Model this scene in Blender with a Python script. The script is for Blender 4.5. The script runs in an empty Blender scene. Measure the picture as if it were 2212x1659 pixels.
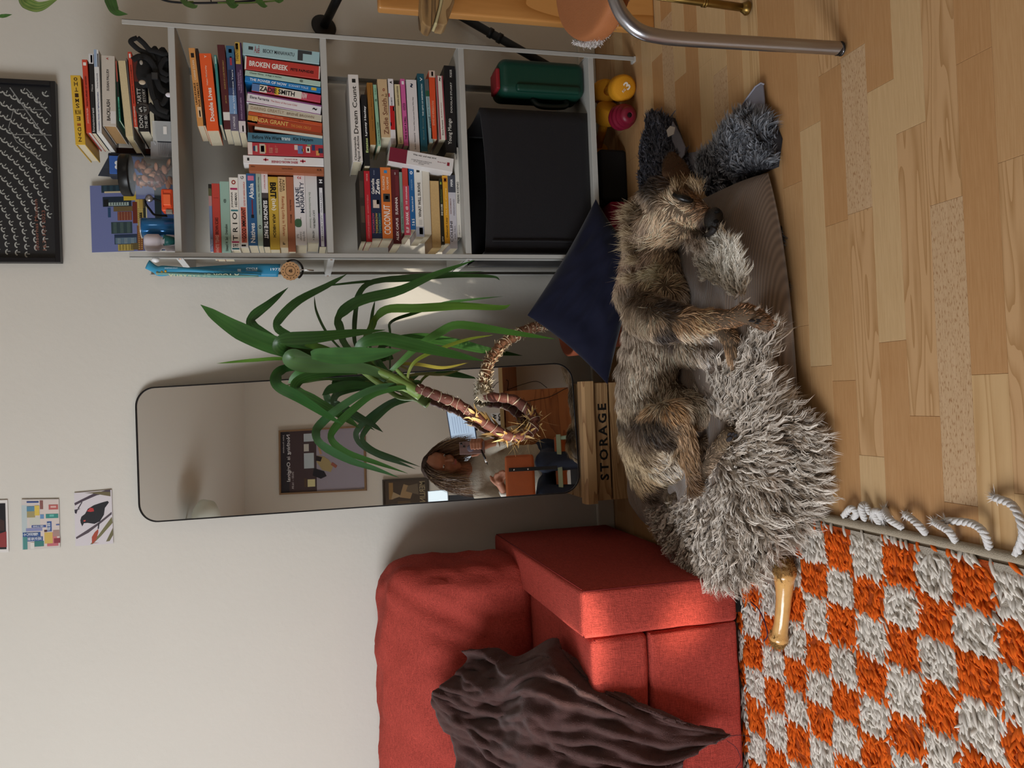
import bpy, bmesh, math, random
import numpy as np
from mathutils import Vector, Matrix, noise as mnoise
random.seed(7); rng = np.random.default_rng(7)
SC = bpy.context.scene; COL = SC.collection
PI = math.pi
# ------------------------------------------------------------------ camera (phone held sideways: world up is picture left)
FPX = 1750.0; CAM = np.array([0, 0, 0.955])
def _rot(p, r, y):
    cp, sp, cy, sy, cr, sr = math.cos(p), math.sin(p), math.cos(y), math.sin(y), math.cos(r), math.sin(r)
    f = np.array([sy*cp, cy*cp, -sp]); rt = np.array([cy, -sy, 0.0]); dn = np.cross(f, rt)
    return np.array([rt*cr + dn*sr, -rt*sr + dn*cr, f])
RM = _rot(math.radians(14.8), math.radians(2.06), math.radians(0.95))
cd = bpy.data.cameras.new('camera'); cam = bpy.data.objects.new('camera', cd); COL.objects.link(cam)
cd.sensor_width = 36; cd.lens = FPX/2212*36; cd.clip_start = 0.004
xr, yr, zr = RM[1], RM[0], -RM[2]
cam.matrix_world = Matrix(((xr[0], yr[0], zr[0], CAM[0]), (xr[1], yr[1], zr[1], CAM[1]), (xr[2], yr[2], zr[2], CAM[2]), (0, 0, 0, 1)))
SC.camera = cam
# ------------------------------------------------------------------ view + light
SC.view_settings.view_transform = 'Standard'; SC.view_settings.look = 'None'
SC.view_settings.gamma = 1; SC.view_settings.use_curve_mapping = False; SC.view_settings.exposure = 0.0
SC.cycles.max_bounces = 6; SC.cycles.diffuse_bounces = 3; SC.cycles.glossy_bounces = 3; SC.cycles.transmission_bounces = 6
SC.cycles.transparent_max_bounces = 6; SC.cycles.caustics_reflective = False; SC.cycles.caustics_refractive = False
SC.cycles.sample_clamp_indirect = 6
w = bpy.data.worlds.new('world'); SC.world = w; w.use_nodes = True
w.node_tree.nodes['Background'].inputs[0].default_value = (0.75, 0.86, 1.0, 1); w.node_tree.nodes['Background'].inputs[1].default_value = 0.5
def area(name, loc, aim, sx, sy, power, col):
    l = bpy.data.lights.new(name, 'AREA'); l.shape = 'RECTANGLE'; l.size = sx; l.size_y = sy; l.energy = power; l.color = col
    o = bpy.data.objects.new(name, l); COL.objects.link(o); o.location = loc
    o.rotation_euler = (Vector(aim)-Vector(loc)).to_track_quat('-Z', 'Y').to_euler(); return o
area('window_daylight', (-2.12, 0.25, 1.6), (0.1, 2.1, 0.6), 1.4, 1.4, 74, (0.90, 0.95, 1.0))
area('fill_light', (1.9, -1.0, 1.9), (0.2, 1.6, 0.6), 0.6, 0.6, 4.5, (1.0, 0.90, 0.76))  # weak warm fill added at the right rear, no lamp stands there
# low sunlight glinting through a gap beside the window
def spot(name, loc, aim, power, ang, blend, col, rad):
    l = bpy.data.lights.new(name, 'SPOT'); l.energy = power; l.spot_size = math.radians(ang); l.spot_blend = blend; l.color = col; l.shadow_soft_size = rad
    o = bpy.data.objects.new(name, l); COL.objects.link(o); o.location = loc
    o.rotation_euler = (Vector(aim)-Vector(loc)).to_track_quat('-Z', 'Y').to_euler(); return o
spot('sun_through_gap', (-2.05, 0.10, 0.34), (0.14, 2.28, 0.505), 420, 7.0, 0.5, (1.0, 0.90, 0.74), 0.025)
spot('sun_glint_on_sofa', (-1.9, -0.3, 1.1), (-0.50, 1.62, 0.16), 420, 3.2, 1.0, (1.0, 0.82, 0.6), 0.03)
# ------------------------------------------------------------------ pixel <-> place
def ray(p):
    return RM.T @ np.array([(1659-p[1]-829.5)/FPX, (p[0]-1106)/FPX, 1.0])
def PZ(p, z):
    d = ray(p); return CAM + d*((z-CAM[2])/d[2])
def PY(p, y):
    d = ray(p); return CAM + d*(y/d[1])
def PROJ(P):
    c = (np.atleast_2d(P)-CAM) @ RM.T
    return np.stack([1106+FPX*c[:, 1]/c[:, 2], 1659-(829.5+FPX*c[:, 0]/c[:, 2])], 1)
# ------------------------------------------------------------------ materials
def lin(c):
    if isinstance(c, str): c = tuple(int(c[i:i+2], 16)/255 for i in (0, 2, 4))
    return tuple((x/12.92 if x <= 0.04045 else ((x+0.055)/1.055)**2.4) for x in c)
_M = {}
def M(col, rough=0.6, metal=0.0, name=None, spec=0.4, bump=0.0, bscale=200, var=0.0, vscale=8, trans=0.0, coat=0.0, emit=0.0, sheen=0.0, alpha=1.0, ior=1.45):
    key = (col, rough, metal, spec, bump, bscale, var, vscale, trans, coat, emit, sheen, alpha)
    if key in _M: return _M[key]
    m = bpy.data.materials.new(name or 'material'); m.use_nodes = True; nt = m.node_tree; b = nt.nodes['Principled BSDF']
    c = lin(col); b.inputs['Base Color'].default_value = (*c, 1); b.inputs['Roughness'].default_value = rough; b.inputs['Metallic'].default_value = metal
    b.inputs['Specular IOR Level'].default_value = spec; b.inputs['Transmission Weight'].default_value = trans; b.inputs['Coat Weight'].default_value = coat
    b.inputs['Alpha'].default_value = alpha; b.inputs['IOR'].default_value = ior
    if sheen: b.inputs['Sheen Weight'].default_value = sheen; b.inputs['Sheen Roughness'].default_value = 0.4
    if emit: b.inputs['Emission Color'].default_value = (*c, 1); b.inputs['Emission Strength'].default_value = emit
    if bump or var: tc = nt.nodes.new('ShaderNodeTexCoord')
    if var:
        n = nt.nodes.new('ShaderNodeTexNoise'); n.inputs['Scale'].default_value = vscale; n.inputs['Detail'].default_value = 5; nt.links.new(tc.outputs['Object'], n.inputs[0])
        mx = nt.nodes.new('ShaderNodeMix'); mx.data_type = 'RGBA'; mx.inputs[6].default_value = (*[x*(1-var) for x in c], 1); mx.inputs[7].default_value = (*[min(1, x*(1+var)) for x in c], 1)
        nt.links.new(n.outputs[0], mx.inputs[0]); nt.links.new(mx.outputs[2], b.inputs['Base Color'])
    if bump:
        n = nt.nodes.new('ShaderNodeTexNoise'); n.inputs['Scale'].default_value = bscale; n.inputs['Detail'].default_value = 4; nt.links.new(tc.outputs['Object'], n.inputs[0])
        bp = nt.nodes.new('ShaderNodeBump'); bp.inputs['Strength'].default_value = bump; bp.inputs['Distance'].default_value = 0.002
        nt.links.new(n.outputs[0], bp.inputs['Height']); nt.links.new(bp.outputs[0], b.inputs['Normal'])
    _M[key] = m; return m
def fur_mat(name='fur', rough=0.55, spec=0.25, mul=1.0):
    m = bpy.data.materials.new(name); m.use_nodes = True; nt = m.node_tree; b = nt.nodes['Principled BSDF']
    a = nt.nodes.new('ShaderNodeAttribute'); a.attribute_name = 'Col'; nt.links.new(a.outputs['Color'], b.inputs['Base Color'])
    b.inputs['Roughness'].default_value = rough; b.inputs['Specular IOR Level'].default_value = spec; return m
def weave(col, name, scale=900, strength=0.5, var=0.25):       # woven cloth: two crossed waves + slubs
    m = bpy.data.materials.new(name); m.use_nodes = True; nt = m.node_tree; b = nt.nodes['Principled BSDF']; c = lin(col)
    tc = nt.nodes.new('ShaderNodeTexCoord'); outs = []
    for ax, sc in ((0, (1, 9, 9)), (1, (9, 1, 9)), (2, (9, 9, 1))):
        mp = nt.nodes.new('ShaderNodeMapping'); mp.inputs['Scale'].default_value = [v*scale/9 for v in sc]; nt.links.new(tc.outputs['Object'], mp.inputs[0])
        n = nt.nodes.new('ShaderNodeTexNoise'); n.inputs['Scale'].default_value = 1.0; n.inputs['Detail'].default_value = 2; nt.links.new(mp.outputs[0], n.inputs[0]); outs.append(n)
    a1 = nt.nodes.new('ShaderNodeMath'); a1.operation = 'ADD'; nt.links.new(outs[0].outputs[0], a1.inputs[0]); nt.links.new(outs[1].outputs[0], a1.inputs[1])
    a2 = nt.nodes.new('ShaderNodeMath'); a2.operation = 'ADD'; nt.links.new(a1.outputs[0], a2.inputs[0]); nt.links.new(outs[2].outputs[0], a2.inputs[1])
    mr = nt.nodes.new('ShaderNodeMapRange'); mr.inputs[1].default_value = 1.1; mr.inputs[2].default_value = 1.9; nt.links.new(a2.outputs[0], mr.inputs[0])
    mx = nt.nodes.new('ShaderNodeMix'); mx.data_type = 'RGBA'; mx.inputs[6].default_value = (*[x*(1-var) for x in c], 1); mx.inputs[7].default_value = (*[min(1, x*(1+var)) for x in c], 1)
    nt.links.new(mr.outputs[0], mx.inputs[0]); nt.links.new(mx.outputs[2], b.inputs['Base Color'])
    bp = nt.nodes.new('ShaderNodeBump'); bp.inputs['Strength'].default_value = strength; bp.inputs['Distance'].default_value = 0.0015
    nt.links.new(mr.outputs[0], bp.inputs['Height']); nt.links.new(bp.outputs[0], b.inputs['Normal']); b.inputs['Roughness'].default_value = 0.85; b.inputs['Specular IOR Level'].default_value = 0.15
    return m
def wood(name, base, dark, scale=(1, 14, 14), rings=0.0, speck=False, rough=0.4, per_object=True, axis_scale=6.0):
    m = bpy.data.materials.new(name); m.use_nodes = True; nt = m.node_tree; b = nt.nodes['Principled BSDF']
    tc = nt.nodes.new('ShaderNodeTexCoord'); mp = nt.nodes.new('ShaderNodeMapping'); mp.inputs['Scale'].default_value = scale
    nt.links.new(tc.outputs['Object'], mp.inputs[0]); src = mp.outputs[0]
    if per_object:
        oi = nt.nodes.new('ShaderNodeObjectInfo'); mu = nt.nodes.new('ShaderNodeMath'); mu.operation = 'MULTIPLY'; mu.inputs[1].default_value = 57
        nt.links.new(oi.outputs['Random'], mu.inputs[0]); ad = nt.nodes.new('ShaderNodeVectorMath'); ad.operation = 'ADD'
        nt.links.new(src, ad.inputs[0]); nt.links.new(mu.outputs[0], ad.inputs[1]); src = ad.outputs[0]
    n = nt.nodes.new('ShaderNodeTexNoise'); n.inputs['Scale'].default_value = axis_scale; n.inputs['Detail'].default_value = 6; n.inputs['Roughness'].default_value = 0.6; n.inputs['Distortion'].default_value = 0.4
    nt.links.new(src, n.inputs[0]); fac = n.outputs[0]
    if rings:
        n2 = nt.nodes.new('ShaderNodeTexNoise'); n2.inputs['Scale'].default_value = axis_scale*0.22; n2.inputs['Detail'].default_value = 1; nt.links.new(src, n2.inputs[0])
        k = nt.nodes.new('ShaderNodeMath'); k.operation = 'MULTIPLY'; k.inputs[1].default_value = rings*9; nt.links.new(n2.outputs[0], k.inputs[0])
        fr = nt.nodes.new('ShaderNodeMath'); fr.operation = 'FRACT'; nt.links.new(k.outputs[0], fr.inputs[0])
        pw = nt.nodes.new('ShaderNodeMath'); pw.operation = 'POWER'; pw.inputs[1].default_value = 2.2; nt.links.new(fr.outputs[0], pw.inputs[0])
        av = nt.nodes.new('ShaderNodeMix'); av.data_type = 'FLOAT'; av.inputs[0].default_value = 0.55; nt.links.new(fac, av.inputs[2]); nt.links.new(pw.outputs[0], av.inputs[3]); fac = av.outputs[0]
    cr = nt.nodes.new('ShaderNodeValToRGB'); cr.color_ramp.elements[0].position = 0.3; cr.color_ramp.elements[1].position = 0.72
    cr.color_ramp.elements[0].color = (*lin(base), 1); cr.color_ramp.elements[1].color = (*lin(dark), 1); nt.links.new(fac, cr.inputs[0]); col = cr.outputs[0]
    if speck:
        m2 = nt.nodes.new('ShaderNodeMapping'); m2.inputs['Scale'].default_value = (90, 420, 420); nt.links.new(tc.outputs['Object'], m2.inputs[0])
        n3 = nt.nodes.new('ShaderNodeTexNoise'); n3.inputs['Scale'].default_value = 1.3; n3.inputs['Detail'].default_value = 2; nt.links.new(m2.outputs[0], n3.inputs[0])
        r3 = nt.nodes.new('ShaderNodeMapRange'); r3.inputs[1].default_value = 0.56; r3.inputs[2].default_value = 0.66; nt.links.new(n3.outputs[0], r3.inputs[0])
        mx = nt.nodes.new('ShaderNodeMix'); mx.data_type = 'RGBA'; mx.inputs[7].default_value = (*lin('9A7048'), 1); nt.links.new(r3.outputs[0], mx.inputs[0]); nt.links.new(col, mx.inputs[6]); col = mx.outputs[2]
    nt.links.new(col, b.inputs['Base Color']); b.inputs['Roughness'].default_value = rough; b.inputs['Specular IOR Level'].default_value = 0.35
    bp = nt.nodes.new('ShaderNodeBump'); bp.inputs['Strength'].default_value = 0.08; bp.inputs['Distance'].default_value = 0.001; nt.links.new(n.outputs[0], bp.inputs['Height']); nt.links.new(bp.outputs[0], b.inputs['Normal'])
    return m
# ------------------------------------------------------------------ objects
def tag(o, label=None, cat=None, group=None, kind=None):
    if label: o['label'] = label
    if cat: o['category'] = cat
    if group: o['group'] = group
    if kind: o['kind'] = kind
    return o
def thing(name, label, cat, loc, group=None):
    o = bpy.data.objects.new(name, None); COL.objects.link(o); o.location = [float(v) for v in loc]; o.empty_display_size = 0.02
    return tag(o, label, cat, group)
def attach(o, parent):
    if parent is None: return o
    o.parent = parent
    inv = Matrix.Translation(-parent.location) if parent.type == 'EMPTY' else Matrix.Identity(4)   # parents are never rotated
    o.matrix_parent_inverse = inv
    return o
def mesh(name, V, F, mat=None, parent=None, smooth=False, cols=None, mats=None, fm=None):
    me = bpy.data.meshes.new(name); V = [tuple(float(x) for x in v) for v in V]; me.from_pydata(V, [], [tuple(int(i) for i in f) for f in F])
    for m in (mats or ([mat] if mat else [])): me.materials.append(m)
    if fm is not None: me.polygons.foreach_set('material_index', fm)
    if smooth: me.polygons.foreach_set('use_smooth', [True]*len(me.polygons))
    if cols is not None:
        a = me.color_attributes.new('Col', 'FLOAT_COLOR', 'POINT'); c = np.ones((len(V), 4), np.float32); c[:, :3] = cols; a.data.foreach_set('color', c.ravel())
    me.update(); o = bpy.data.objects.new(name, me); COL.objects.link(o); return attach(o, parent)
def bm_obj(name, bm, mat, parent=None, smooth=False, bevel=0, segs=2):
    if bevel:
        bmesh.ops.bevel(bm, geom=[e for e in bm.edges if e.is_manifold and e.calc_face_angle(0) > 0.5], offset=bevel, segments=segs, affect='EDGES', profile=0.5, clamp_overlap=True)
    me = bpy.data.meshes.new(name); bm.to_mesh(me); bm.free()
    for m in (mat if isinstance(mat, (list, tuple)) else [mat]): me.materials.append(m)
    if smooth: me.polygons.foreach_set('use_smooth', [True]*len(me.polygons))
    o = bpy.data.objects.new(name, me); COL.objects.link(o); return attach(o, parent)
def add_box(bm, a, b, R=None, o=None):
    a = np.array(a, float); b = np.array(b, float); vs = []
    for k in range(8):
        p = np.array([(a, b)[(k >> 0) & 1][0], (a, b)[(k >> 1) & 1][1], (a, b)[(k >> 2) & 1][2]])
        if R is not None: p = (np.array(R) @ p)
        if o is not None: p = p + np.array(o)
        vs.append(bm.verts.new(p))
    for f in ((0, 2, 3, 1), (4, 5, 7, 6), (0, 1, 5, 4), (2, 6, 7, 3), (0, 4, 6, 2), (1, 3, 7, 5)): bm.faces.new([vs[i] for i in f])
def box(name, a, b, mat, parent=None, bevel=0.0, R=None, o=None, smooth=False, segs=2):
    bm = bmesh.new(); add_box(bm, a, b, R, o); bmesh.ops.recalc_face_normals(bm, faces=bm.faces); return bm_obj(name, bm, mat, parent, smooth, bevel, segs)
def tube_geo(pts, rad, n=10, cap=True, flat=1.0, up=None):
    pts = np.array(pts, float); N = len(pts); rad = np.broadcast_to(np.array(rad, float), (N,)); T = np.gradient(pts, axis=0); T /= np.linalg.norm(T, axis=1)[:, None]+1e-12
    u = np.array(up if up is not None else ((0, 0, 1) if abs(T[0][2]) < 0.9 else (1, 0, 0)), float); V = []; F = []
    for i in range(N):
        s = np.cross(T[i], u); s /= np.linalg.norm(s)+1e-12; u2 = np.cross(s, T[i]); 
        if up is None: u = u2
        for k in range(n):
            a = 2*PI*k/n; V.append(pts[i]+rad[i]*(math.cos(a)*s+flat*math.sin(a)*u2))
    for i in range(N-1):
        for k in range(n): F.append((i*n+k, i*n+(k+1) % n, (i+1)*n+(k+1) % n, (i+1)*n+k))
    if cap: F.append(tuple(range(n-1, -1, -1))); F.append(tuple((N-1)*n+k for k in range(n)))
    return V, F
def tube(name, pts, rad, mat, parent=None, n=10, flat=1.0, up=None, smooth=True):
    V, F = tube_geo(pts, rad, n, True, flat, up); return mesh(name, V, F, mat, parent, smooth)
def smooth_path(pts, n=40):
    pts = np.array(pts, float); P = np.vstack([2*pts[0]-pts[1], pts, 2*pts[-1]-pts[-2]]); out = []; S = len(pts)-1
    for t in np.linspace(0, S-1e-6, n):
        i = int(t); f = t-i; a, b, c, d = P[i], P[i+1], P[i+2], P[i+3]
        out.append(0.5*((2*b)+(-a+c)*f+(2*a-5*b+4*c-d)*f*f+(-a+3*b-3*c+d)*f**3))
    return np.array(out)
def lathe_geo(prof, n=24, c=(0, 0, 0), axis=(0, 0, 1)):
    ax = Vector(axis).normalized(); q = Vector((0, 0, 1)).rotation_difference(ax).to_matrix(); V = []; F = []
    for (r, h) in prof:
        for k in range(n):
            a = 2*PI*k/n; V.append(np.array(c)+np.array(q @ Vector((r*math.cos(a), r*math.sin(a), h))))
    for i in range(len(prof)-1):
        for k in range(n): F.append((i*n+k, i*n+(k+1) % n, (i+1)*n+(k+1) % n, (i+1)*n+k))
    F.append(tuple(range(n-1, -1, -1))); F.append(tuple((len(prof)-1)*n+k for k in range(n)))
    return V, F
def lathe(name, prof, mat, parent=None, n=24, c=(0, 0, 0), axis=(0, 0, 1), smooth=True):
    V, F = lathe_geo(prof, n, c, axis); return mesh(name, V, F, mat, parent, smooth)
def slab(name, poly, nrm, th, mat, parent=None, bevel=0):        # flat outline (3-D points) given thickness along nrm
    poly = [np.array(p, float) for p in poly]; nrm = np.array(nrm, float)*th; n = len(poly)
    bm = bmesh.new(); a = [bm.verts.new(p) for p in poly]; b = [bm.verts.new(p+nrm) for p in poly]
    bm.faces.new(a); bm.faces.new(b[::-1])
    for i in range(n): bm.faces.new((a[i], b[i], b[(i+1) % n], a[(i+1) % n]))
    bmesh.ops.recalc_face_normals(bm, faces=bm.faces); return bm_obj(name, bm, mat, parent, False, bevel)
def print_geo(polys):                                            # flat print: list of outlines -> verts, faces
    V = []; F = []
    for p in polys: F.append(tuple(range(len(V), len(V)+len(p)))); V += list(p)
    return V, F
_TXT = {}
def text_geo(s, bold=0.0, spacing=1.0):
    key = (s, bold, spacing)
    if key not in _TXT:
        c = bpy.data.curves.new('t', 'FONT'); c.body = s; c.resolution_u = 2; c.offset = bold; c.space_character = spacing; c.space_line = 0.95; c.align_x = 'CENTER' if '\n' in s else 'LEFT'
        o = bpy.data.objects.new('t', c); COL.objects.link(o); me = bpy.data.meshes.new_from_object(o)
        V = np.array([v.co[:2] for v in me.vertices]).reshape(-1, 2); F = [tuple(p.vertices) for p in me.polygons]
        bpy.data.objects.remove(o); bpy.data.curves.remove(c); bpy.data.meshes.remove(me)
        if len(V): V = (V-V.min(0))/np.maximum(V.max(0)-V.min(0), 1e-6)
        _TXT[key] = (V, F)
    return _TXT[key]
def text(name, s, O, right, up, w, h, col, parent, bold=0.012, lift=0.0004, rough=0.6, spacing=1.0):
    V, F = text_geo(s, bold, spacing)
    if not len(V): return None
    right = np.array(right, float); up = np.array(up, float); nr = np.cross(right, up); nr /= np.linalg.norm(nr)
    P = np.array(O)+V[:, :1]*w*right+V[:, 1:]*h*up+nr*lift
    return mesh(name, P, F, M(col, rough, name='ink'), parent)
# ------------------------------------------------------------------ hair and wool as real ribbons
def strands(name, root, direc, length, width, mat, parent, c0, c1, segs=3, bend=None, curl=0.0, curln=2.0, side=None, kind='stuff', tip=0.15, r=rng, clump=1, flat=.5):
    if clump > 1:      # each lock is several hairs that share one wave
        k_ = lambda a: np.repeat(a, clump, 0) if np.ndim(a) and len(a) == len(root) else a
        n0 = len(root); bend = k_(bend) if bend is not None else None; length, width, c0, c1, direc = k_(length), k_(width), k_(c0), k_(c1), k_(np.asarray(direc, float)); root = np.repeat(np.asarray(root, float), clump, 0)+rng.normal(size=(n0*clump, 3))*.0016
        length = length*rng.uniform(.8, 1.05, n0*clump); sdc = np.repeat(r.normal(size=(n0, 3)), clump, 0)
    N = len(root); root = np.asarray(root, float); d = np.asarray(direc, float); d = d/(np.linalg.norm(d, axis=1)[:, None]+1e-9)
    bend = np.zeros((N, 3)) if bend is None else bend
    sd = (sdc.copy() if clump > 1 else r.normal(size=(N, 3))) if side is None else side+flat*r.normal(size=(N, 3))
    sd -= (sd*d).sum(1)[:, None]*d; sd /= np.linalg.norm(sd, axis=1)[:, None]+1e-9; s2 = np.cross(d, sd)
    ph = np.repeat(r.uniform(0, 2*PI, N//clump), clump); cn = curln*np.repeat(r.uniform(0.6, 1.4, N//clump), clump); L = np.broadcast_to(length, (N,)); W = np.broadcast_to(width, (N,))
    V = np.zeros((N, (segs)*2+1, 3)); C = np.zeros((N, segs*2+1, 3)); c0 = np.broadcast_to(c0, (N, 3)); c1 = np.broadcast_to(c1, (N, 3))
    for i in range(segs+1):
        t = i/segs
        ctr = root+d*(L*t)[:, None]+bend*((t*t)*L)[:, None]
        if np.any(curl): 
            a = ph+cn*2*PI*t; k = (curl*t)*np.ones(N); ctr = ctr+sd*(np.cos(a)*k)[:, None]+s2*(np.sin(a)*k)[:, None]
        col = c0*(1-t)+c1*t
        if i < segs:
            wv = W*(1-(1-tip)*t**1.5)*(0.75 if i == 0 else 1)
            V[:, 2*i] = ctr-sd*wv[:, None]/2; V[:, 2*i+1] = ctr+sd*wv[:, None]/2; C[:, 2*i] = col; C[:, 2*i+1] = col
        else: V[:, 2*i] = ctr; C[:, 2*i] = col
    nv = segs*2+1; tris = []
    for i in range(segs-1): tris += [(2*i, 2*i+1, 2*i+3), (2*i, 2*i+3, 2*i+2)]
    tris.append((2*segs-2, 2*segs-1, 2*segs)); T = np.array(tris); Fa = (np.arange(N)[:, None, None]*nv+T[None]).reshape(-1, 3)
    me = bpy.data.meshes.new(name); me.vertices.add(N*nv); me.vertices.foreach_set('co', V.reshape(-1).astype(np.float32))
    me.loops.add(len(Fa)*3); me.loops.foreach_set('vertex_index', Fa.ravel().astype(np.int32)); me.polygons.add(len(Fa))
    me.polygons.foreach_set('loop_start', (np.arange(len(Fa))*3).astype(np.int32)); me.polygons.foreach_set('loop_total', np.full(len(Fa), 3, np.int32))
    me.polygons.foreach_set('use_smooth', np.ones(len(Fa), bool))
    a = me.color_attributes.new('Col', 'FLOAT_COLOR', 'POINT'); cc = np.ones((N*nv, 4), np.float32); cc[:, :3] = C.reshape(-1, 3); a.data.foreach_set('color', cc.ravel())
    me.materials.append(mat); me.update(calc_edges=True); me.validate(); o = bpy.data.objects.new(name, me); COL.objects.link(o)
    if kind: o['kind'] = kind
    return attach(o, parent)
def spindles(name, root, direc, length, rad, mat, parent, c0, c1, bend=None, kind='stuff', flat=.7):   # plump yarn ends
    N = len(root); d = direc/np.linalg.norm(direc, axis=1)[:, None]; u = np.cross(d, np.array([[0, 0, 1.]])+rng.normal(size=(N, 3))*.1); u /= np.linalg.norm(u, axis=1)[:, None]; w_ = np.cross(u, d)
    L = length[:, None]; R = rad[:, None]; bend = np.zeros((N, 3)) if bend is None else bend; V = []; C = []; S = ((0, .5), (.35, 1), (.75, .85), (1.0, .12))
    for t, k in S:
        c = root+d*L*t+bend*L*t*t
        for q in range(4): a = PI/2*q+.4; V.append(c+(u*math.cos(a)+w_*(math.sin(a)*flat))*R*k); C.append(c0*(1-t)+c1*t)
    V = np.stack(V, 1); C = np.stack(C, 1); T = []
    for l in range(3):
        for q in range(4): a, b = l*4+q, l*4+(q+1) % 4; T += [(a, b, b+4), (a, b+4, a+4)]
    T += [(12, 13, 14), (12, 14, 15)]; T = np.array(T); Fa = (np.arange(N)[:, None, None]*16+T[None]).reshape(-1, 3)
    me = bpy.data.meshes.new(name); me.vertices.add(N*16); me.vertices.foreach_set('co', V.reshape(-1).astype(np.float32)); me.loops.add(len(Fa)*3); me.loops.foreach_set('vertex_index', Fa.ravel().astype(np.int32)); me.polygons.add(len(Fa))
    me.polygons.foreach_set('loop_start', (np.arange(len(Fa))*3).astype(np.int32)); me.polygons.foreach_set('loop_total', np.full(len(Fa), 3, np.int32)); me.polygons.foreach_set('use_smooth', np.ones(len(Fa), bool))
    a = me.color_attributes.new('Col', 'FLOAT_COLOR', 'POINT'); cc = np.ones((N*16, 4), np.float32); cc[:, :3] = C.reshape(-1, 3); a.data.foreach_set('color', cc.ravel())
    me.materials.append(mat); me.update(calc_edges=True); o = bpy.data.objects.new(name, me); COL.objects.link(o)
    if kind: o['kind'] = kind
    return attach(o, parent)
def in_poly(px, poly):
    x, y = px[:, 0], px[:, 1]; c = np.zeros(len(px), bool); n = len(poly)
    for i in range(n):
        x0, y0 = poly[i]; x1, y1 = poly[(i+1) % n]
        if y0 == y1: continue
        k = ((y0 > y) != (y1 > y)) & (x < (x1-x0)*(y-y0)/(y1-y0)+x0); c ^= k
    return c
def sample_poly(poly, n):
    p = np.array(poly, float); lo, hi = p.min(0), p.max(0); out = np.zeros((0, 2))
    while len(out) < n:
        q = rng.uniform(lo, hi, (n*3, 2)); out = np.vstack([out, q[in_poly(q, poly)]])
    return out[:n]
def blob_mesh(name, caps, mat, parent, voxel=0.006, smooth=6, extra=None):   # one continuous body from tapered limbs
    bm = bmesh.new()
    for c in caps:
        p0, r0, p1, r1 = np.array(c[0], float), c[1], np.array(c[2], float), c[3]; sq = c[4] if len(c) > 4 else (1, 1, 1)
        L = np.linalg.norm(p1-p0); n = max(1, int(L/(min(r0, r1)*0.35))); 
        for i in range(n+1):
            t = i/n; r = r0*(1-t)+r1*t; p = p0*(1-t)+p1*t
            mt = Matrix.Translation(p) @ Matrix.Diagonal((r*sq[0], r*sq[1], r*sq[2], 1)); bmesh.ops.create_icosphere(bm, subdivisions=2, radius=1, matrix=mt)
            if L < 1e-6: break
    me = bpy.data.meshes.new(name); bm.to_mesh(me); bm.free(); o = bpy.data.objects.new(name, me); COL.objects.link(o)
    md = o.modifiers.new('r', 'REMESH'); md.mode = 'VOXEL'; md.voxel_size = voxel; ms = o.modifiers.new('s', 'SMOOTH'); ms.factor = 0.5; ms.iterations = smooth
    dg = bpy.context.evaluated_depsgraph_get(); me2 = bpy.data.meshes.new_from_object(o.evaluated_get(dg)); bpy.data.objects.remove(o)
    me2.name = name; me2.materials.clear(); me2.materials.append(mat); me2.polygons.foreach_set('use_smooth', [True]*len(me2.polygons))
    o = bpy.data.objects.new(name, me2); COL.objects.link(o); return attach(o, parent)
def surf_samples(me, n):
    nv = len(me.vertices); V = np.zeros(nv*3); me.vertices.foreach_get('co', V); V = V.reshape(-1, 3)
    me.calc_loop_triangles(); T = np.zeros(len(me.loop_triangles)*3, int); me.loop_triangles.foreach_get('vertices', T); T = T.reshape(-1, 3)
    a, b, c = V[T[:, 0]], V[T[:, 1]], V[T[:, 2]]; nr = np.cross(b-a, c-a); ar = np.linalg.norm(nr, axis=1); k = rng.choice(len(T), n, p=ar/ar.sum())
    u, v = rng.random(n), rng.random(n); f = u+v > 1; u[f], v[f] = 1-u[f], 1-v[f]
    return a[k]+(b-a)[k]*u[:, None]+(c-a)[k]*v[:, None], nr[k]/(ar[k][:, None]+1e-12)
def grid_mesh(name, P, mat, parent=None, smooth=True, th=0.0, cols=None):      # P: (n,m,3) array; th adds a back side
    n, m = P.shape[:2]; V = list(P.reshape(-1, 3)); F = [(i*m+j, i*m+j+1, (i+1)*m+j+1, (i+1)*m+j) for i in range(n-1) for j in range(m-1)]
    if th:
        du = np.gradient(P, axis=0); dv = np.gradient(P, axis=1); N = np.cross(du, dv); N /= np.linalg.norm(N, axis=2)[..., None]+1e-9
        Q = (P-N*th).reshape(-1, 3); k = n*m; V += list(Q); F += [(k+a, k+d, k+c, k+b) for (a, b, c, d) in F[:]]
        rim = [i for i in range(m)]+[i*m+m-1 for i in range(1, n)]+[(n-1)*m+j for j in range(m-2, -1, -1)]+[i*m for i in range(n-2, 0, -1)]
        for a, b in zip(rim, rim[1:]+rim[:1]): F.append((b, a, k+a, k+b))
    return mesh(name, V, F, mat, parent, smooth)
def bez_grid(C, n, m):                                           # smooth surface through a coarse (a,b,3) grid of points
    C = np.array(C, float); R = np.array([smooth_path(row, m) for row in C]); return np.stack([smooth_path(R[:, j], n) for j in range(m)], 1)
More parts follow.
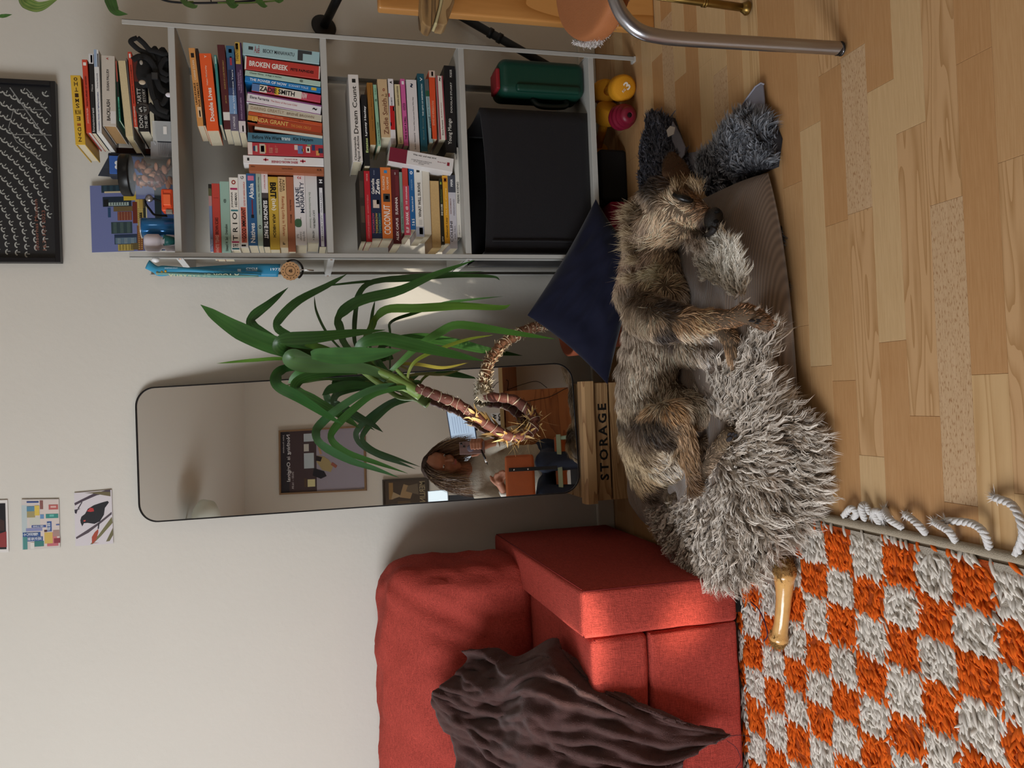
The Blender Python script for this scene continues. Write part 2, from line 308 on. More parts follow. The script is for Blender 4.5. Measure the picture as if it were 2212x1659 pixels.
# ================================================================== ROOM
YW = 2.42; XL, XR, YB, ZC = -2.2, 2.6, -1.15, 2.8
def struct(o): o['kind'] = 'structure'; return o
wallm = M('D9D4CA', 0.9, name='wall_paint', spec=0.2, bump=0.35, bscale=60, var=0.02, vscale=5)
warmw = M('D3C9BC', 0.9, name='wall_paint_warm', spec=0.2, bump=0.2, bscale=60)
struct(box('wall_back', (XL-.1, YW, 0), (XR+.1, YW+.1, ZC), wallm))
struct(box('wall_front', (XL-.1, YB-.1, 0), (XR+.1, YB, ZC), warmw))
struct(box('wall_right', (XR, YB, 0), (XR+.1, YW, ZC), warmw))
struct(box('ceiling', (XL-.1, YB-.1, ZC), (XR+.1, YW+.1, ZC+.1), M('D8D2C8', 0.9)))
# left wall has the window that lights the room: wall around an opening
wl = thing('wall_left', None, None, (XL, 0, 0)); wl['kind'] = 'structure'
for nm, a, b in (('wall_panel', (XL-.1, YB, 0), (XL, -0.6, ZC)), ('wall_panel', (XL-.1, 1.0, 0), (XL, YW, ZC)), ('wall_panel', (XL-.1, -0.6, 0), (XL, 1.0, 0.8)), ('wall_panel', (XL-.1, -0.6, 2.3), (XL, 1.0, ZC))):
    box(nm, a, b, warmw, wl)
wf = struct(box('window_1', (XL-.08, -0.6, 0.8), (XL-.03, -0.54, 2.3), M('F2F2F0', 0.5)))
for a, b in (((XL-.08, 0.94, 0.8), (XL-.03, 1.0, 2.3)), ((XL-.08, -0.6, 0.8), (XL-.03, 1.0, 0.86)), ((XL-.08, -0.6, 2.24), (XL-.03, 1.0, 2.3)), ((XL-.08, 0.17, 0.8), (XL-.03, 0.23, 2.3))):
    box('window_frame', a, b, M('F2F2F0', 0.5), wf)
skm = M('D6D1C4', 0.5, name='skirting_paint')
struct(box('baseboard_back', (XL, YW-0.014, 0), (XR, YW, 0.058), skm, bevel=0.004))
box('window_pane', (XL-.06, -.54, .86), (XL-.055, .94, 2.24), M('DCE8F4', .02, alpha=.2, spec=.8), wf)
# ---- laminate floor: narrow staves laid along the wall, each one a piece
floor = struct(box('floor', (XL-.1, YB-.1, -0.05), (XR+.1, YW+.1, -0.0012), M('8A6440', 0.6)))
WD = {'plain': wood('wood_plain', 'C39B6E', 'B58A5C', (3, 60, 60), 0.0), 'light': wood('wood_light', 'CDAC80', 'BF9C70', (3, 60, 60), 0.0),
      'warm': wood('wood_warm', 'BC9062', 'AE8052', (3, 60, 60), 0.0), 'flame': wood('wood_flame', 'C49C70', 'AC8356', (2.0, 22, 22), 1.0),
      'flame2': wood('wood_flame_light', 'CAA678', 'B68F60', (1.4, 18, 18), 0.8), 'speck': wood('wood_speckled', 'C8A884', 'BA9872', (2, 60, 60), 0, True)}
SW = 0.0639; S0 = 1.2965                                          # stave width and one seam
def strip_of(y): return math.floor((S0-y)/SW)
JN = {}
for (a, b, k0, k1) in (((1560.1, 187.5), (1642.3, 126.2), 'plain', 'plain'), ((2061.1, 141.2), (2132.9, 106.5), 'warm', 'light'), ((1873.6, 200.2), (1928, 171.3), 'warm', 'flame2'), ((1936.1, 289.4), (1995.1, 263.9), 'light', 'flame'),
                       ((1728.9, 283.6), (1770.6, 261.6), 'plain', 'light'), ((1831, 463), (1884, 448), 'speck', 'light'), ((1785, 489), (1829, 475), 'warm', 'warm'), ((1899.1, 739.8), (1955.8, 734.7), 'light', 'warm'), ((2098.1, 809.3), (2160.6, 807.6), 'warm', 'flame2'),
                       ((1856.3, 981.9), (1911.8, 988.2), 'flame', 'light'), ((1799.5, 822.7), (1848, 821.5), 'plain', 'warm'), ((2033, 434), (2074, 428), 'flame', 'speck'), ((2042, 1084), (2106, 1094), 'speck', 'warm'),
                       ((1999, 899), (2024, 899), 'flame', 'warm'), ((1790, 789), (1795, 789), 'light', 'plain'), ((1420, 122.7), (1439.7, 104.2), 'light', 'warm'), ((1465.2, 170.1), (1489.5, 150.5), 'light', 'warm'), ((2152, 352), (2205, 338), 'plain', 'flame')):
    A, B = PZ(a, 0), PZ(b, 0); JN.setdefault(strip_of((A[1]+B[1])/2), []).append(((A[0]+B[0])/2, k0, k1))     # k0 lies right of the joint, k1 left
_plk = {}
def plank_mesh(L, m):
    key = (round(L, 3), m.name)
    if key not in _plk:
        bm = bmesh.new(); add_box(bm, (-L/2+.0002, -SW/2+.00012, -0.0012), (L/2-.0002, SW/2-.00012, 0.0)); bmesh.ops.recalc_face_normals(bm, faces=bm.faces)
        up = [e for e in bm.edges if all(v.co.z > -0.0001 for v in e.verts)]; bmesh.ops.bevel(bm, geom=up, offset=0.00035, segments=1, affect='EDGES')
        me = bpy.data.meshes.new('plank'); bm.to_mesh(me); bm.free(); me.materials.append(m); _plk[key] = me
    return _plk[key]
r2 = random.Random(5); kinds = ['plain', 'light', 'warm', 'flame', 'flame2', 'speck']; wts = [6, 3, 4, 2, 2, 1]
LENS = [0.28, 0.34, 0.4, 0.46]
for k in range(-19, 9):
    yc = S0-(k+0.5)*SW
    if yc > YW+0.03: continue
    cuts = sorted(JN.get(k, []), key=lambda c: c[0]); xs = []
    if not cuts: cuts = [(r2.uniform(-0.3, 0.3), r2.choices(kinds, wts)[0], r2.choices(kinds, wts)[0])]
    seg = []; L0 = cuts[0][0]
    x = L0; first = True
    while x > -1.25: l = r2.choice(LENS); seg.append((x-l, x, cuts[0][2] if first else r2.choices(kinds, wts)[0])); x -= l; first = False
    for (c0, c1) in zip(cuts[:-1], cuts[1:]): seg.append((c0[0], c1[0], c0[1]))
    x = cuts[-1][0]; first = True
    while x < 1.75: l = r2.choice(LENS); seg.append((x, x+l, cuts[-1][1] if first else r2.choices(kinds, wts)[0])); x += l; first = False
    for (x0, x1, kd) in seg:
        if yc < 0.68 or x1 < -0.35 and yc < 1.2: continue
        o = bpy.data.objects.new('plank', plank_mesh(x1-x0, WD[kd])); COL.objects.link(o); o.location = ((x0+x1)/2, yc, 0); o.parent = floor
# the rest of the floor, away from the picture, as one sheet with the same wood
struct(box('floor_far', (XL, YB, -0.0012), (XR, S0-9*SW, 0.0), WD['plain'], floor))
# ================================================================== SHELVING UNIT
shm = M('B9B8B3', 0.5, name='shelf_paint', spec=0.4, bump=0.03, bscale=400); shl = M('D8D9D8', 0.45, name='shelf_edge')
X0, X1, YF, YBk = 0.371, 0.947, 2.10, 2.395; BZ = [1.232, 0.870, 0.511, 0.143]; BT = 0.0155; ZT = 1.334
shelf = thing('shelving_unit', 'tall pale grey metal shelving unit full of books against the wall', 'shelf', ((X0+X1)/2, 2.25, 0))
pw = 0.0125
def post(x, s, yf, d, lab=None):
    bm = bmesh.new(); add_box(bm, (x, yf, 0.006), (x+s*pw, yf+d*0.002, ZT)); add_box(bm, (x+s*(-0.0), yf, 0.006), (x+s*0.002, yf+d*0.024, ZT))
    bmesh.ops.recalc_face_normals(bm, faces=bm.faces); o = bm_obj('post', bm, shm, shelf, bevel=0.0005, segs=1)
    box('post_foot', (min(x, x+s*pw)-.0005, yf if d > 0 else yf-0.024, 0), (max(x, x+s*pw)+.0005, yf+0.024 if d > 0 else yf, 0.006), M('CFCFCB', 0.5), o)
for x, s in ((X0, 1), (X1, -1)):
    post(x, s, YF, 1); post(x, s, YBk, -1)
for z in BZ:
    o = box('shelf_board', (X0+0.0025, YF+0.0025, z-BT), (X1-0.0025, YBk-0.0025, z), shm, shelf, bevel=0.0008, segs=1)
for z in BZ:
    for x, s in ((X0, -1), (X1, 1)):
        b = box('side_brace', (x-0.0012 if s < 0 else x, YF+0.004, z-0.017), (x if s < 0 else x+0.0012, YBk-0.004, z-0.001), shl, shelf)
        for y in (YF+0.014, YBk-0.014): lathe('screw', [(0.0036, 0), (0.0036, 0.0016), (0.0018, 0.0024)], M('B07A55', 0.3, 1.0), b, 8, (x, y, z-0.009), (s, 0, 0), smooth=False)
# ================================================================== BOOKS
PAGE = M('DCD0B4', 0.9, name='paper_block', var=0.12, vscale=300); PAGEW = M('E8E4DA', 0.9, name='white_paper_block', var=0.08, vscale=300)
inkd = '1A1816'
def book(label, group, O, eL, eT, eD, L, T, D, cover, texts=(), bands=(), page=PAGE, hard=False, name='book', rough=0.45, reverse=False):
    O, eL, eT, eD = [np.array(v, float) for v in (O, eL, eT, eD)]
    t = thing(name, label, 'book', O, group); ct = 0.0022 if hard else 0.0009; Rm = np.stack([eL, eT, eD], 1); bm = bmesh.new(); ov = 0.003 if hard else 0.0
    add_box(bm, (0, 0, 0.0004), (L, ct, D), Rm, O); add_box(bm, (0, T-ct, 0.0004), (L, T, D), Rm, O)
    if not reverse: add_box(bm, (0.0002, 0.0002, 0), (L-.0002, T-.0002, ct), Rm, O)
    else: add_box(bm, (0.0002, 0.0002, D-ct), (L-.0002, T-.0002, D), Rm, O)
    bmesh.ops.recalc_face_normals(bm, faces=bm.faces); bm_obj('cover', bm, M(cover, rough, name='book_cover', spec=0.4), t, bevel=0.0005, segs=1)
    box('pages', (ov+.0003, ct, 0.001 if reverse else ct), (L-ov-.0003, T-ct, D-ov-(ct if reverse else .0006)), page, t, R=Rm, o=O)
    nr = -eD
    for (u0, u1, c, *rest) in bands:
        t0, t1 = rest if rest else (0.0, 1.0)
        P = [O+eL*(L*u)+eT*(T*v)+nr*0.00025 for u, v in ((u0, t0), (u1, t0), (u1, t1), (u0, t1))]; mesh('spine_print', P, [(0, 1, 2, 3)], M(c, rough, name='print'), t)
    for tx in texts:
        s, u0, u1, hf, c = tx[:5]; tc = tx[5] if len(tx) > 5 else 0.5; flip = tx[6] if len(tx) > 6 else False; bold = tx[7] if len(tx) > 7 else 0.012
        wv, hv = L*abs(u1-u0), T*hf
        a = O+eL*(L*min(u0, u1))+eT*(T*tc-hv/2)
        if flip == 'v': text('spine_text', s, O+eL*(L*max(u0, u1))+eT*(T*(tc-hf/2)), eT, -eL, T*hf, wv, c, t, bold)
        elif flip: text('spine_text', s, a+eL*wv+eT*hv, -eL, -eT, wv, hv, c, t, bold)
        else: text('spine_text', s, a, eL, eT, wv, hv, c, t, bold)
    return t
def flat_stack(items, zboard, yf, zoom, group, dfl=0.128, tilt=0.0, xoff=0.0, ztot=None, hz=0):
    ox, oy, sc = zoom; z = zboard
    Ts = [abs(PY(((it['x'][0])/sc+ox, (it['y'][0]+it['y'][1])/2/sc+oy), yf)[2]-PY(((it['x'][1])/sc+ox, (it['y'][0]+it['y'][1])/2/sc+oy), yf)[2]) for it in items]
    if ztot: k = ztot/sum(Ts); Ts = [t*k for t in Ts]
    for it, T in reversed(list(zip(items, Ts))):
        y = it.get('yf', yf); xm = sum(it['x'])/2/sc+ox
        xr_, xl_ = PY((xm, it['y'][0]/sc+oy), y)[0], PY((xm, it['y'][1]/sc+oy), y)[0]
        ya, yb = it['y']; tx = [((s,)+((yb-a)/(yb-ya), (yb-b)/(yb-ya))+tuple(r)) for (s, a, b, *r) in it.get('t', [])]
        bd = [((yb-a)/(yb-ya), (yb-b)/(yb-ya), *r) for (a, b, *r) in it.get('b', [])]
        a_ = it.get('a', 0.0); ca, sa = math.cos(a_), math.sin(a_); eL = (math.cos(tilt), 0, math.sin(tilt)); eT = (-math.sin(tilt), 0, math.cos(tilt))
        book(it['l'], group, (xl_, y, z+0.0002), eL, eT, (0, 1, 0), xr_-xl_, T-0.0004, it.get('d', dfl), it['c'], tx, bd, it.get('p', PAGE), it.get('hard', False), reverse=it.get('rev', False)); z += T
    return z
A = (380, 300, 5.529)
g = 'books lying flat in the left pile of the upper bookshelf'
flat_stack([
 dict(l='thin book with blue spine, topmost of the left pile on the upper bookshelf', x=(330, 372), y=(538, 1350), c='7C8CAE', b=[(538, 590, '20201C'), (590, 680, '5A5A3C'), (680, 800, 'B88A88')], t=[('Clara Törnvall', 1200, 1330, .5, 'DDE2EE')]),
 dict(l='red book titled White Tears Brown Scars in the left pile', x=(375, 478), y=(530, 1360), c='C4473C', t=[('WHITE TEARS', 1150, 1360, .42, 'EAB8A8'), ('BROWN SCARS', 940, 1140, .42, '3A1512')], b=[(700, 710, 'A83830', .2, .8)]),
 dict(l='mint green book by Edward W. Said, Orientalism, in the left pile', x=(478, 600), y=(505, 1360), c='9DBDAF', t=[('Edward W. Said   Orientalism', 1020, 1340, .28, '2A3532', .45), ('@', 715, 765, .3, '2A3532')]),
 dict(l='cream book The Trio by Johanna Hedman with coloured bars', x=(585, 700), y=(458, 1330), c='EFEAE0', t=[('THE', 1255, 1290, .6, '222222'), ('T R I O', 880, 1215, .55, '111111'), ('JOHANNA', 635, 820, .26, '222222', .72), ('HEDMAN', 645, 810, .26, '222222', .3), ('O', 490, 545, .5, 'A23A32', .5, False, .05)],
      b=[(585, 608, 'B03060', .1, .9), (845, 865, '3A8088', .1, .9), (1222, 1242, 'B03060', .1, .9), (1302, 1322, '3A7078', .1, .9)], hard=True),
 dict(l='white book The Good Immigrant with red title blocks', x=(695, 800), y=(420, 1300), c='E6E2E0', b=[(815, 1240, 'DB6A55', .15, .8), (1262, 1283, '181818', .3, .85)], t=[('THE', 1200, 1235, .35, '1A1010'), ('GOOD IMMIGRANT', 825, 1195, .5, '1A1010', .48, False, .03), ('EDITED BY NIKESH SHUKLA', 510, 800, .22, 'DB6A55', .3), ('G', 445, 480, .4, '222222')]),
 dict(l='blue book Natives by Akala with a red arrow', x=(805, 925), y=(410, 1275), c='2F6293', t=[('Natives', 1005, 1240, .5, 'F4F4F4', .5, False, .02), ('Akala', 530, 715, .5, 'F4F4F4', .5, False, .02)], b=[(440, 497, 'D77A9A', .2, .85), (725, 910, '7E2E38', .38, .52), (905, 945, '1C1A22', .3, .6)]),
 dict(l='pale green thin book by Clarice Lispector in the left pile', x=(922, 992), y=(405, 1280), c='A9BDAF', t=[('Clarice Lispector  Near to the Wild Heart', 455, 905, .32, '26302C', .5, True), ('0', 1030, 1075, .5, '26302C')]),
 dict(l='black and white book Silencing the Past in the left pile', x=(988, 1072), y=(395, 1290), c='17161A', b=[(400, 645, 'E8E2E2'), (650, 705, '4A4446')], t=[('SILENCING THE PAST', 735, 1190, .62, 'F2F2F2', .5, True, .03), ('MICHEL-ROLPH TROUILLOT', 435, 600, .22, 'C0404A', .5, True)]),
 dict(l='mustard yellow book BRIT(ish) by Afua Hirsch', x=(1072, 1198), y=(450, 1325), c='C9A63E', t=[('BRIT', 520, 710, .62, '14120C', .5, True, .04), ('(ish)', 712, 855, .5, 'F3EFE0', .5, True, .02), ('AFUA HIRSCH', 895, 1175, .3, '1C180C', .5, True, .03)]),
 dict(l='tan book Reading Lolita in Tehran by Azar Nafisi', x=(1200, 1305), y=(450, 1300), c='DDBE8E', t=[('AZAR\nNAFISI', 480, 630, .62, '4A3420', .5, True), ('Reading Lolita in Tehran', 690, 1160, .45, 'B0603A', .5, True), ('F', 1230, 1262, .3, '2A2018')]),
 dict(l='terracotta brown book below the tan one in the left pile', x=(1305, 1400), y=(450, 1350), c='A9684A', t=[('Anna Burns', 725, 860, .2, '3A1C10', .5, True), ('Milkman', 905, 1010, .2, '3A1C10', .5, True)]),
 dict(l='thick white book by Liane Moriarty with a green apple', x=(1390, 1535), y=(405, 1270), c='E6E2E2', t=[('LIANE', 580, 815, .36, '1F2A44', .7), ('MORIARTY', 515, 885, .36, '1F2A44', .3), ('apples\nnever\nfall', 1105, 1220, .8, '9A9A9A', .5, True), ('A\nR', 445, 485, .35, 'C0303A')], b=[(935, 965, '222A22', .46, .5)]),
 dict(l='white book by Lucy Hepburn, second from the bottom of the left pile', x=(1535, 1688), y=(435, 1240), c='DAD8D6', t=[('LUCY HEPBURN', 855, 1065, .17, '444A44', .35, True), ('Ein Ausschlussreicher Sommer', 640, 1070, .16, '8A9A8A', .65, True), ('HEYNE <', 1100, 1210, .16, '222222', .45, True)]),
 dict(l='black and purple book The Lonely City, bottom of the left pile', x=(1688, 1780), y=(430, 1290), c='17151C', b=[(585, 1285, 'E9E6E8', .3, .75), (890, 1288, '4A3560', .0, .28), (890, 1288, '4A3560', .77, 1.0)], t=[('THE LONELY CITY · OLIVIA LAING', 645, 1225, .2, '33303A', .52), ('H', 485, 530, .45, 'F0F0F0', .5, False, .05)]),
], BZ[1], 2.155, A, g, ztot=0.286)
# ---- apple print on the white book
apc = PY((1445/5.529+0, 0), 2.15) if False else PY((1462/5.529+380, 1005/5.529+300), 2.1542)
wb = [o for o in COL.objects if o.type == 'EMPTY' and 'green apple' in o.get('label', '')][0]
mesh('apple_print', [apc+np.array([.0125*math.cos(t)*(1-.12*math.cos(2*t)), 0, .0085*math.sin(t)*(1+.15*abs(math.cos(t)))]) for t in np.linspace(0, 2*PI, 26, endpoint=False)], [tuple(range(26))], M('44684A', .5, name='apple_green', var=.3, vscale=200), wb)
# ---- upright books, upper bookshelf right
Bz = (380, 60, 6.144)
def upright(items, zboard, yf, zoom, group, dfl=0.128, name='book'):
    ox, oy, sc = zoom
    for it in items:
        (xa, ya0, ya1), (xb, yb0, yb1) = it['L'], it['R']; y = it.get('yf', yf)
        tl = PY((xa/sc+ox, ya1/sc+oy), y); tr = PY((xa/sc+ox, ya0/sc+oy), y); bl = PY((xb/sc+ox, yb1/sc+oy), y)
        T = abs(tr[0]-tl[0]); eL = bl-tl; L = np.linalg.norm(eL); eL = eL/L; eT = np.array([-eL[2], 0, eL[0]]); 
        O = tl.copy(); low = min((O+eL*L)[2], (O+eL*L+eT*T)[2]); O[2] += zboard+0.0004-low
        du = xb-xa; tx = [((s, (a-xa)/du, (b-xa)/du)+tuple(r)) for (s, a, b, *r) in it.get('t', [])]; bd = [((a-xa)/du, (b-xa)/du, *r) for (a, b, *r) in it.get('b', [])]
        book(it['l'], group, O, eL, eT, (0, 1, 0), L, T*0.94, it.get('d', dfl), it['c'], tx, bd, it.get('p', PAGE), it.get('hard', False), name=name)
g = 'books standing upright on the upper bookshelf'
upright([
 dict(l='pale blue upright book by Becky Manawatu beside the right post', L=(885, 178, 352), R=(1905, 305, 482), c='A9C8CB', t=[('BECKY MANAWATU', 1150, 1565, .3, '3A3F44', .5), ('Auē', 1035, 1105, .62, 'A04A52', .55)], b=[(1610, 1680, '3C3E40', .1, .95), (1680, 1800, '3C3E40', .68, .95), (960, 1020, '3C3E40', .45, .72)]),
 dict(l='red upright book Broken Greek by Pete Paphides', L=(900, 362, 546), R=(1900, 500, 680), c='C23E36', b=[(902, 922, 'EFE6DA'), (1885, 1899, 'EFE6DA')], t=[('BROKEN GREEK', 960, 1470, .42, 'F4EEE6', .5, False, .03), ('PETE PAPHIDES', 1505, 1815, .22, '1A0C0C', .45, False, .03)]),
 dict(l='mint green thin upright book by Chester Himes', L=(890, 552, 626), R=(1895, 705, 778), c='B5D0C2', t=[('Chester Himes   A Rage in Harlem', 950, 1370, .36, '2A3A36', .55), ('@', 1610, 1660, .5, '2A3A36')]),
 dict(l='bright blue upright book The Power of Now', L=(892, 630, 706), R=(1900, 785, 862), c='1F7FC4', t=[('THE POWER OF NOW', 955, 1440, .52, 'F4F8FC', .5, False, .02), ('ECKHART TOLLE', 1470, 1730, .42, 'CFE2F4', .5)], b=[(1770, 1840, 'D8B84A', .25, .8)]),
 dict(l='multicoloured upright book NW by Zadie Smith', L=(990, 728, 832), R=(1908, 875, 990), c='C8445A', b=[(992, 1090, '5E83B8'), (1090, 1190, 'E8E2D4'), (1190, 1290, 'C85060'), (1290, 1350, 'E4C040'), (1350, 1645, 'E8E2D4')], t=[('ZADIE SMITH', 1090, 1555, .68, '16141A', .5, False, .03), ('NW', 1650, 1720, .8, 'F0EEEA', .5)]),
 dict(l='white upright book with purple edges by Elena Ferrante', L=(932, 836, 985), R=(1915, 998, 1162), c='ECE6EA', b=[(932, 1915, '8E4E86', .84, .98), (932, 1915, '8E4E86', .03, .1)], t=[('Elena Ferrante', 970, 1220, .26, '2A2A30', .55), ('The Story of the Lost Child', 1240, 1590, .22, 'C87A78', .5), ('~', 1800, 1860, .25, '222222', .5)]),
 dict(l='beige upright book Daring Greatly by Brené Brown', L=(940, 1005, 1097), R=(1920, 1165, 1243), c='CFC5B0', t=[('DARING GREATLY', 975, 1415, .46, 'A88F74', .5), ('BRENÉ BROWN', 1450, 1815, .46, '8A7560', .5)]),
 dict(l='thin orange-red upright book beside the Linda Grant book', L=(935, 1098, 1147), R=(1915, 1252, 1308), c='C8552E', t=[('DON-HERNEY MULLER', 1120, 1390, .4, 'EBA880'), ('WAS IST POPULISMUS?', 1400, 1660, .4, '8A3018')]),
 dict(l='orange and red upright book by Linda Grant, The Dark Circle', L=(930, 1150, 1250), R=(1920, 1312, 1400), c='B5482A', b=[(932, 1060, 'D8923C'), (932, 1060, '8A7A3A', 0, .3)], t=[('LINDA GRANT', 990, 1465, .62, 'E8C070', .55), ('THE DARK CIRCLE', 1500, 1770, .4, 'D8924A', .45)]),
 dict(l='thin brown upright book with pale pages beside the teal book', L=(1035, 1262, 1345), R=(1935, 1402, 1470), c='8E4426', b=[(1037, 1935, 'E0DACA', .0, .45)]),
 dict(l='dusty teal upright book Before We Were Trans by Kit Heyam', L=(940, 1378, 1500), R=(1940, 1470, 1560), c='4F7C90', t=[('Before We Were', 1000, 1385, .42, '16242C', .5, False, .02), ('trans', 1385, 1500, .36, 'E8F0F0', .5), ('Kit Heyam', 1540, 1805, .46, '16242C', .5, False, .02)]),
], BZ[1], 2.13, Bz, g)
upright([
 dict(l='red upright book with multicoloured folk ornament on its spine', L=(845, 28, 186), R=(1750, 75, 216), c='B83840', b=[(848, 900, 'E6D4CC'), (910, 935, '2E3A5C', .3, .7), (935, 960, 'BFC8B8', .25, .75), (985, 1050, 'C8B8A8', .1, .9), (1000, 1040, 'B83840', .25, .75), (1050, 1060, 'E8B050', .2, .8), (1400, 1440, 'E0C8C0', .5, .9), (1440, 1500, '6A7AA8', .2, .85), (1490, 1510, 'E0A850', .4, .6), (1540, 1590, 'EDE0D0', .3, .8), (1555, 1575, 'A83038', .42, .68), (1610, 1650, '34406A', .5, .95), (1660, 1700, 'D89A58', .1, .5), (1690, 1745, '2A3A50', .3, .7), (1555, 1600, '88A070', .85, .98)], t=[('Kein sammer', 1095, 1140, .7, 'D8907A'), ('Ein Leben', 1170, 1200, .6, 'D8907A')]),
 dict(l='white upright book Being Maori-Chinese with red ornaments', L=(788, 186, 292), R=(1752, 205, 326), c='EAE6E4', t=[('BEING MAORI-CHINESE', 1120, 1435, .28, 'B03A48', .32, True, .03), ('MIXED IDENTITIES', 1275, 1430, .14, 'B03A48', .68, True)], b=[(1025, 1085, 'C0404E', .45, .62), (1045, 1060, 'C0404E', .35, .75), (1465, 1530, 'C0404E', .42, .6), (1490, 1505, 'C0404E', .3, .72), (835, 860, '222222', .35, .7)]),
 dict(l='copper brown upright hardback between the white book and the left pile', L=(860, 294, 385), R=(1758, 325, 425), c='A5603F', t=[('Böblicx', 885, 935, .18, '4A2414', .7), ('Laurence Benaïm', 1250, 1380, .18, '4A2414', .6), ('KR', 1675, 1735, .3, '4A2414', .6)], yf=2.135),
], BZ[1], 2.13, A, g)
# ---- books lying on top of the upright ones
def lying(items, yf, zoom, group, dfl=0.128):
    ox, oy, sc = zoom
    for it in items:
        (ya, xa0, xa1), (yb, xb0, xb1) = it['R'], it['L']; y = it.get('yf', yf)     # right end (small y) and left end, x0 = top edge
        tr = PY((xa0/sc+ox, ya/sc+oy), y); br = PY((xa1/sc+ox, ya/sc+oy), y); bl = PY((xb1/sc+ox, yb/sc+oy), y)
        eL = br-bl; L = np.linalg.norm(eL); eL /= L; eT = np.array([-eL[2], 0, eL[0]]); T = abs((tr-br) @ eT)
        dv = yb-ya; tx = [((s, (yb-a)/dv, (yb-b)/dv)+tuple(r)) for (s, a, b, *r) in it.get('t', [])]; bd = [((yb-a)/dv, (yb-b)/dv, *r) for (a, b, *r) in it.get('b', [])]
        book(it['l'], group, bl, eL, eT, (0, 1, 0), L, T*0.94, it.get('d', dfl), it['c'], tx, bd, it.get('p', PAGE), it.get('hard', False), reverse=it.get('rev', False))
g = 'books lying on top of the upright books'
lying([
 dict(l='light orange book Unsuitable for Females, topmost of those lying on the upright books', R=(265, 160, 250), L=(1305, 275, 372), c='DB9A56', t=[('UNSUITABLE', 730, 1020, .28, '3A1E10', .72, False, .02), ('FOR FEMALES', 728, 1045, .28, '3A1E10', .28, False, .02), ('CARRIE DUNN', 430, 690, .3, 'F6E4C8', .5)], b=[(335, 395, '1C1210', .25, .75), (1050, 1190, 'E8C49A', .1, .7), (1095, 1180, '8A3A20', .3, .5)]),
 dict(l='thin dark brown book under the light orange one', R=(272, 255, 292), L=(1300, 372, 396), c='2A1814', d=0.15),
 dict(l='vivid orange book Double Lives on the upright books', R=(338, 296, 466), L=(1368, 400, 572), c='F0602A', t=[('Double Lives', 795, 1240, .36, 'FBEFE4', .45, False, .025), ('Helen McCarthy', 500, 760, .17, 'FBD8C0', .55), ('Y', 365, 400, .18, 'FBEFE4', .5)]),
 dict(l='thin teal book between the orange and the maroon book', R=(360, 500, 538), L=(1290, 572, 616), c='3F8C88', b=[(380, 480, 'A8C8C0', .3, .8)]),
 dict(l='maroon book with a white library label on its spine', R=(224, 540, 645), L=(1350, 620, 738), c='572427', t=[('SOURCE OF A B BK PETERS EARLY', 430, 815, .2, 'B89A5A', .4), ('JIM BOIS', 900, 1005, .2, 'B89A5A', .4)], b=[(1120, 1228, 'E6E2DC', .05, .95)]),
 dict(l='blue book with a mountain photo spine under the maroon one', R=(240, 655, 768), L=(1370, 740, 834), c='3B4E78', b=[(242, 400, '3A6A8C'), (285, 335, 'E6E6E0', .3, .7), (385, 500, 'A83848', .35, .6), (560, 800, '26304E', .2, .9), (900, 1145, '7EA2CC', .1, 1.0), (1150, 1368, '6C6478')], t=[('In the Wilderness Years', 560, 1140, .18, 'E6ECF4', .4), ('2 VINTAGE', 1180, 1345, .25, 'E8E4E8', .5)]),
 dict(l='purple book with a yellow sticker, lowest of those lying on the upright books', R=(196, 772, 868), L=(1395, 832, 930), c='4E3354', b=[(196, 485, 'D9B24A', .25, .95), (210, 290, 'ECE6DA', .5, .9), (1240, 1393, 'DDD4D4', .0, 1.0), (1300, 1380, '3A2438', .3, .5)], t=[('Low Motherhood in\nTwentieth-Century Britain', 560, 870, .6, 'C0A4C4', .5), ('ANGELA LANSLEY-SMITH', 930, 1220, .2, 'C0A4C4', .5), ('TWENTIETH', 240, 450, .4, '3A2A10', .7)]),
], 2.125, Bz, g, 0.12)
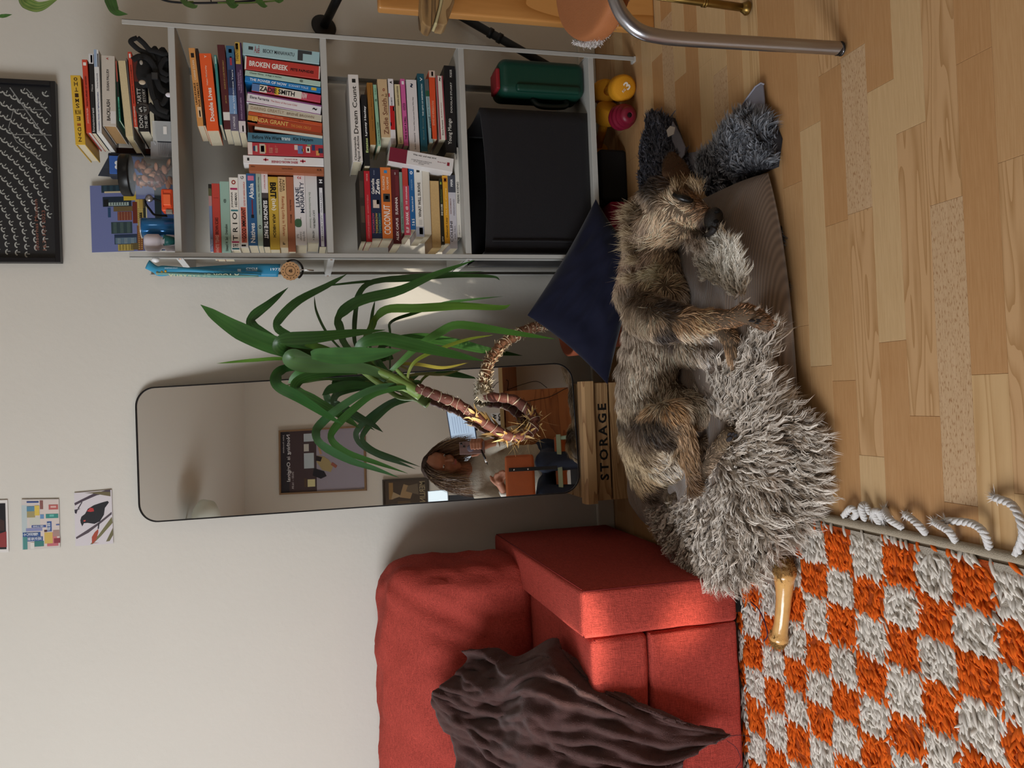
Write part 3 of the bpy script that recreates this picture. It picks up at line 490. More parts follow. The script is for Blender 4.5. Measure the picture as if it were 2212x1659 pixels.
# ---- lower bookshelf right pile
Cz = (690, 80, 6.382)
g = 'books in the right pile of the lower bookshelf'
lying([
 dict(l='white book Dream Count, topmost of the right pile on the lower bookshelf', R=(518, 385, 535), L=(1722, 442, 600), c='E2DCD6', t=[('Dream Count', 680, 1335, .44, '2A2622', .5), ('Chimamanda\nNgozi Adichie', 1365, 1715, .6, '2A2622', .5)], b=[(580, 632, '1A1A1A', .3, .65)], hard=True, d=.14),
 dict(l='black book Estates by Lynsey Hanley in the right pile', R=(792, 565, 648), L=(1780, 615, 700), c='1E1E20', t=[('Lynsey Hanley', 950, 1365, .42, 'F2F2F2', .4, False, .03), ('Estates', 1395, 1595, .42, 'C4D48C', .4, False, .03)]),
 dict(l='ochre brown book in the right pile of the lower bookshelf', R=(628, 648, 732), L=(1488, 692, 780), c='9C6A2E', t=[('Hilary Mantel Mantel Pieces', 660, 1290, .16, '5A3A14', .4)]),
 dict(l='mint green thin book in the right pile of the lower bookshelf', R=(655, 736, 785), L=(1505, 785, 850), c='96C2A4', t=[('Audre Lorde Sister Outsider', 1170, 1480, .4, '2A4034', .5), ('@', 855, 890, .6, '2A4034'), ('The Master', 700, 800, .3, '5A8068')]),
 dict(l='tan book by Zadie Smith with thin brown lettering', R=(580, 788, 928), L=(1385, 848, 985), c='CDB088', t=[('Zadie Smith', 850, 1345, .5, '7A4A34', .42), ('On\nBeauty', 780, 830, .7, '8A6A44', .35), ('O', 710, 750, .25, '8A3A2A', .4, False, .05)]),
 dict(l='white book splashed with red on its spine', R=(575, 940, 1018), L=(1480, 992, 1058), c='E4E0E2', b=[(950, 1280, 'C01E22', .05, .9), (960, 1020, 'E4E0E2', .0, .3), (1180, 1230, 'E4E0E2', .7, .95), (780, 830, 'C8404A', .8, 1.0), (1400, 1480, 'B0A8A8')], t=[('A', 610, 645, .45, '16141A', .5, False, .05), ('KILLING COMMENDATORE', 835, 945, .25, '7A7480')]),
 dict(l='cream thin book between the red-splashed and the pink book', R=(650, 1030, 1108), L=(1475, 1082, 1160), c='D9C99E', t=[('SUSAN SONTAG  AGAINST INTERPRETATION', 680, 950, .3, '4A4030'), ('ESSAYS', 1385, 1460, .4, '4A4030')], b=[(960, 1210, '8A7A54', .55, .6)]),
 dict(l='pink book This Is Not A Drill', R=(575, 1110, 1176), L=(1500, 1165, 1230), c='D0629E', t=[('THIS IS NOT A DRILL', 1095, 1415, .48, '2A1020', .45, False, .02), ('(((!)))', 915, 1010, .6, '2A1020', .5)], b=[(610, 655, 'F2E8EE', .25, .75)]),
 dict(l='thick white book by Elena Ferrante under the pink book', R=(590, 1185, 1335), L=(1590, 1238, 1388), c='E0DADA', t=[('ELENA FERRANTE   Those Who Leave and Those Who Stay', 830, 1550, .14, '3A3440', .42), ('~', 645, 700, .3, '26304A', .5)]),
 dict(l='teal book The Gifts of Imperfection', R=(505, 1340, 1440), L=(1580, 1392, 1495), c='1F5464', t=[('THE GIFTS OF IMPERFECTION', 650, 1090, .2, 'DDEAEA', .42, False, .02), ('V', 560, 610, .35, 'F0F4F4', .45), ('Brené Brown', 1120, 1415, .2, '6A7A70', .5)]),
 dict(l='grey, green and pale blue book in the right pile', R=(580, 1445, 1500), L=(1450, 1500, 1568), c='97B4B8', b=[(580, 740, '5C5F60'), (740, 820, '2F5A44')], t=[('Jane Turner', 830, 1080, .3, '3A4A4A'), ('rowell', 1100, 1250, .5, '1A2426')]),
 dict(l='orange thin book beside the white Ferrante paperback', R=(465, 1503, 1590), L=(1410, 1572, 1622), c='D9512C', b=[(465, 560, 'D0B8A8', .0, 1.0), (480, 540, 'F0F0F0', .3, .6)], t=[('EDWARD SAID REPRESENTATIONS', 880, 1220, .35, 'F2B090')]),
 dict(l='white book with dark red edges, My Brilliant Friend', R=(535, 1600, 1700), L=(1415, 1650, 1752), c='E4DCD2', b=[(535, 1415, '9C4A52', .78, 1.0), (535, 1415, '9C4A52', .0, .2)], t=[('Elena Ferrante', 1145, 1355, .22, '2A2622', .48), ('My Brilliant Friend', 910, 1115, .18, 'A0706A', .48), ('~', 560, 610, .25, '222222', .48)]),
 dict(l='thick black book Young Mungo by Douglas Stuart, bottom of the right pile', R=(400, 1708, 1868), L=(1600, 1758, 1892), c='1B1B1D', t=[('Young Mungo', 1130, 1485, .42, 'D4D0C8', .55), ('DOUGLAS STUART', 630, 1050, .16, 'C8C4BE', .4, False, .02), ('PICADOR', 455, 560, .2, 'E0DCD4', .4)], hard=True, d=.15),
], 2.14, Cz, g)
# ---- lower bookshelf left pile
Dz = (690, 300, 5.53)
g = 'books in the left pile of the lower bookshelf'
def mk(l, x, y, c, **k): return dict(l=l, x=x, y=y, c=c, **k)
ztop = flat_stack([
 mk('thin dark book with a photographed cover, top of the left pile below', (438, 500), (380, 1225), '3A322C', rough=1, b=[(500, 700, '4C4038', .2, .9), (800, 1000, '55483C', .1, .8)]),
 mk('red book Goodbye to Berlin in the left pile below', (500, 572), (380, 1230), 'BE2632', t=[('CHRISTOPHER ISHERWOOD   GOODBYE TO BERLIN', 670, 1190, .26, 'E88A88'), ('VINTAGE', 415, 505, .24, 'F0B0AC')]),
 mk('navy book Tomorrow and Tomorrow by Gabrielle Zevin', (580, 705), (345, 1190), '26304A', t=[('Gabrielle', 475, 660, .3, 'F2EEE8', .75, False, .02), ('Zevin', 480, 665, .42, 'F2EEE8', .3, False, .03), ('TOMORROW', 885, 1130, .2, 'C8526E', .82), ('TOMORROW', 885, 1130, .2, 'D8B850', .5), ('TOMORROW', 885, 1130, .2, '5AA89A', .2), ('FICTION', 375, 430, .1, 'A0A8C0', .6)], b=[(730, 825, 'D8C4B4', .2, .8), (730, 780, '1C2438', .15, .45)]),
 mk('orange book Coconut by Florence Olajide', (712, 838), (338, 1190), 'DD7A3A', t=[('COCONUT', 790, 1140, .62, 'F8F2EA', .5, False, .01), ('FLORENCE', 445, 610, .22, 'F4E0C8', .72), ('OLAJIDE', 455, 605, .22, 'F4E0C8', .32)], b=[(655, 752, '3A3A38', .15, .8), (680, 720, 'C8C4BC', .3, .6), (375, 410, '3A8AC0', .35, .65)]),
 mk('dark maroon book Susanna by Alex Capus', (845, 945), (365, 1255), '5C2026', t=[('ALEX CAPUS', 945, 1215, .3, 'F0E4E0', .45, False, .02), ('SUSANNA', 695, 905, .32, 'F0E4E0', .45, False, .02), ('CARLSEN', 400, 430, .15, 'E0C8C4')], b=[(440, 680, '6E2A30', .1, .5)]),
 mk('pale green thin book by James Baldwin in the left pile below', (948, 985), (395, 1115), '7F9C8E', t=[("James Baldwin  Giovanni's Room", 760, 1090, .5, '22302A')]),
 mk('red to pink book in the left pile below with white symbols', (985, 1060), (350, 1150), 'C24A5C', b=[(350, 560, 'BC4038'), (350, 1150, 'C4506A', 0, .12)], t=[('ELIF  SHAFAK', 870, 1120, .45, 'F4E8EA', .45, False, .02), ('@ 10 minutes', 570, 850, .4, 'F4E8EA', .45)]),
 mk('blue book with white lettering S&S in the left pile below', (1062, 1128), (350, 1085), '27639C', t=[('S & S', 955, 1035, .5, 'F0F4F8', .45, False, .02), ('Marxists are devil', 690, 870, .34, 'DCE8F4', .5), ('HEIDER', 480, 610, .25, '8AB0D4'), ('O', 385, 425, .5, 'F0F4F8', .5, False, .05)]),
 mk('white book What Will Survive with bold black title', (1128, 1225), (338, 1170), 'E6E2DA', t=[('WHAT WILL SURVIVE', 520, 935, .36, '141414', .45, False, .02)], b=[(365, 400, '2A2A28', .3, .7), (1048, 1168, 'A8ACB8'), (1060, 1140, '16161C', .15, .6), (965, 1030, 'D0CCC4', .2, .6)]),
 mk('off-white book with a plain spine in the left pile below', (1225, 1312), (345, 1140), 'D6CEBE', b=[(350, 1100, 'C4BCAC', .12, .16)]),
 mk('book with its brown page edges facing out in the left pile', (1315, 1425), (500, 1300), '9A7448', rev=True, p=M('C9A873', .9, name='old_paper', var=.15, vscale=300)),
 mk('dark olive book No Longer Human in the left pile below', (1425, 1468), (470, 1265), '26261F', t=[('DNS CAUSES', 780, 915, .45, 'E8E4D4', .45, False, .03), ('Albrecht Kaminer', 600, 765, .4, '6A7A3A'), ('DTV', 1165, 1225, .4, 'E8E4D4')], b=[(515, 545, '9AB040', .3, .7)]),
 mk('yellow book The Cost of Living by Deborah Levy', (1468, 1532), (437, 1250), 'DDA030', t=[('Deborah Levy', 940, 1175, .42, '4A3010', .45), ('The Cost of Living', 590, 915, .34, 'F4DC90', .45)], b=[(465, 515, '8A4A18', .2, .8), (478, 502, 'F4E8D0', .35, .65)]),
 mk('grey-white book Der Fall Collini by Ferdinand von Schirach', (1532, 1622), (430, 1310), 'C9C5CC', b=[(432, 640, '4A4C56')], t=[('COLLINI', 985, 1230, .34, '2A2024', .75, False, .01), ('DER FALL', 1035, 1195, .2, '7A7478', .3), ('FERDINAND', 720, 915, .2, '8A8288', .32), ('VON SCHIRACH', 715, 900, .18, '8A5A54', .75), ('PIPER', 480, 570, .3, 'F0F0F0', .5, False, .02)]),
 mk('large thin white book Pierre Koenig lying under both piles', (1624, 1676), (100, 1175), 'E4DED4', d=.2, hard=True, t=[('PIERRE KOENIG', 515, 770, .5, '2A2826', .5), ('TASCHEN', 145, 250, .4, '2A2826', .5), ('NEIL JACKSON', 1030, 1145, .25, '8A8478')]),
], BZ[2], 2.15, Dz, g)
# leaning book between the two piles
pa, pb, pc = [PY((x/5.53+690, y/5.53+300), 2.115) for x, y in ((850, 78), (826, 262), (1590, 400))]
eL = pc-pb; L = np.linalg.norm(eL); eL /= L; eT = np.array([-eL[2], 0, eL[0]]); T = abs((pa-pb) @ eT)
O = pb.copy(); O[2] += 0
book('maroon and white book leaning slantwise between the two lower piles', 'books in the left pile of the lower bookshelf', O, eL, eT, (0, 1, 0), L, T*.9, .11, 'E2DEDC', [('Was war und was wird', .36, .72, .12, '3A3434', .78), ('ein langer Rückentext in kleiner Schrift\nder über mehrere Zeilen läuft\nund weiter', .34, .66, .3, '7A7474', .3), ('Bruno Vogel', .75, .88, .1, 'A05060', .55)], [(0, .27, '7C2438'), (.9, .94, '8E2030', .4, .65)], PAGEW)
# ---- top of the shelf: pile
E_ = (140, 80, 6.635)
g = 'books piled on top of the shelving unit'
lying([
 dict(l='yellow book Swing Time by Zadie Smith, topmost of the pile on the shelving unit', R=(548, 68, 222), L=(1545, 158, 298), c='DDB33A', t=[(c, y1, y0, .36, col, .5, 'v') for c, y0, y1, col in (('Z', 1440, 1500, '3A2412'), ('A', 1370, 1425, '3A2412'), ('D', 1295, 1350, '3A2412'), ('I', 1240, 1275, 'A05A20'), ('E', 1140, 1200, '3A2412'), ('S', 955, 1020, '3A2412'), ('M', 885, 940, '3A2412'), ('I', 810, 865, '3A2412'), ('T', 725, 785, '3A2412'), ('H', 645, 705, '3A2412'), ('0', 580, 630, '3A2412'))] + [('SWING TIME', 1110, 1045, .6, '6A4A14', .5, 'v')], hard=True, d=.15),
 dict(l='red book by Judith Butler on top of the shelving unit', R=(322, 238, 320), L=(1375, 312, 385), c='CE4630', t=[("WHAT'S AFRAID OF GENDER?", 560, 1000, .34, '5A1410', .5, False, .02), ('JUDITH BUTLER', 1020, 1240, .34, 'F4C8B8', .5)], b=[(365, 410, 'F0E8E0', .25, .8)], hard=True, p=PAGEW, d=.15),
 dict(l='black book with white script under the red Butler book', R=(240, 335, 405), L=(1385, 388, 450), c='1C1A1C', b=[(242, 385, 'D8D8DA'), (260, 370, '4A5A8A', .2, .6)], t=[('Innamorati', 1020, 1360, .45, 'D8D4D0'), ('Neue', 680, 780, .4, 'B8B4B0')], d=.14),
 dict(l='white paperback Colonialism by Tracey Reynolds under the black book', R=(180, 405, 482), L=(1382, 452, 530), c='E2E2E0', b=[(182, 430, '9AB0CC', .4, .95), (240, 430, '2A2A34', .1, .3)], t=[('Colonialism, Identity and Fighting Imperialism', 790, 1350, .3, '2A3A7A', .45, False, .02), ('Tracey Reynolds', 520, 740, .26, '2A2A4A', .45, False, .02)], p=PAGEW, d=.2),
 dict(l='thick beige book Backlash by Susan Faludi', R=(270, 508, 715), L=(1285, 528, 738), c='C9C0B4', t=[('BACKLASH', 905, 1205, .26, '1E1C1C', .55, False, .02), ('SUSAN FALUDI', 475, 780, .18, '3A3636', .55, False, .02), ('A', 300, 335, .18, 'B03A30', .55)], b=[(1065, 1245, 'DCD8D4', .02, .4)], p=M('B08A5C', .9, name='brown_paper_block', var=.15, vscale=300), hard=True, d=.15),
 dict(l='green and black thin book wedged under the beige one', R=(345, 722, 745), L=(1200, 760, 800), c='55AE92', b=[(345, 640, 'A84C40'), (640, 860, '1E1C1E')], t=[('Dambudzo Marechera', 920, 1160, .5, '1E4A3C')], d=.12),
 dict(l='book with cream page edges facing out on top of the shelf', R=(335, 748, 872), L=(1420, 812, 985), c='2A2624', rev=True, p=M('D6C399', .9, name='cream_paper_block', var=.12, vscale=300), d=.14),
 dict(l='thin grey magazine in the pile on top of the shelf', R=(300, 874, 892), L=(1480, 985, 1003), c='6A6664', d=.16),
 dict(l='thin red paperback above the black Tartt book', R=(210, 895, 955), L=(1290, 990, 1046), c='C9452F', t=[('LAUREN WEISBERGER', 990, 1270, .32, 'F4D0C0'), ('WHEN LIFE GIVES YOU LULULEMONS', 400, 960, .34, '5A1410')], b=[(240, 300, 'F0E8E0', .3, .7)]),
 dict(l='black book The Secret History by Donna Tartt, lowest on top of the shelf', R=(330, 960, 1135), L=(1355, 1062, 1218), c='171517', t=[('DONNA TARTT', 735, 1300, .34, 'D8D4CC', .68), ('THE SECRET HISTORY', 745, 1310, .24, 'D8D4CC', .25)], b=[(330, 640, '5A1E18', .6, 1.0)], hard=True, d=.14),
 dict(l='two-tone notebook with cream pages under the black Tartt book', R=(420, 1160, 1235), L=(1400, 1225, 1300), c='3A2E26', rev=True, d=.14),
 dict(l='flat black case at the very bottom of the pile on top of the shelf', R=(420, 1240, 1452), L=(1400, 1305, 1500), c='161618', d=.15, p=M('161618', .8)),
], 2.15, E_, g)
# ================================================================== SOFA
sofam = weave('AC453B', 'red_linen', 620, 0.6, 0.38); seamm = M('6E1A18', 0.9, name='seam')
XS0, XS1, YSF, YSB, ZA = -1.75, -0.412, 1.622, 2.405, 0.394
sofa = thing('sofa', 'low red fabric sofa with a box armrest beside the dog bed', 'sofa', (-0.9, 2.0, 0))
def soft_box(name, a, b, mat, parent, r=0.018, n=14, puff=0.006, wr=0.0, seed=0, R=None, o=None, skew=None):
    a = np.array(a, float); b = np.array(b, float); c = (a+b)/2; h = (b-a)/2; V = []; F = []; idx = {}
    def put(p):
        k = tuple(np.round(p, 5))
        if k not in idx:
            q = p.copy(); inner = np.clip(q, -(h-r), h-r); d = q-inner; L = np.linalg.norm(d)
            if L > 1e-9: q = inner+d/L*r
            m = q/h; ax = np.argmax(np.abs(p/h)); o1, o2 = [i for i in range(3) if i != ax]
            bul = puff*(1-m[o1]**4)*(1-m[o2]**4); q[ax] += math.copysign(bul, q[ax])
            if wr: q[ax] += wr*mnoise.noise(Vector((q*9+seed))) + wr*.6*mnoise.noise(Vector((q*22+seed)))
            q = q+c
            if skew: q = skew(q)
            if R is not None: q = R @ q
            if o is not None: q = q+np.array(o)
            idx[k] = len(V); V.append(q)
        return idx[k]
    for ax in range(3):
        o1, o2 = [i for i in range(3) if i != ax]; n1 = max(4, int(n*h[o1]/h.max())+3); n2 = max(4, int(n*h[o2]/h.max())+3)
        def cuts(hh, nn): s = np.linspace(-hh, hh, nn*2+1); return np.unique(np.concatenate([s, [-hh+r*.3, -hh+r*.65, -hh+r, hh-r, hh-r*.65, hh-r*.3]]))
        c1, c2 = cuts(h[o1], n1), cuts(h[o2], n2)
        for sg in (-1, 1):
            for i in range(len(c1)-1):
                for j in range(len(c2)-1):
                    q = []
                    for (u, v) in ((c1[i], c2[j]), (c1[i+1], c2[j]), (c1[i+1], c2[j+1]), (c1[i], c2[j+1])):
                        p = np.zeros(3); p[ax] = sg*h[ax]; p[o1] = u; p[o2] = v; q.append(put(p))
                    if (sg > 0) == (ax != 1): F.append(q)
                    else: F.append(q[::-1])
    return mesh(name, V, F, mat, parent, True)
# armrest, seat cushion with its seam, base front, feet
arm = soft_box('armrest', (XS1-0.104, YSF, 0.03), (XS1, YSB-0.002, ZA), sofam, sofa, r=0.010, puff=0.004, wr=0.0015, seed=3)
def seam(pts, parent, r=0.0012): tube('seam', pts, r, seamm, parent, 6)
seam([(XS1+.0005, YSF+.004, ZA-.002), (XS1+.0005, YSB-.02, ZA-.002)], arm); seam([(XS1-.003, YSF-.002, .05), (XS1-.003, YSF-.002, ZA-.004)], arm); seam([(XS1-.101, YSF-.001, ZA-.003), (XS1-.101, YSB-.22, ZA-.003)], arm)
seat = soft_box('seat_cushion', (XS0, YSF+0.004, 0.245), (XS1-0.107, 2.30, 0.372), sofam, sofa, r=0.014, puff=0.006, wr=0.004, seed=8)
seam([(XS1-.112, YSF+.004, .366), (XS1-.112, 2.15, .369)], seat)
soft_box('base_front', (XS0, YSF+0.001, 0.03), (XS1-0.106, 2.39, 0.243), sofam, sofa, r=0.010, puff=0.003, wr=0.003, seed=12)
for x in (XS1-0.06, -1.6):
    for y in (YSF+0.05, 2.3): box('sofa_foot', (x-.03, y-.035, 0), (x+.03, y+.035, 0.032), M('15110F', 0.5), sofa, bevel=0.003)
# back cushion: a creased, overstuffed pad leaning on the wall
def back_skew(q):
    t = (q[2]-0.36)/0.38; q[1] += 0.10*max(0, t); 
    if t > .75: q[0] -= 0.02*(t-.75)
    for (xc, wd, am) in ((-0.60, .022, .026), (-0.66, .016, .016), (-0.74, .03, .012), (-1.0, .04, .018)):
        q[1] += am*math.exp(-((q[0]-xc-0.22*(t-.5))/wd)**2)*max(0, 1-abs(t-.35)) if q[1] < 2.30 else 0
    return q
soft_box('back_cushion', (-1.45, 2.08, 0.36), (-0.468, 2.295, 0.742), sofam, sofa, r=0.045, n=22, puff=0.028, wr=0.016, seed=21, skew=back_skew)
box('back_frame', (XS0, 2.385, 0.03), (XS1-.11, 2.41, 0.60), sofam, sofa, bevel=.004)
# ================================================================== BROWN THROW
thr = M('513A37', 0.95, name='brown_wool', spec=0.1, bump=0.9, bscale=500, var=0.35, vscale=60, sheen=0.15)
def Pq(px, py, y=None, z=None): return PY((px, py), y) if y is not None else PZ((px, py), z)
SZ = 0.392
ctrl = [  # rows run from the sofa back down over the seat to the front; columns from right (small y px) to left
 [(1010, 1400, 2.02), (1000, 1440, 2.03), (960, 1480, 2.05), (945, 1500, 2.06), (960, 1560, 2.06), (990, 1620, 2.06), (1000, 1720, 2.05)],
 [(1080, 1400, 1.99), (1060, 1450, 1.96), (1030, 1500, 1.95), (1010, 1540, 1.98), (1030, 1590, 1.94), (1060, 1650, 1.96), (1060, 1740, 1.95)],
 [(1120, 1420, 1.93), (1105, 1460, 1.86), (1100, 1510, 1.88), (1090, 1560, 1.86), (1100, 1620, 1.85), (1120, 1680, 1.86), (1130, 1760, 1.86)],
 [(1185, 1385, 1.83), (1180, 1430, 1.75), (1150, 1490, 1.73), (1150, 1560, 1.74), (1160, 1630, 1.72), (1180, 1690, 1.74), (1200, 1770, 1.74)],
 [(1215, 1390, 1.80), (1250, 1450, 1.70), (1230, 1510, 1.67), (1220, 1580, 1.69), (1230, 1650, 1.66), (1250, 1700, 1.68), (1270, 1780, 1.68)],
 [(1260, 1450, 1.70), (1320, 1485, 1.64), (1330, 1530, 1.615), (1330, 1590, 1.61), (1320, 1650, 1.615), (1330, 1700, 1.61), (1340, 1790, 1.61)],
 [(1300, 1480, 1.66), (1400, 1525, 1.605), (1430, 1560, 1.595), (1430, 1620, 1.59), (1420, 1665, 1.60), (1420, 1720, 1.60), (1420, 1800, 1.60)],
 [(1360, 1505, 1.62), (1490, 1555, 1.603), (1575, 1583, 1.598), (1545, 1600, 1.585), (1480, 1640, 1.595), (1460, 1720, 1.60), (1450, 1800, 1.60)]]
G = bez_grid([[PY((a, b), c) for a, b, c in row] for row in ctrl], 110, 120)
for i in range(G.shape[0]):
    for j in range(G.shape[1]):
        p = G[i, j]; u, v = i/110, j/120; q = Vector((u*5, v*7, 1.3)); f = mnoise.noise(q)*0.5+mnoise.noise(q*2.3)*0.3
        rid = 1-abs(mnoise.noise(Vector((u*1.6+v*2.2, v*7.5-u*2, 4.0))))*2.6; G[i, j] = p+np.array([0.003, -0.024, 0.020])*(f*1.1+max(0, rid)*.95+.35*mnoise.noise(Vector((u*19, v*23, 8))))
thrw = thing('throw_blanket', 'dark brown felted wool throw crumpled over the red sofa', 'blanket', (-0.75, 1.8, 0.37))
grid_mesh('blanket_cloth', G, thr, thrw, True, 0.004)
E1 = np.vstack([G[:, 0], G[-1, :60]]); k = rng.integers(0, len(E1), 700); d = rng.normal(size=(700, 3))*[1, .5, 1]
strands('frayed_edge', E1[k]+rng.normal(size=(700, 3))*.001, d, rng.uniform(.003, .012, 700), .0006, fur_mat('frays'), thrw, lin('4E3A38'), lin('7A5A50'), 2)
fp = G[rng.integers(3, 107, 16000), rng.integers(3, 117, 16000)]+rng.normal(size=(16000, 3))*.002; d = rng.normal(size=(16000, 3)); d[:, 1] -= .3
strands('wool_fuzz', fp, d, rng.uniform(.004, .010, 16000), .0006, bpy.data.materials['frays'], thrw, lin('3E2C2A'), lin('7E6460'), 2, curl=.001)
for (pts) in ([(1575, 1590, 1.597), (1600, 1588, 1.59), (1625, 1592, 1.585)], [(1570, 1600, 1.597), (1590, 1615, 1.594), (1600, 1640, 1.594), (1590, 1659, 1.594)]):
    tube('loose_thread', smooth_path([PY((a, b), c) for a, b, c in pts], 14), .0006, M('2A2030', .9), thrw, 5)
# ================================================================== RUG
rug = thing('rug', 'thick orange and cream chequered wool rug with white knotted fringe', 'rug', (-0.7, 1.1, 0))
RX, RY0, RY1 = -0.252, 0.55, 1.70
box('rug_backing', (-1.3, RY0, 0), (RX, RY1, 0.006), M('8A7A66', 0.95, bump=.8, bscale=900), rug)
vb = M('A99C88', 0.95, name='rug_binding', bump=1.0, bscale=700, var=.2, vscale=400)
tube('binding', [(RX+.002, y, .006) for y in np.linspace(RY0, 1.40, 30)], .008, vb, rug, 8)
CX, CYs = 0.0695, 0.0772; YO = 1.331
N = 17500; rx = rng.uniform(-1.02, RX-0.012, N); ry = rng.uniform(0.62, 1.66, N)
rx = np.round(rx/0.0162)*0.0162+rng.normal(0, .0016, N)                      # knotted rows
wob = lambda a, s: np.array([0.006*mnoise.noise(Vector((p*14+s, s, q*14))) for p, q in a])
ab = np.stack([rx, ry], 1); ix = np.floor((RX-0.010-(rx+wob(ab, 1.)))/CX); iy = np.floor((YO-(ry+wob(ab, 5.)))/CYs); chk = ((ix+iy) % 2) == 1
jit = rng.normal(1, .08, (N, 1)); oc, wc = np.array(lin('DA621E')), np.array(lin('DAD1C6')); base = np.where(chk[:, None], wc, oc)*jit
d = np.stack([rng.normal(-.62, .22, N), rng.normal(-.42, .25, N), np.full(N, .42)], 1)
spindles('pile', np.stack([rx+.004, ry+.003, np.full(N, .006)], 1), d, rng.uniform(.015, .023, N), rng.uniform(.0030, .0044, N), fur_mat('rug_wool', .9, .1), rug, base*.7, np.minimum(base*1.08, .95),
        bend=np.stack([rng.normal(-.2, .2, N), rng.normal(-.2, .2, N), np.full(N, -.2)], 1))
sq = []
for a in range(14):
    for b in range(15):
        x1, y1 = RX-.010-a*CX, YO-(b-4)*CYs
        if y1 < .6 or x1 < -1.25: continue
        sq.append((a, b, x1, y1))
Vw, Fw, Vo, Fo = [], [], [], []
for a, b, x1, y1 in sq:
    q = [(x1-CX, y1-CYs, .009), (x1, y1-CYs, .009), (x1, y1, .009), (x1-CX, y1, .009)]
    V_, F_ = (Vw, Fw) if (a+b-4) % 2 == 1 else (Vo, Fo); F_.append(tuple(range(len(V_), len(V_)+4))); V_ += q
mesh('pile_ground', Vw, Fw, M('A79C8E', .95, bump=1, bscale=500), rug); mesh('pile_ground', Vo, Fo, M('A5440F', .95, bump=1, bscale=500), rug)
tw = M('D9D5D2', .9, name='fringe_yarn', bump=.6, bscale=800)
def tassel(pts, z=.008, fray=True):
    P = smooth_path([PZ((a, b), z+h) for a, b, h in pts], 22); s = np.linspace(0, 1, 22)
    bm_V = []; bm_F = []
    for ph in (0, PI*2/3, PI*4/3):
        T = np.gradient(P, axis=0); T /= np.linalg.norm(T, axis=1)[:, None]; u = np.cross(T, [0, 0, 1.]); u /= np.linalg.norm(u, axis=1)[:, None]; w_ = np.cross(u, T)
        Q = smooth_path(P+u*(.0030*np.cos(ph+s*26))[:, None]+w_*(.0030*np.sin(ph+s*26))[:, None], 60); V, F = tube_geo(Q, .0034, 6); k = len(bm_V); bm_V += V; bm_F += [tuple(i+k for i in f) for f in F]
    o = mesh('tassel', bm_V, bm_F, tw, rug, True)
    if fray:
        n = 60; d = (P[-1]-P[-3]); d /= np.linalg.norm(d); dd = d+rng.normal(size=(n, 3))*[.45, .45, .25]; strands('frayed_end', np.repeat(P[-1:], n, 0), dd, rng.uniform(.012, .022, n), .0016, fur_mat('fringe_fray'), o, lin('DAD6D4'), lin('F0EEEC'), 2, kind=None)
for t in ([(1822, 1115, 0), (1838, 1098, .01), (1850, 1108, .004), (1845, 1118, 0)], [(1868, 1122, 0), (1860, 1098, .012), (1868, 1090, .004), (1880, 1108, 0)], [(1900, 1130, 0), (1885, 1108, .012), (1897, 1105, .006), (1905, 1120, 0)], [(1950, 1140, 0), (1925, 1125, .012), (1915, 1110, .006), (1912, 1102, 0)],
          [(2000, 1152, 0), (1985, 1135, .014), (1962, 1115, .008), (1957, 1112, 0)], [(2065, 1170, 0), (2050, 1148, .014), (2030, 1135, .008), (2020, 1128, 0)], [(2138, 1185, 0), (2125, 1150, .014), (2095, 1130, .01), (2045, 1125, 0)], [(2195, 1200, 0), (2210, 1150, .014), (2190, 1095, .012), (2150, 1075, 0)]): tassel(t)
wr_ = thing('thread_scrap', 'dark purple thread lying on the rug between sofa and chew bone', 'thread', PZ((1640, 1340), .02)); tube('thread', smooth_path([PZ(p, .026) for p in ((1622, 1300), (1640, 1318), (1652, 1345), (1658, 1372), (1650, 1385))], 20), .0012, M('352A48', .7), wr_, 6)
# ================================================================== CHEW BONE
bc = thing('chew_bone', 'glossy tan chew bone with gnawed ends lying on the rug', 'bone', PZ((1690, 1300), .02))
p0, p1 = PZ((1694, 1222), .042), PZ((1680, 1385), .036)
bt = M('D9A866', .18, name='chew_hide', spec=.6, bump=.3, bscale=120, var=.15, vscale=60, coat=.6); fib = fur_mat('chewed_fibre', .6, .3)
S = np.linspace(0, 1, 30); P = p0[None]*(1-S[:, None])+p1[None]*S[:, None]; P[:, 2] -= .006*np.sin(S*PI); P[:, 0] += .004*np.sin(S*5)
R_ = np.interp(S, [0, .1, .25, .45, .75, .86, .94, 1], [.014, .024, .019, .0155, .0145, .016, .021, .012])
mesh('shaft', *tube_geo(P, R_, 20), bt, bc, True)
for (c, r_, nm) in ((P[2], .027, 'gnawed_end'), (P[27], .022, 'gnawed_end')):
    V, F = [], []
    bm = bmesh.new(); bmesh.ops.create_icosphere(bm, subdivisions=4, radius=1)
    for v in bm.verts: k = 1+.18*mnoise.noise(v.co*3)+.12*mnoise.noise(v.co*9); v.co = Vector(c)+Vector((v.co.x*r_*k, v.co.y*r_*.75*k, v.co.z*r_*.8*k))
    e = bm_obj(nm, bm, M('8F6A38', .8, bump=1, bscale=600, var=.4, vscale=200), bc, True)
    n = 1500; q, nn = surf_samples(e.data, n); strands('chewed_fibres', q, nn+rng.normal(size=(n, 3))*.9, rng.uniform(.003, .007, n), .0006, fib, e, lin('7A5628'), lin('C89C5C'), 2, curl=.001)
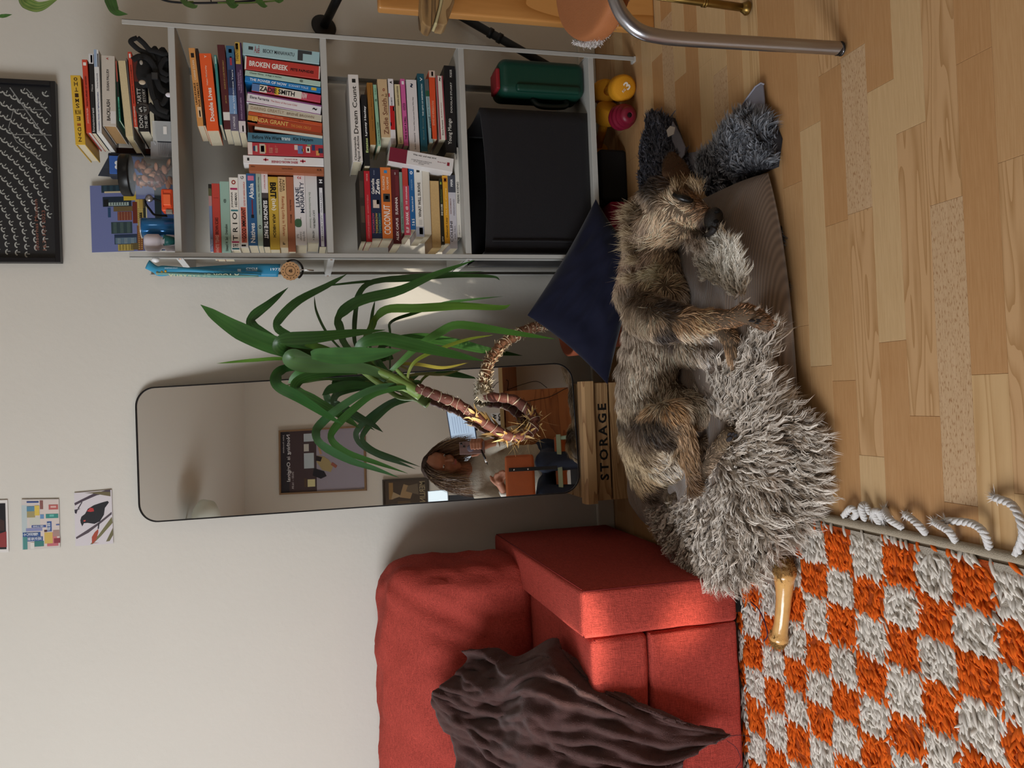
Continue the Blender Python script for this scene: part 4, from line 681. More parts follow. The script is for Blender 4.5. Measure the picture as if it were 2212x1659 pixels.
# ================================================================== DOG BED
def corduroy(name, col, scale=170):
    m = bpy.data.materials.new(name); m.use_nodes = True; nt = m.node_tree; b = nt.nodes['Principled BSDF']; b.inputs['Roughness'].default_value = .9; b.inputs['Specular IOR Level'].default_value = .15; b.inputs['Sheen Weight'].default_value = .3
    tc = nt.nodes.new('ShaderNodeTexCoord'); wv = nt.nodes.new('ShaderNodeTexWave'); wv.bands_direction = 'Y'; wv.inputs['Scale'].default_value = scale/6.283; wv.inputs['Distortion'].default_value = 1.2; wv.inputs['Detail Scale'].default_value = .1; nt.links.new(tc.outputs['Object'], wv.inputs[0])
    c = lin(col); mx = nt.nodes.new('ShaderNodeMix'); mx.data_type = 'RGBA'; mx.inputs[6].default_value = (*[x*.72 for x in c], 1); mx.inputs[7].default_value = (*[x*1.12 for x in c], 1); nt.links.new(wv.outputs['Fac'], mx.inputs[0]); nt.links.new(mx.outputs[2], b.inputs['Base Color'])
    bp = nt.nodes.new('ShaderNodeBump'); bp.inputs['Strength'].default_value = .7; bp.inputs['Distance'].default_value = .0012; nt.links.new(wv.outputs['Fac'], bp.inputs['Height']); nt.links.new(bp.outputs[0], b.inputs['Normal']); return m
bedm = corduroy('taupe_corduroy', '7E6C5E', 78*6.283)
bed = thing('dog_bed', 'big taupe corduroy floor cushion under the sleeping dog', 'dog bed', (0, 1.74, 0))
QC = [np.array(p) for p in ((-0.42, 1.425), (0.445, 1.435), (0.465, 2.07), (-0.375, 2.14))]      # front-left, front-right, back-right, back-left
def bedtop(u, v):
    e = (1-abs(2*u-1)**3.6)*(1-abs(2*v-1)**3.6); return 0.018+0.104*max(0, e)**.42
n, m = 90, 80; Pt = np.zeros((n, m, 3)); Pb = np.zeros((n, m, 3))
for i in range(n):
    for j in range(m):
        u, v = i/(n-1), j/(m-1); u_, v_ = .5-.5*math.cos(PI*u), .5-.5*math.cos(PI*v)
        xy = (QC[0]*(1-u_)+QC[1]*u_)*(1-v_)+(QC[3]*(1-u_)+QC[2]*u_)*v_; cc = np.mean(QC, 0); k = 1-.035*(1-abs(2*u_-1)**2)*(abs(2*v_-1)**8)-.035*(1-abs(2*v_-1)**2)*(abs(2*u_-1)**8); xy = cc+(xy-cc)*(k-.03*abs(2*u_-1)**5*abs(2*v_-1)**5); xy[1] -= .062*(1-(2*u_-1)**2)*max(0, 1-2*v_)**3
        z = bedtop(u_, v_); rim = min(u_, 1-u_, v_, 1-v_)
        wr = .012*mnoise.noise(Vector((xy[0]*7, xy[1]*7, 2)))+.010*(1-abs(mnoise.noise(Vector((xy[0]*9+xy[1]*9, xy[1]*26-xy[0]*8, 3))))*2)*min(1, rim*9)
        Pt[i, j] = (*xy, z+wr*min(1, rim*12)); Pb[i, j] = (*xy, max(.002, .02-z*.12*0-.018*min(1, rim*14)))
V = list(Pt.reshape(-1, 3))+list(Pb.reshape(-1, 3)); F = []; k = n*m
for i in range(n-1):
    for j in range(m-1): a, b, c, d = i*m+j, (i+1)*m+j, (i+1)*m+j+1, i*m+j+1; F += [(a, b, c, d), (k+a, k+d, k+c, k+b)]
rimi = [i*m for i in range(n)]+[(n-1)*m+j for j in range(1, m)]+[i*m+m-1 for i in range(n-2, -1, -1)]+[j for j in range(m-2, 0, -1)]
for a, b in zip(rimi, rimi[1:]+rimi[:1]): F.append((a, k+a, k+b, b))
bo = mesh('cushion_cover', V, F, bedm, bed, True)
_bt = {}
def bed_z(x, y):
    d = ((Pt[..., 0]-x)**2+(Pt[..., 1]-y)**2); q = d.argmin(); return Pt.reshape(-1, 3)[q][2] if d.flat[q] < 4e-4 else .004
# ================================================================== GREY FAUX-FUR HIDE under the cushion
hide = thing('faux_fur_hide', 'shaggy charcoal grey faux-fur hide poking out from under the dog bed', 'rug', (.5, 1.6, 0))
gf = fur_mat('grey_faux_fur', .5, .35); suede = M('6E6A72', .9, name='grey_suede', sheen=.4, var=.1, vscale=30)
def lobe(poly, z, ht, nst, ln, dpx, c0, c1, dense=True, wd=.0028):
    cen = np.array([PZ(np.mean(poly, 0), z)])
    out = [PZ(p, z) for p in poly]; V = []; n = len(out)
    for lv, (s, h) in enumerate(((1, -z+.001), (1, .002), (.86, ht*.7), (.5, ht))): V += [cen[0]+(p-cen[0])*s+[0, 0, h] for p in out]
    F = [(l*n+i, l*n+(i+1) % n, (l+1)*n+(i+1) % n, (l+1)*n+i) for l in range(3) for i in range(n)]; F.append(tuple(3*n+i for i in range(n)))
    bm = bmesh.new(); vs = [bm.verts.new(v) for v in V]
    for f in F: bm.faces.new([vs[i] for i in f])
    bmesh.ops.recalc_face_normals(bm, faces=bm.faces); b = bm_obj('hide_lobe', bm, M('2E2D31', .95), hide, True)
    P, nn = surf_samples(b.data, int(nst*1.5)); k = nn[:, 2] > .05; P, nn = P[k], nn[k]; nst = len(P); pts = PROJ(P)
    dw = np.array([PZ((p[0]+dpx[0], p[1]+dpx[1]), z) for p in pts])-np.array([PZ(p, z) for p in pts]); dw /= np.linalg.norm(dw, axis=1)[:, None]
    cl = np.array([[mnoise.noise(Vector((q[0]*28, q[1]*28, s))) for s in (1., 7.)] for q in P])      # strands clump together
    d = dw*.8+np.stack([cl[:, 0]*2.2, cl[:, 1]*2.2, np.full(nst, .5)], 1)+rng.normal(size=(nst, 3))*.2; t = rng.random((nst, 1))
    strands('shaggy_fur', P, d, rng.uniform(.6, 1.1, nst)*ln, wd, gf, b, c0, np.array(c1)*(.5+1.0*t), 4, bend=np.stack([rng.normal(0, .3, nst)]*2+[np.full(nst, -.5)], 1), curl=.0022, curln=.8, tip=.5, clump=3)
g0, g1 = lin('2C2C31'), lin('9DA0A8')
lobe([(1555, 330), (1580, 275), (1620, 245), (1665, 262), (1680, 300), (1672, 360), (1630, 378), (1570, 410), (1540, 430), (1520, 400), (1520, 345)], .012, .03, 4200, .030, (0, -60), g0, g1)
lobe([(1395, 400), (1392, 330), (1405, 290), (1412, 245), (1450, 255), (1470, 310), (1480, 335), (1500, 390), (1480, 440), (1400, 430)], .012, .03, 4200, .024, (-6, -60), lin('242328'), lin('565660'))
lobe([(1665, 470), (1685, 490), (1692, 560), (1697, 640), (1700, 720), (1680, 720), (1670, 600)], .006, .012, 1500, .018, (25, 30), g0, lin('6A7078'))
def flap(poly, z, nm='suede_flap', lift=0):
    P = [PZ(p, z) for p in poly]; slab(nm, P, (0, 0, 1), .003, suede, hide, .0008)
flap([(1586, 256), (1612, 215), (1632, 187), (1644, 178), (1650, 180), (1653, 215), (1655, 256), (1640, 262), (1610, 268)], .010)
flap([(1455, 262), (1470, 290), (1482, 318), (1480, 335), (1468, 350), (1455, 330), (1448, 290)], .026)
flap([(1490, 330), (1520, 326), (1540, 370), (1520, 410), (1485, 400)], .004)
tube('seam_edge', [PZ(p, .014) for p in ((1586, 256), (1612, 214), (1632, 187), (1644, 179), (1650, 182))], .0018, M('9A98A4', .8), hide, 6)
slab('care_tag', [PZ(p, .048) for p in ((1441, 281), (1449, 272), (1459, 275), (1456, 290), (1444, 296))], (0, .15, 1), .0015, M('B4A89C', .8), hide)
# ================================================================== CURLY SHEEPSKIN over the cushion
sheep = thing('sheepskin', 'curly light taupe sheepskin spread over the dog bed and hanging off its edge', 'sheepskin', (-.15, 1.45, .1))
wool = fur_mat('curly_wool', .7, .2)
SA = [(1478, 800), (1530, 765), (1560, 790), (1575, 800), (1605, 760), (1625, 700), (1668, 720), (1672, 760), (1650, 800), (1675, 850), (1690, 890), (1720, 900), (1755, 940), (1765, 990), (1765, 1050), (1740, 1100), (1715, 1150), (1680, 1165), (1660, 1200), (1640, 1240), (1585, 1262), (1545, 1262), (1500, 1235), (1470, 1215), (1430, 1170), (1408, 1130), (1402, 1095), (1440, 1085), (1485, 1070), (1510, 1040), (1530, 1000), (1560, 970), (1580, 960), (1590, 930), (1570, 920), (1540, 900), (1500, 890), (1480, 850)]
SB = [(1512, 555), (1545, 515), (1570, 510), (1590, 540), (1602, 590), (1612, 640), (1590, 640), (1560, 620), (1525, 600)]
def wool_z(px, py):
    e = np.interp(px, [1400, 1450, 1600, 1660, 1700, 1770], [.100, .108, .108, .088, .05, .02]); 
    return float(e)
def wool_patch(poly, nst, ln, cen, c0, c1, zadd=0.0, base=True, amp=.0045, wd=.0034, seed=0):
    pts = sample_poly(poly, nst); P = np.array([PZ(p, wool_z(*p)+zadd) for p in pts])
    dv = pts-np.array(cen); dv /= np.linalg.norm(dv, axis=1)[:, None]+1e-6
    nz = np.array([[mnoise.noise(Vector((q[0]*22, q[1]*22, s+seed))) for s in (2., 9.)] for q in P]); dv = dv+nz*1.2
    Q = np.array([PZ((p[0]+d_[0]*20, p[1]+d_[1]*20), wool_z(p[0]+d_[0]*20, p[1]+d_[1]*20)+zadd) for p, d_ in zip(pts, dv)]); dw = Q-P; dw /= np.linalg.norm(dw, axis=1)[:, None]
    d = dw+np.stack([nz[:, 0]*.3, nz[:, 1]*.3, np.full(nst, .42)], 1)+rng.normal(size=(nst, 3))*.16; t = rng.random((nst, 1))
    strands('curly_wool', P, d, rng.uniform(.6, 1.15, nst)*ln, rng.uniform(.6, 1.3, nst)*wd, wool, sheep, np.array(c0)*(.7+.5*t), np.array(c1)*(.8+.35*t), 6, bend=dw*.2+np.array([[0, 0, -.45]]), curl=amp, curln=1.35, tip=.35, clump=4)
bp_ = [PZ(p, wool_z(*p)-.004) for p in [(1478, 800), (1575, 790), (1650, 770), (1690, 890), (1750, 960), (1752, 1050), (1710, 1140), (1640, 1225), (1570, 1245), (1480, 1200), (1420, 1120), (1400, 950), (1430, 830)]]
cpt = np.mean(bp_, 0); Vb = [cpt+np.array([0, 0, .004])]+[np.array(p) for p in bp_]; mesh('skin', Vb, [(0, i+1, (i+1) % len(bp_)+1) for i in range(len(bp_))], M('8A7A6E', .95), sheep, True)
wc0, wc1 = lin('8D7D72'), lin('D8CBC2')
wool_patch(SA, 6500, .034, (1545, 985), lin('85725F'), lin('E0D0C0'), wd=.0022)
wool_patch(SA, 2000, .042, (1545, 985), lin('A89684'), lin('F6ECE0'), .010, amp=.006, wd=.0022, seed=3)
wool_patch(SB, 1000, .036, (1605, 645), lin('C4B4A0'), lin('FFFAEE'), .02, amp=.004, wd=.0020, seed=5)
# ================================================================== DOG asleep on its side
from mathutils.bvhtree import BVHTree
dog = thing('dog', 'shaggy tan, grey and black dog asleep on its side on the cushion', 'dog', (0, 1.65, .11))
def J(px, py, z): return PZ((px, py), z-.035)
caps = []
def limb(*pts, sq=(1, 1, 1)):
    for a, b in zip(pts[:-1], pts[1:]): caps.append((J(*a[:3]), a[3], J(*b[:3]), b[3], sq))
limb((1405, 525, .195, .052), (1418, 580, .195, .066), (1425, 650, .195, .080), (1415, 730, .20, .091), (1403, 810, .205, .094), (1400, 880, .20, .090), (1398, 950, .195, .083), (1402, 1010, .185, .066), (1405, 1045, .17, .046), sq=(1, 1, .8))
limb((1392, 455, .19, .040), (1388, 500, .20, .040), (1385, 560, .20, .044), (1370, 640, .19, .05))                      # scruff
limb((1438, 428, .195, .050), (1455, 455, .19, .054), (1415, 520, .19, .055))                                           # skull to neck
limb((1462, 440, .195, .040), (1500, 462, .175, .030), (1532, 474, .155, .0205))                                         # muzzle
limb((1478, 485, .17, .030), (1520, 502, .148, .016))                                                                    # jaw
limb((1465, 425, .215, .018), (1485, 440, .205, .016))                                                                   # brow
limb((1395, 680, .25, .050), (1440, 695, .255, .044), (1485, 698, .245, .030), (1530, 692, .225, .022), (1582, 688, .20, .0185), (1612, 676, .185, .0195), (1640, 690, .17, .018), (1655, 700, .162, .014))   # upper foreleg
limb((1480, 720, .17, .035), (1555, 706, .155, .022), (1580, 735, .15, .018), (1588, 775, .148, .0165), (1592, 800, .145, .013))  # lower foreleg
limb((1470, 745, .17, .045), (1525, 765, .155, .028))                                                                    # brisket
limb((1405, 965, .245, .056), (1430, 920, .25, .050), (1462, 893, .235, .030)); limb((1462, 893, .235, .028), (1485, 960, .215, .020), (1500, 1040, .19, .0145), (1497, 1056, .18, .0145))  # thigh, shin
limb((1497, 1056, .18, .0145), (1525, 1010, .165, .014), (1555, 965, .155, .016), (1580, 940, .15, .020))                # hind foot
limb((1430, 1000, .19, .050), (1470, 990, .16, .028), (1530, 960, .145, .022)); limb((1500, 890, .17, .04), (1460, 870, .17, .05))
limb((1408, 1055, .15, .024), (1440, 1078, .14, .017), (1478, 1066, .14, .012))                                          # tail curled round
limb((1398, 420, .20, .018), (1410, 408, .195, .012))
skin_m = M('5A4A3A', .9, name='dog_skin', var=.3, vscale=20)
body = blob_mesh('body', caps, skin_m, dog, .006, 5)
bm = bmesh.new(); bm.from_mesh(body.data); bvh = BVHTree.FromBMesh(bm); bm.free()
def hit(px, py):
    d = Vector(ray((px, py))).normalized(); h = bvh.ray_cast(Vector(CAM), d)
    return (np.array(h[0]), np.array(h[1])) if h[0] is not None else (PZ((px, py), .16), np.array([0, -1., 0]))
CB = [(1440, 455, 32, 'DDBE92'), (1480, 475, 22, 'D2AC7E'), (1440, 500, 24, 'D8B688'), (1455, 398, 20, '3A2C22'), (1420, 415, 18, '1E1815'), (1480, 400, 16, '7A5E42'), (1468, 420, 10, 'B89468'), (1510, 450, 14, 'A8825A'), (1527, 430, 9, '4A3A30'), (1478, 432, 9, '4E3C2C'), (1432, 440, 10, '6A5844'), (1415, 440, 10, '221C18'),
      (1522, 495, 17, '4A4240'), (1540, 480, 16, '3A3230'), (1508, 502, 12, '5A4C46'), (1500, 522, 16, 'B09A88'), (1380, 450, 22, 'B09A7C'), (1375, 500, 25, 'A08C74'), (1395, 520, 14, 'C2AC84'), (1385, 560, 22, '806A54'), (1430, 565, 20, 'AA926C'), (1440, 605, 24, 'D2B88C'), (1415, 620, 16, 'C4A87C'), (1480, 580, 18, '665440'), (1475, 630, 22, '8C765A'), (1510, 640, 16, '5E4A38'),
      (1395, 645, 18, '5A4C3A'), (1415, 665, 13, '2E261F'), (1450, 672, 12, '342B24'), (1430, 640, 9, '4A3E30'), (1375, 690, 20, '8A7A60'), (1410, 690, 12, 'A89070'), (1470, 690, 12, 'A88458'), (1510, 690, 15, 'C09A68'), (1560, 682, 16, 'A97E50'), (1600, 672, 16, '94693E'), (1640, 680, 14, '7A5632'), (1575, 750, 16, 'B48C60'), (1590, 790, 12, '8A6A48'),
      (1425, 722, 12, '332B25'), (1445, 735, 9, '443A32'), (1480, 738, 14, 'D2BE9C'), (1525, 765, 20, 'E8DCC8'), (1500, 775, 14, 'CBBBA0'), (1345, 740, 24, '9C907C'), (1390, 770, 28, 'BFB096'), (1440, 790, 24, 'B8A88C'), (1330, 800, 16, '7E7464'), (1335, 850, 22, '8F8470'), (1395, 840, 30, 'CABC9E'), (1460, 835, 24, 'B4A488'), (1480, 800, 12, '8E8068'),
      (1325, 905, 18, '4E4538'), (1345, 885, 14, 'B0A080'), (1400, 882, 13, 'B48E5C'), (1450, 885, 14, 'AC8450'), (1420, 870, 12, 'C6B48E'), (1400, 918, 18, '2A241D'), (1370, 930, 16, '4E4030'), (1430, 945, 13, '352C22'), (1385, 960, 10, '5E4E38'), (1335, 960, 20, '9C8A66'), (1360, 1000, 22, 'A8966E'), (1395, 990, 12, '7A6A4C'), (1420, 1000, 16, 'D8C8A4'), (1442, 1015, 12, 'E4D8BC'),
      (1385, 1035, 12, 'A48C60'), (1405, 1068, 10, '4A3A28'), (1470, 930, 12, 'A4845A'), (1490, 990, 13, '94744A'), (1500, 1045, 12, '6E5434'), (1530, 1000, 16, 'A48C6E'), (1560, 950, 13, '94805F'), (1450, 1050, 12, '8A7C5C'), (1470, 1066, 12, '4E3C2A'), (1458, 1040, 8, 'A89872')]
CP = np.array([(a, b) for a, b, _, _ in CB], float); CR = np.array([c for _, _, c, _ in CB], float); CC = np.array([lin(c) for *_, c in CB]); CC = np.clip((CC*.80+CC.mean(1, keepdims=True)*.20)*np.array([1.44, 1.26, 1.20]), 0, 2); CC = 1.12*CC/(1+.38*CC)
def coat(px):
    d2 = ((px[:, None]-CP[None])**2).sum(2)/(CR[None]**2); w_ = np.exp(-1.6*d2)+1e-9*np.exp(-.02*d2); return (w_[..., None]*CC[None]).sum(1)/w_.sum(1)[:, None]
DV = [(1440, 470, 30, -.7, .8), (1480, 480, 22, -.5, .9), (1500, 450, 15, -.9, .2), (1470, 415, 15, -.2, -.9), (1440, 410, 25, -.6, -.5), (1520, 505, 15, -.1, 1.), (1500, 525, 14, .2, 1.), (1380, 460, 25, -.9, .3), (1370, 520, 25, -.8, .6), (1390, 590, 25, -.3, 1.), (1430, 560, 20, -.3, .9), (1425, 600, 14, -.9, -.3), (1450, 610, 14, .6, -.4), (1440, 635, 14, -.2, .9), (1490, 600, 20, .8, .5),
      (1400, 660, 20, .6, .8), (1450, 680, 20, .9, .4), (1380, 700, 20, .2, 1.), (1530, 690, 25, 1., .1), (1600, 680, 25, 1., -.1), (1580, 760, 20, .2, 1.), (1500, 750, 20, .6, .6), (1400, 780, 40, .15, 1.), (1340, 850, 35, .05, 1.), (1450, 820, 35, .35, 1.), (1400, 880, 15, -.3, .9), (1450, 885, 15, .6, .6), (1400, 930, 25, .4, .9), (1350, 980, 30, .3, 1.), (1420, 1000, 20, .7, .8), (1490, 980, 25, .5, .9), (1540, 990, 20, .9, -.4), (1460, 1055, 15, .9, .1)]
DP = np.array([(a, b) for a, b, *_ in DV], float); DR = np.array([c for _, _, c, *_ in DV], float); DD = np.array([(d, e) for *_, d, e in DV])
def flow(px):
    d2 = ((px[:, None]-DP[None])**2).sum(2)/(DR[None]**2); w_ = 1/(1e-3+d2)**1.6; v = (w_[..., None]*DD[None]).sum(1); return v/np.linalg.norm(v, axis=1)[:, None]
furm = fur_mat('dog_fur', .5, .3)
n = 95000; P, Nn = surf_samples(body.data, n); see = ((P-CAM)*Nn).sum(1) < .25*np.linalg.norm(P-CAM, axis=1); P, Nn = P[see], Nn[see]; px = PROJ(P)
fl = flow(px); nz = np.array([[mnoise.noise(Vector((q[0]*26, q[1]*26, q[2]*26+s))) for s in (0, 9.)] for q in P]); fl = fl+nz*.9
# picture-plane flow turned into a direction along the body
world = (RM[1][None]*fl[:, :1]-RM[0][None]*fl[:, 1:]); world -= (world*Nn).sum(1)[:, None]*Nn; world /= np.linalg.norm(world, axis=1)[:, None]+1e-9
face = np.exp(-((px[:, 0]-1475)**2+(px[:, 1]-455)**2)/45**2); legs = np.clip((px[:, 0]-1495)/50, 0, 1)*(px[:, 1] > 560)*((px[:, 1] < 740) | (px[:, 1] > 775)); ruff = np.exp(-((px[:, 0]-1375)**2+(px[:, 1]-500)**2)/60**2)
L = .023*(1-.45*face-.55*legs)+.012*ruff; L *= rng.uniform(.55, 1.15, len(P))
lift_ = .28+.25*ruff+.1*face
d = world+Nn*lift_[:, None]+rng.normal(size=P.shape)*.14
col = coat(px); jit = rng.normal(1, .16, (len(P), 1)); lightmask = (rng.random((len(P), 1)) < .22); tip = np.where(lightmask, np.minimum(col*1.6+.08, .85), col*1.16)
noseR = (np.hypot(px[:, 0]-1538, px[:, 1]-476) > 17); mouth = ~((np.abs(px[:, 0]-1532) < 14) & (np.abs(px[:, 1]-505) < 9)); keep = noseR & mouth & ~((np.abs((px[:, 1]-431)*.95-(px[:, 0]-1479)*.3) < 6) & (np.hypot(px[:, 0]-1479, px[:, 1]-431) < 21))
strands('fur', (P-Nn*.001)[keep], d[keep], L[keep], rng.uniform(.0009, .0019, keep.sum()), furm, dog, (col*jit*.66)[keep], (tip*jit)[keep], 3, bend=(world*.25-Nn*.25+nz[:, :1]*.2)[keep], curl=.0013, curln=.6, tip=.25)
# whiskery brow tufts and long ruff locks
def tuft(name, pts, dpx, nn, ln, c0, c1, wd=.0012, spread=9):
    R = []; D_ = []
    for k in range(nn):
        a = pts[rng.integers(len(pts))]; p = (a[0]+rng.normal()*spread*.5, a[1]+rng.normal()*spread*.5); h, nr = hit(*p)
        R.append(h); v = RM[1]*dpx[0]-RM[0]*dpx[1]; D_.append(v/np.linalg.norm(v)+nr*.35+rng.normal(size=3)*.28)
    return strands(name, np.array(R), np.array(D_), rng.uniform(.6, 1.1, nn)*ln, wd, furm, dog, c0, c1, 4, bend=rng.normal(size=(nn, 3))*.25, curl=.0015, curln=.8)
tuft('brow_hair', [(1462, 408), (1478, 404), (1495, 408), (1510, 412)], (-.2, -1), 420, .024, lin('5A4430'), lin('BCA07A'))
tuft('beard', [(1500, 515), (1515, 512), (1485, 520), (1505, 530)], (.4, 1), 900, .026, lin('7A6654'), lin('C8B8A8'))
tuft('ruff_hair', [(1372, 450), (1365, 470), (1368, 500), (1370, 530), (1378, 560), (1372, 600)], (-1, .25), 1500, .036, lin('6E5A44'), lin('CFB896'))
tuft('chest_hair', [(1425, 590), (1430, 575), (1415, 585), (1400, 590)], (-.8, .5), 500, .028, lin('8A7654'), lin('E0D2B0'))
tuft('side_hair', [(1385, 660), (1400, 665), (1395, 690), (1415, 680)], (.6, .9), 600, .034, lin('2E2620'), lin('D0C4A8'))
# face: closed eyes, nose, mouth line
blk = M('141213', .28, name='nose_leather', spec=.6, bump=.6, bscale=500)
def ell(name, c, ax, rad, mat, parent, sub=3, fn=None):
    ax = np.array(ax, float); bm = bmesh.new(); bmesh.ops.create_icosphere(bm, subdivisions=sub, radius=1)
    for v in bm.verts:
        k = fn(v.co) if fn else 1; v.co = Vector(c)+Vector(ax.T @ (np.array(v.co)*np.array(rad)*k))
    return bm_obj(name, bm, mat, parent, True)
mz = J(1534, 474, .155); fw = J(1534, 474, .155)-J(1500, 462, .175); fw /= np.linalg.norm(fw); sdv = -RM[0]; upv = np.cross(sdv, fw)
V3 = (RM[1], -RM[0], -RM[2])                       # picture x, picture y, towards the viewer
nose = ell('nose', mz+fw*.008+np.array(V3[2])*.008, V3, (.0215, .0255, .020), blk, dog, 3, lambda c: 1-.18*max(0, c.x)*(1-abs(c.y)))
for dy, dx in ((6, -1), (-12, 1)):
    c, nr = PROJ(mz)[0], None; q = mz+fw*.008+V3[2]*.0262-V3[1]*(-dy*.0011)+V3[0]*dx*.001; ell('nostril', q, V3, (.0060, .0040, .0045), M('030303', .8), nose, 2)
h, nr = hit(1479, 431); eye = ell('closed_eye', h+nr*.003, (V3[1]*.95-V3[0]*.3, V3[0]*.95+V3[1]*.3, V3[2]), (.0075, .019, .007), M('0C0908', .35, name='eyelid', spec=.5), dog, 2)
tube('eyelid_line', [hit(1458+i*8, 423+i*2.7+(i-2.5)**2*-.5)[0]+hit(1470, 436)[1]*.006 for i in range(6)], .0040, M('0C0908', .5), eye, 6)
lip = tube('lip', smooth_path([hit(*p)[0]+hit(*p)[1]*.001 for p in ((1543, 492), (1535, 503), (1520, 510), (1505, 512))], 14), np.linspace(.0075, .003, 14), M('1C1817', .6, bump=.5, bscale=300), dog, 8)
# ears
def ear(name, pts, wid, c, tipc, inner, nst, ln):
    C = smooth_path([J(*p) for p in pts], 14); W = np.interp(np.linspace(0, 1, 14), np.linspace(0, 1, len(wid)), wid); G = np.zeros((14, 9, 3))
    wd_ = np.cross(V3[2], C[-1]-C[0]); wd_ /= np.linalg.norm(wd_)
    for i in range(14):
        for j in range(9): s = (j-4)/4; G[i, j] = C[i]+wd_*W[i]*s+V3[2]*(-.007*s*s+.006*(1-i/14))
    e = grid_mesh(name, G, inner, dog, True, .003); q, nn = surf_samples(e.data, nst); v = C[-1]-C[0]; v /= np.linalg.norm(v)
    rim = rng.random(nst) < .8; dd = v*.9+nn*.35+rng.normal(size=(nst, 3))*.25; strands('ear_fur', q, dd, rng.uniform(.5, 1.1, nst)*ln, .0011, furm, e, c, tipc, 3, bend=rng.normal(size=(nst, 3))*.2, curl=.001, kind=None); return e
ear('ear', [(1462, 392, .185), (1462, 374, .185), (1458, 350, .175), (1453, 328, .16)], [.026, .032, .026, .008], lin('2E2016'), lin('5A442E'), M('4A321E', .8, name='ear_inside', var=.2, vscale=60), 1100, .010)
ear('ear', [(1425, 425, .215), (1408, 418, .21), (1398, 412, .195)], [.016, .018, .008], lin('3E3024'), lin('B89468'), M('A8785A', .8), 1200, .016)
# paws: toes, pads, claws
padm = M('2E2B2E', .75, name='paw_pad', bump=1, bscale=400)
def paw(c, ax, s, nm='paw_pads'):
    o = ell(nm, c, ax, (.013*s, .010*s, .006), padm, dog, 2)
    for a, b in ((.020, -.010), (.022, .003), (.018, .014)): ell('toe_pad', c+ax[0]*a*s+ax[1]*b*s, ax, (.0085*s, .0055*s, .005), padm, o, 2)
    return o
a1 = PZ((1665, 700), .17)-PZ((1610, 690), .17); a1 /= np.linalg.norm(a1); b1 = np.cross(V3[2], a1)
c = hit(1622, 693)[0]; paw(c+V3[2]*.005, (a1, b1, V3[2]), 1.0)
a2 = PZ((1590, 930), .15)-PZ((1572, 952), .15); a2 /= np.linalg.norm(a2); c = hit(1574, 948)[0]; paw(c+V3[2]*.006, (a2, np.cross(V3[2], a2), V3[2]), .85)
for p, q in (((1600, 655, .19), (1622, 641, .188)), ((1632, 668, .185), (1645, 655, .18)), ((1587, 645, .19), (1598, 628, .186))): tube('claw', [J(*p), J((p[0]+q[0])/2+2, (p[1]+q[1])/2, p[2]), J(*q)], [.0032, .0026, .0008], M('8A7A6C', .4), dog, 8)
for k in range(3): tube('claw', [J(1586+k*5, 800+k, .148), J(1590+k*5, 808, .146), J(1594+k*5, 812, .142)], [.0028, .0022, .0007], M('3A322E', .4), dog, 8)
# ================================================================== MIRROR (leaning: bottom on the crate, top on the wall)
MN = np.array([0.0567312, -0.97953491, 0.19311379]); MC = np.array([-0.1047, 2.2839, 0.7924]); MW, MH, MROT = 0.3684, 1.2085, 0.01055
up_ = np.array([0, 0, 1.])-MN*MN[2]; up_ /= np.linalg.norm(up_); rt_ = np.cross(up_, MN); rt_ /= np.linalg.norm(rt_); rt_ = rt_ if rt_[0] > 0 else -rt_
MA = rt_*math.cos(MROT)+up_*math.sin(MROT); MB = -rt_*math.sin(MROT)+up_*math.cos(MROT)
def rrect(w_, h_, r, n=10):
    out = []
    for cx, cy, a0 in ((w_/2-r, h_/2-r, 0), (-w_/2+r, h_/2-r, 90), (-w_/2+r, -h_/2+r, 180), (w_/2-r, -h_/2+r, 270)):
        for k in range(n+1): a = math.radians(a0+90*k/n); out.append((cx+r*math.cos(a), cy+r*math.sin(a)))
    return out
mirror = thing('standing_mirror', 'tall black-framed mirror with rounded corners leaning on the wall beside the sofa', 'mirror', MC-MB*MH/2)
def mp(p, d=0.0): return MC+MA*p[0]+MB*p[1]+MN*d
ring_o, ring_i = rrect(MW, MH, .052), rrect(MW-.007, MH-.007, .049); nn_ = len(ring_o); V = []; F = []
for pts, d in ((ring_o, -.02), (ring_o, .003), (ring_i, .003), (ring_i, -.001)): V += [mp(p, d) for p in pts]
for l in range(3): F += [(l*nn_+i, l*nn_+(i+1) % nn_, (l+1)*nn_+(i+1) % nn_, (l+1)*nn_+i) for i in range(nn_)]
mesh('frame', V, F, M('0E0E11', .3, name='black_frame', spec=.5), mirror)
gm = M('EDEFEE', .0, 1.0, name='mirror_silver'); mesh('mirror_glass', [mp(p, .0005) for p in ring_i], [tuple(range(nn_))], gm, mirror)
mesh('back_panel', [mp(p, -.02) for p in ring_o], [tuple(range(nn_))], M('3A3028', .8), mirror)
# ================================================================== WOODEN CRATE
cw = wood('crate_pine', 'B08B60', '8A6440', (2.5, 30, 30), .8, False, .6, False, 5)
crate = thing('wooden_crate', 'pine storage crate with black lettering carrying the mirror', 'crate', (-.13, 2.25, 0))
cx0, cx1 = -.300, .034
for k, (z0, z1) in enumerate(((0.005, .052), (.062, .112), (.118, .168))):
    p = box('plank', (cx0+.002, 2.125, z0), (cx1-.004, 2.137, z1), cw, crate, .0012); box('plank', (cx0+.002, 2.385, z0), (cx1-.004, 2.397, z1), cw, crate, .0012)
    for x in (cx0+.001, cx1-.012): box('plank', (x, 2.138, z0), (x+.01, 2.384, z1), cw, crate, .001)
    if k == 1: pass
for x in (cx0+.012, cx1-.035): 
    for y in (2.138, 2.36): box('corner_post', (x, y, 0), (x+.022, y+.022, .165), cw, crate, .001)
bar = [(2.108, .166), (2.108, .192), (2.114, .1995), (2.145, .1995), (2.145, .166)]
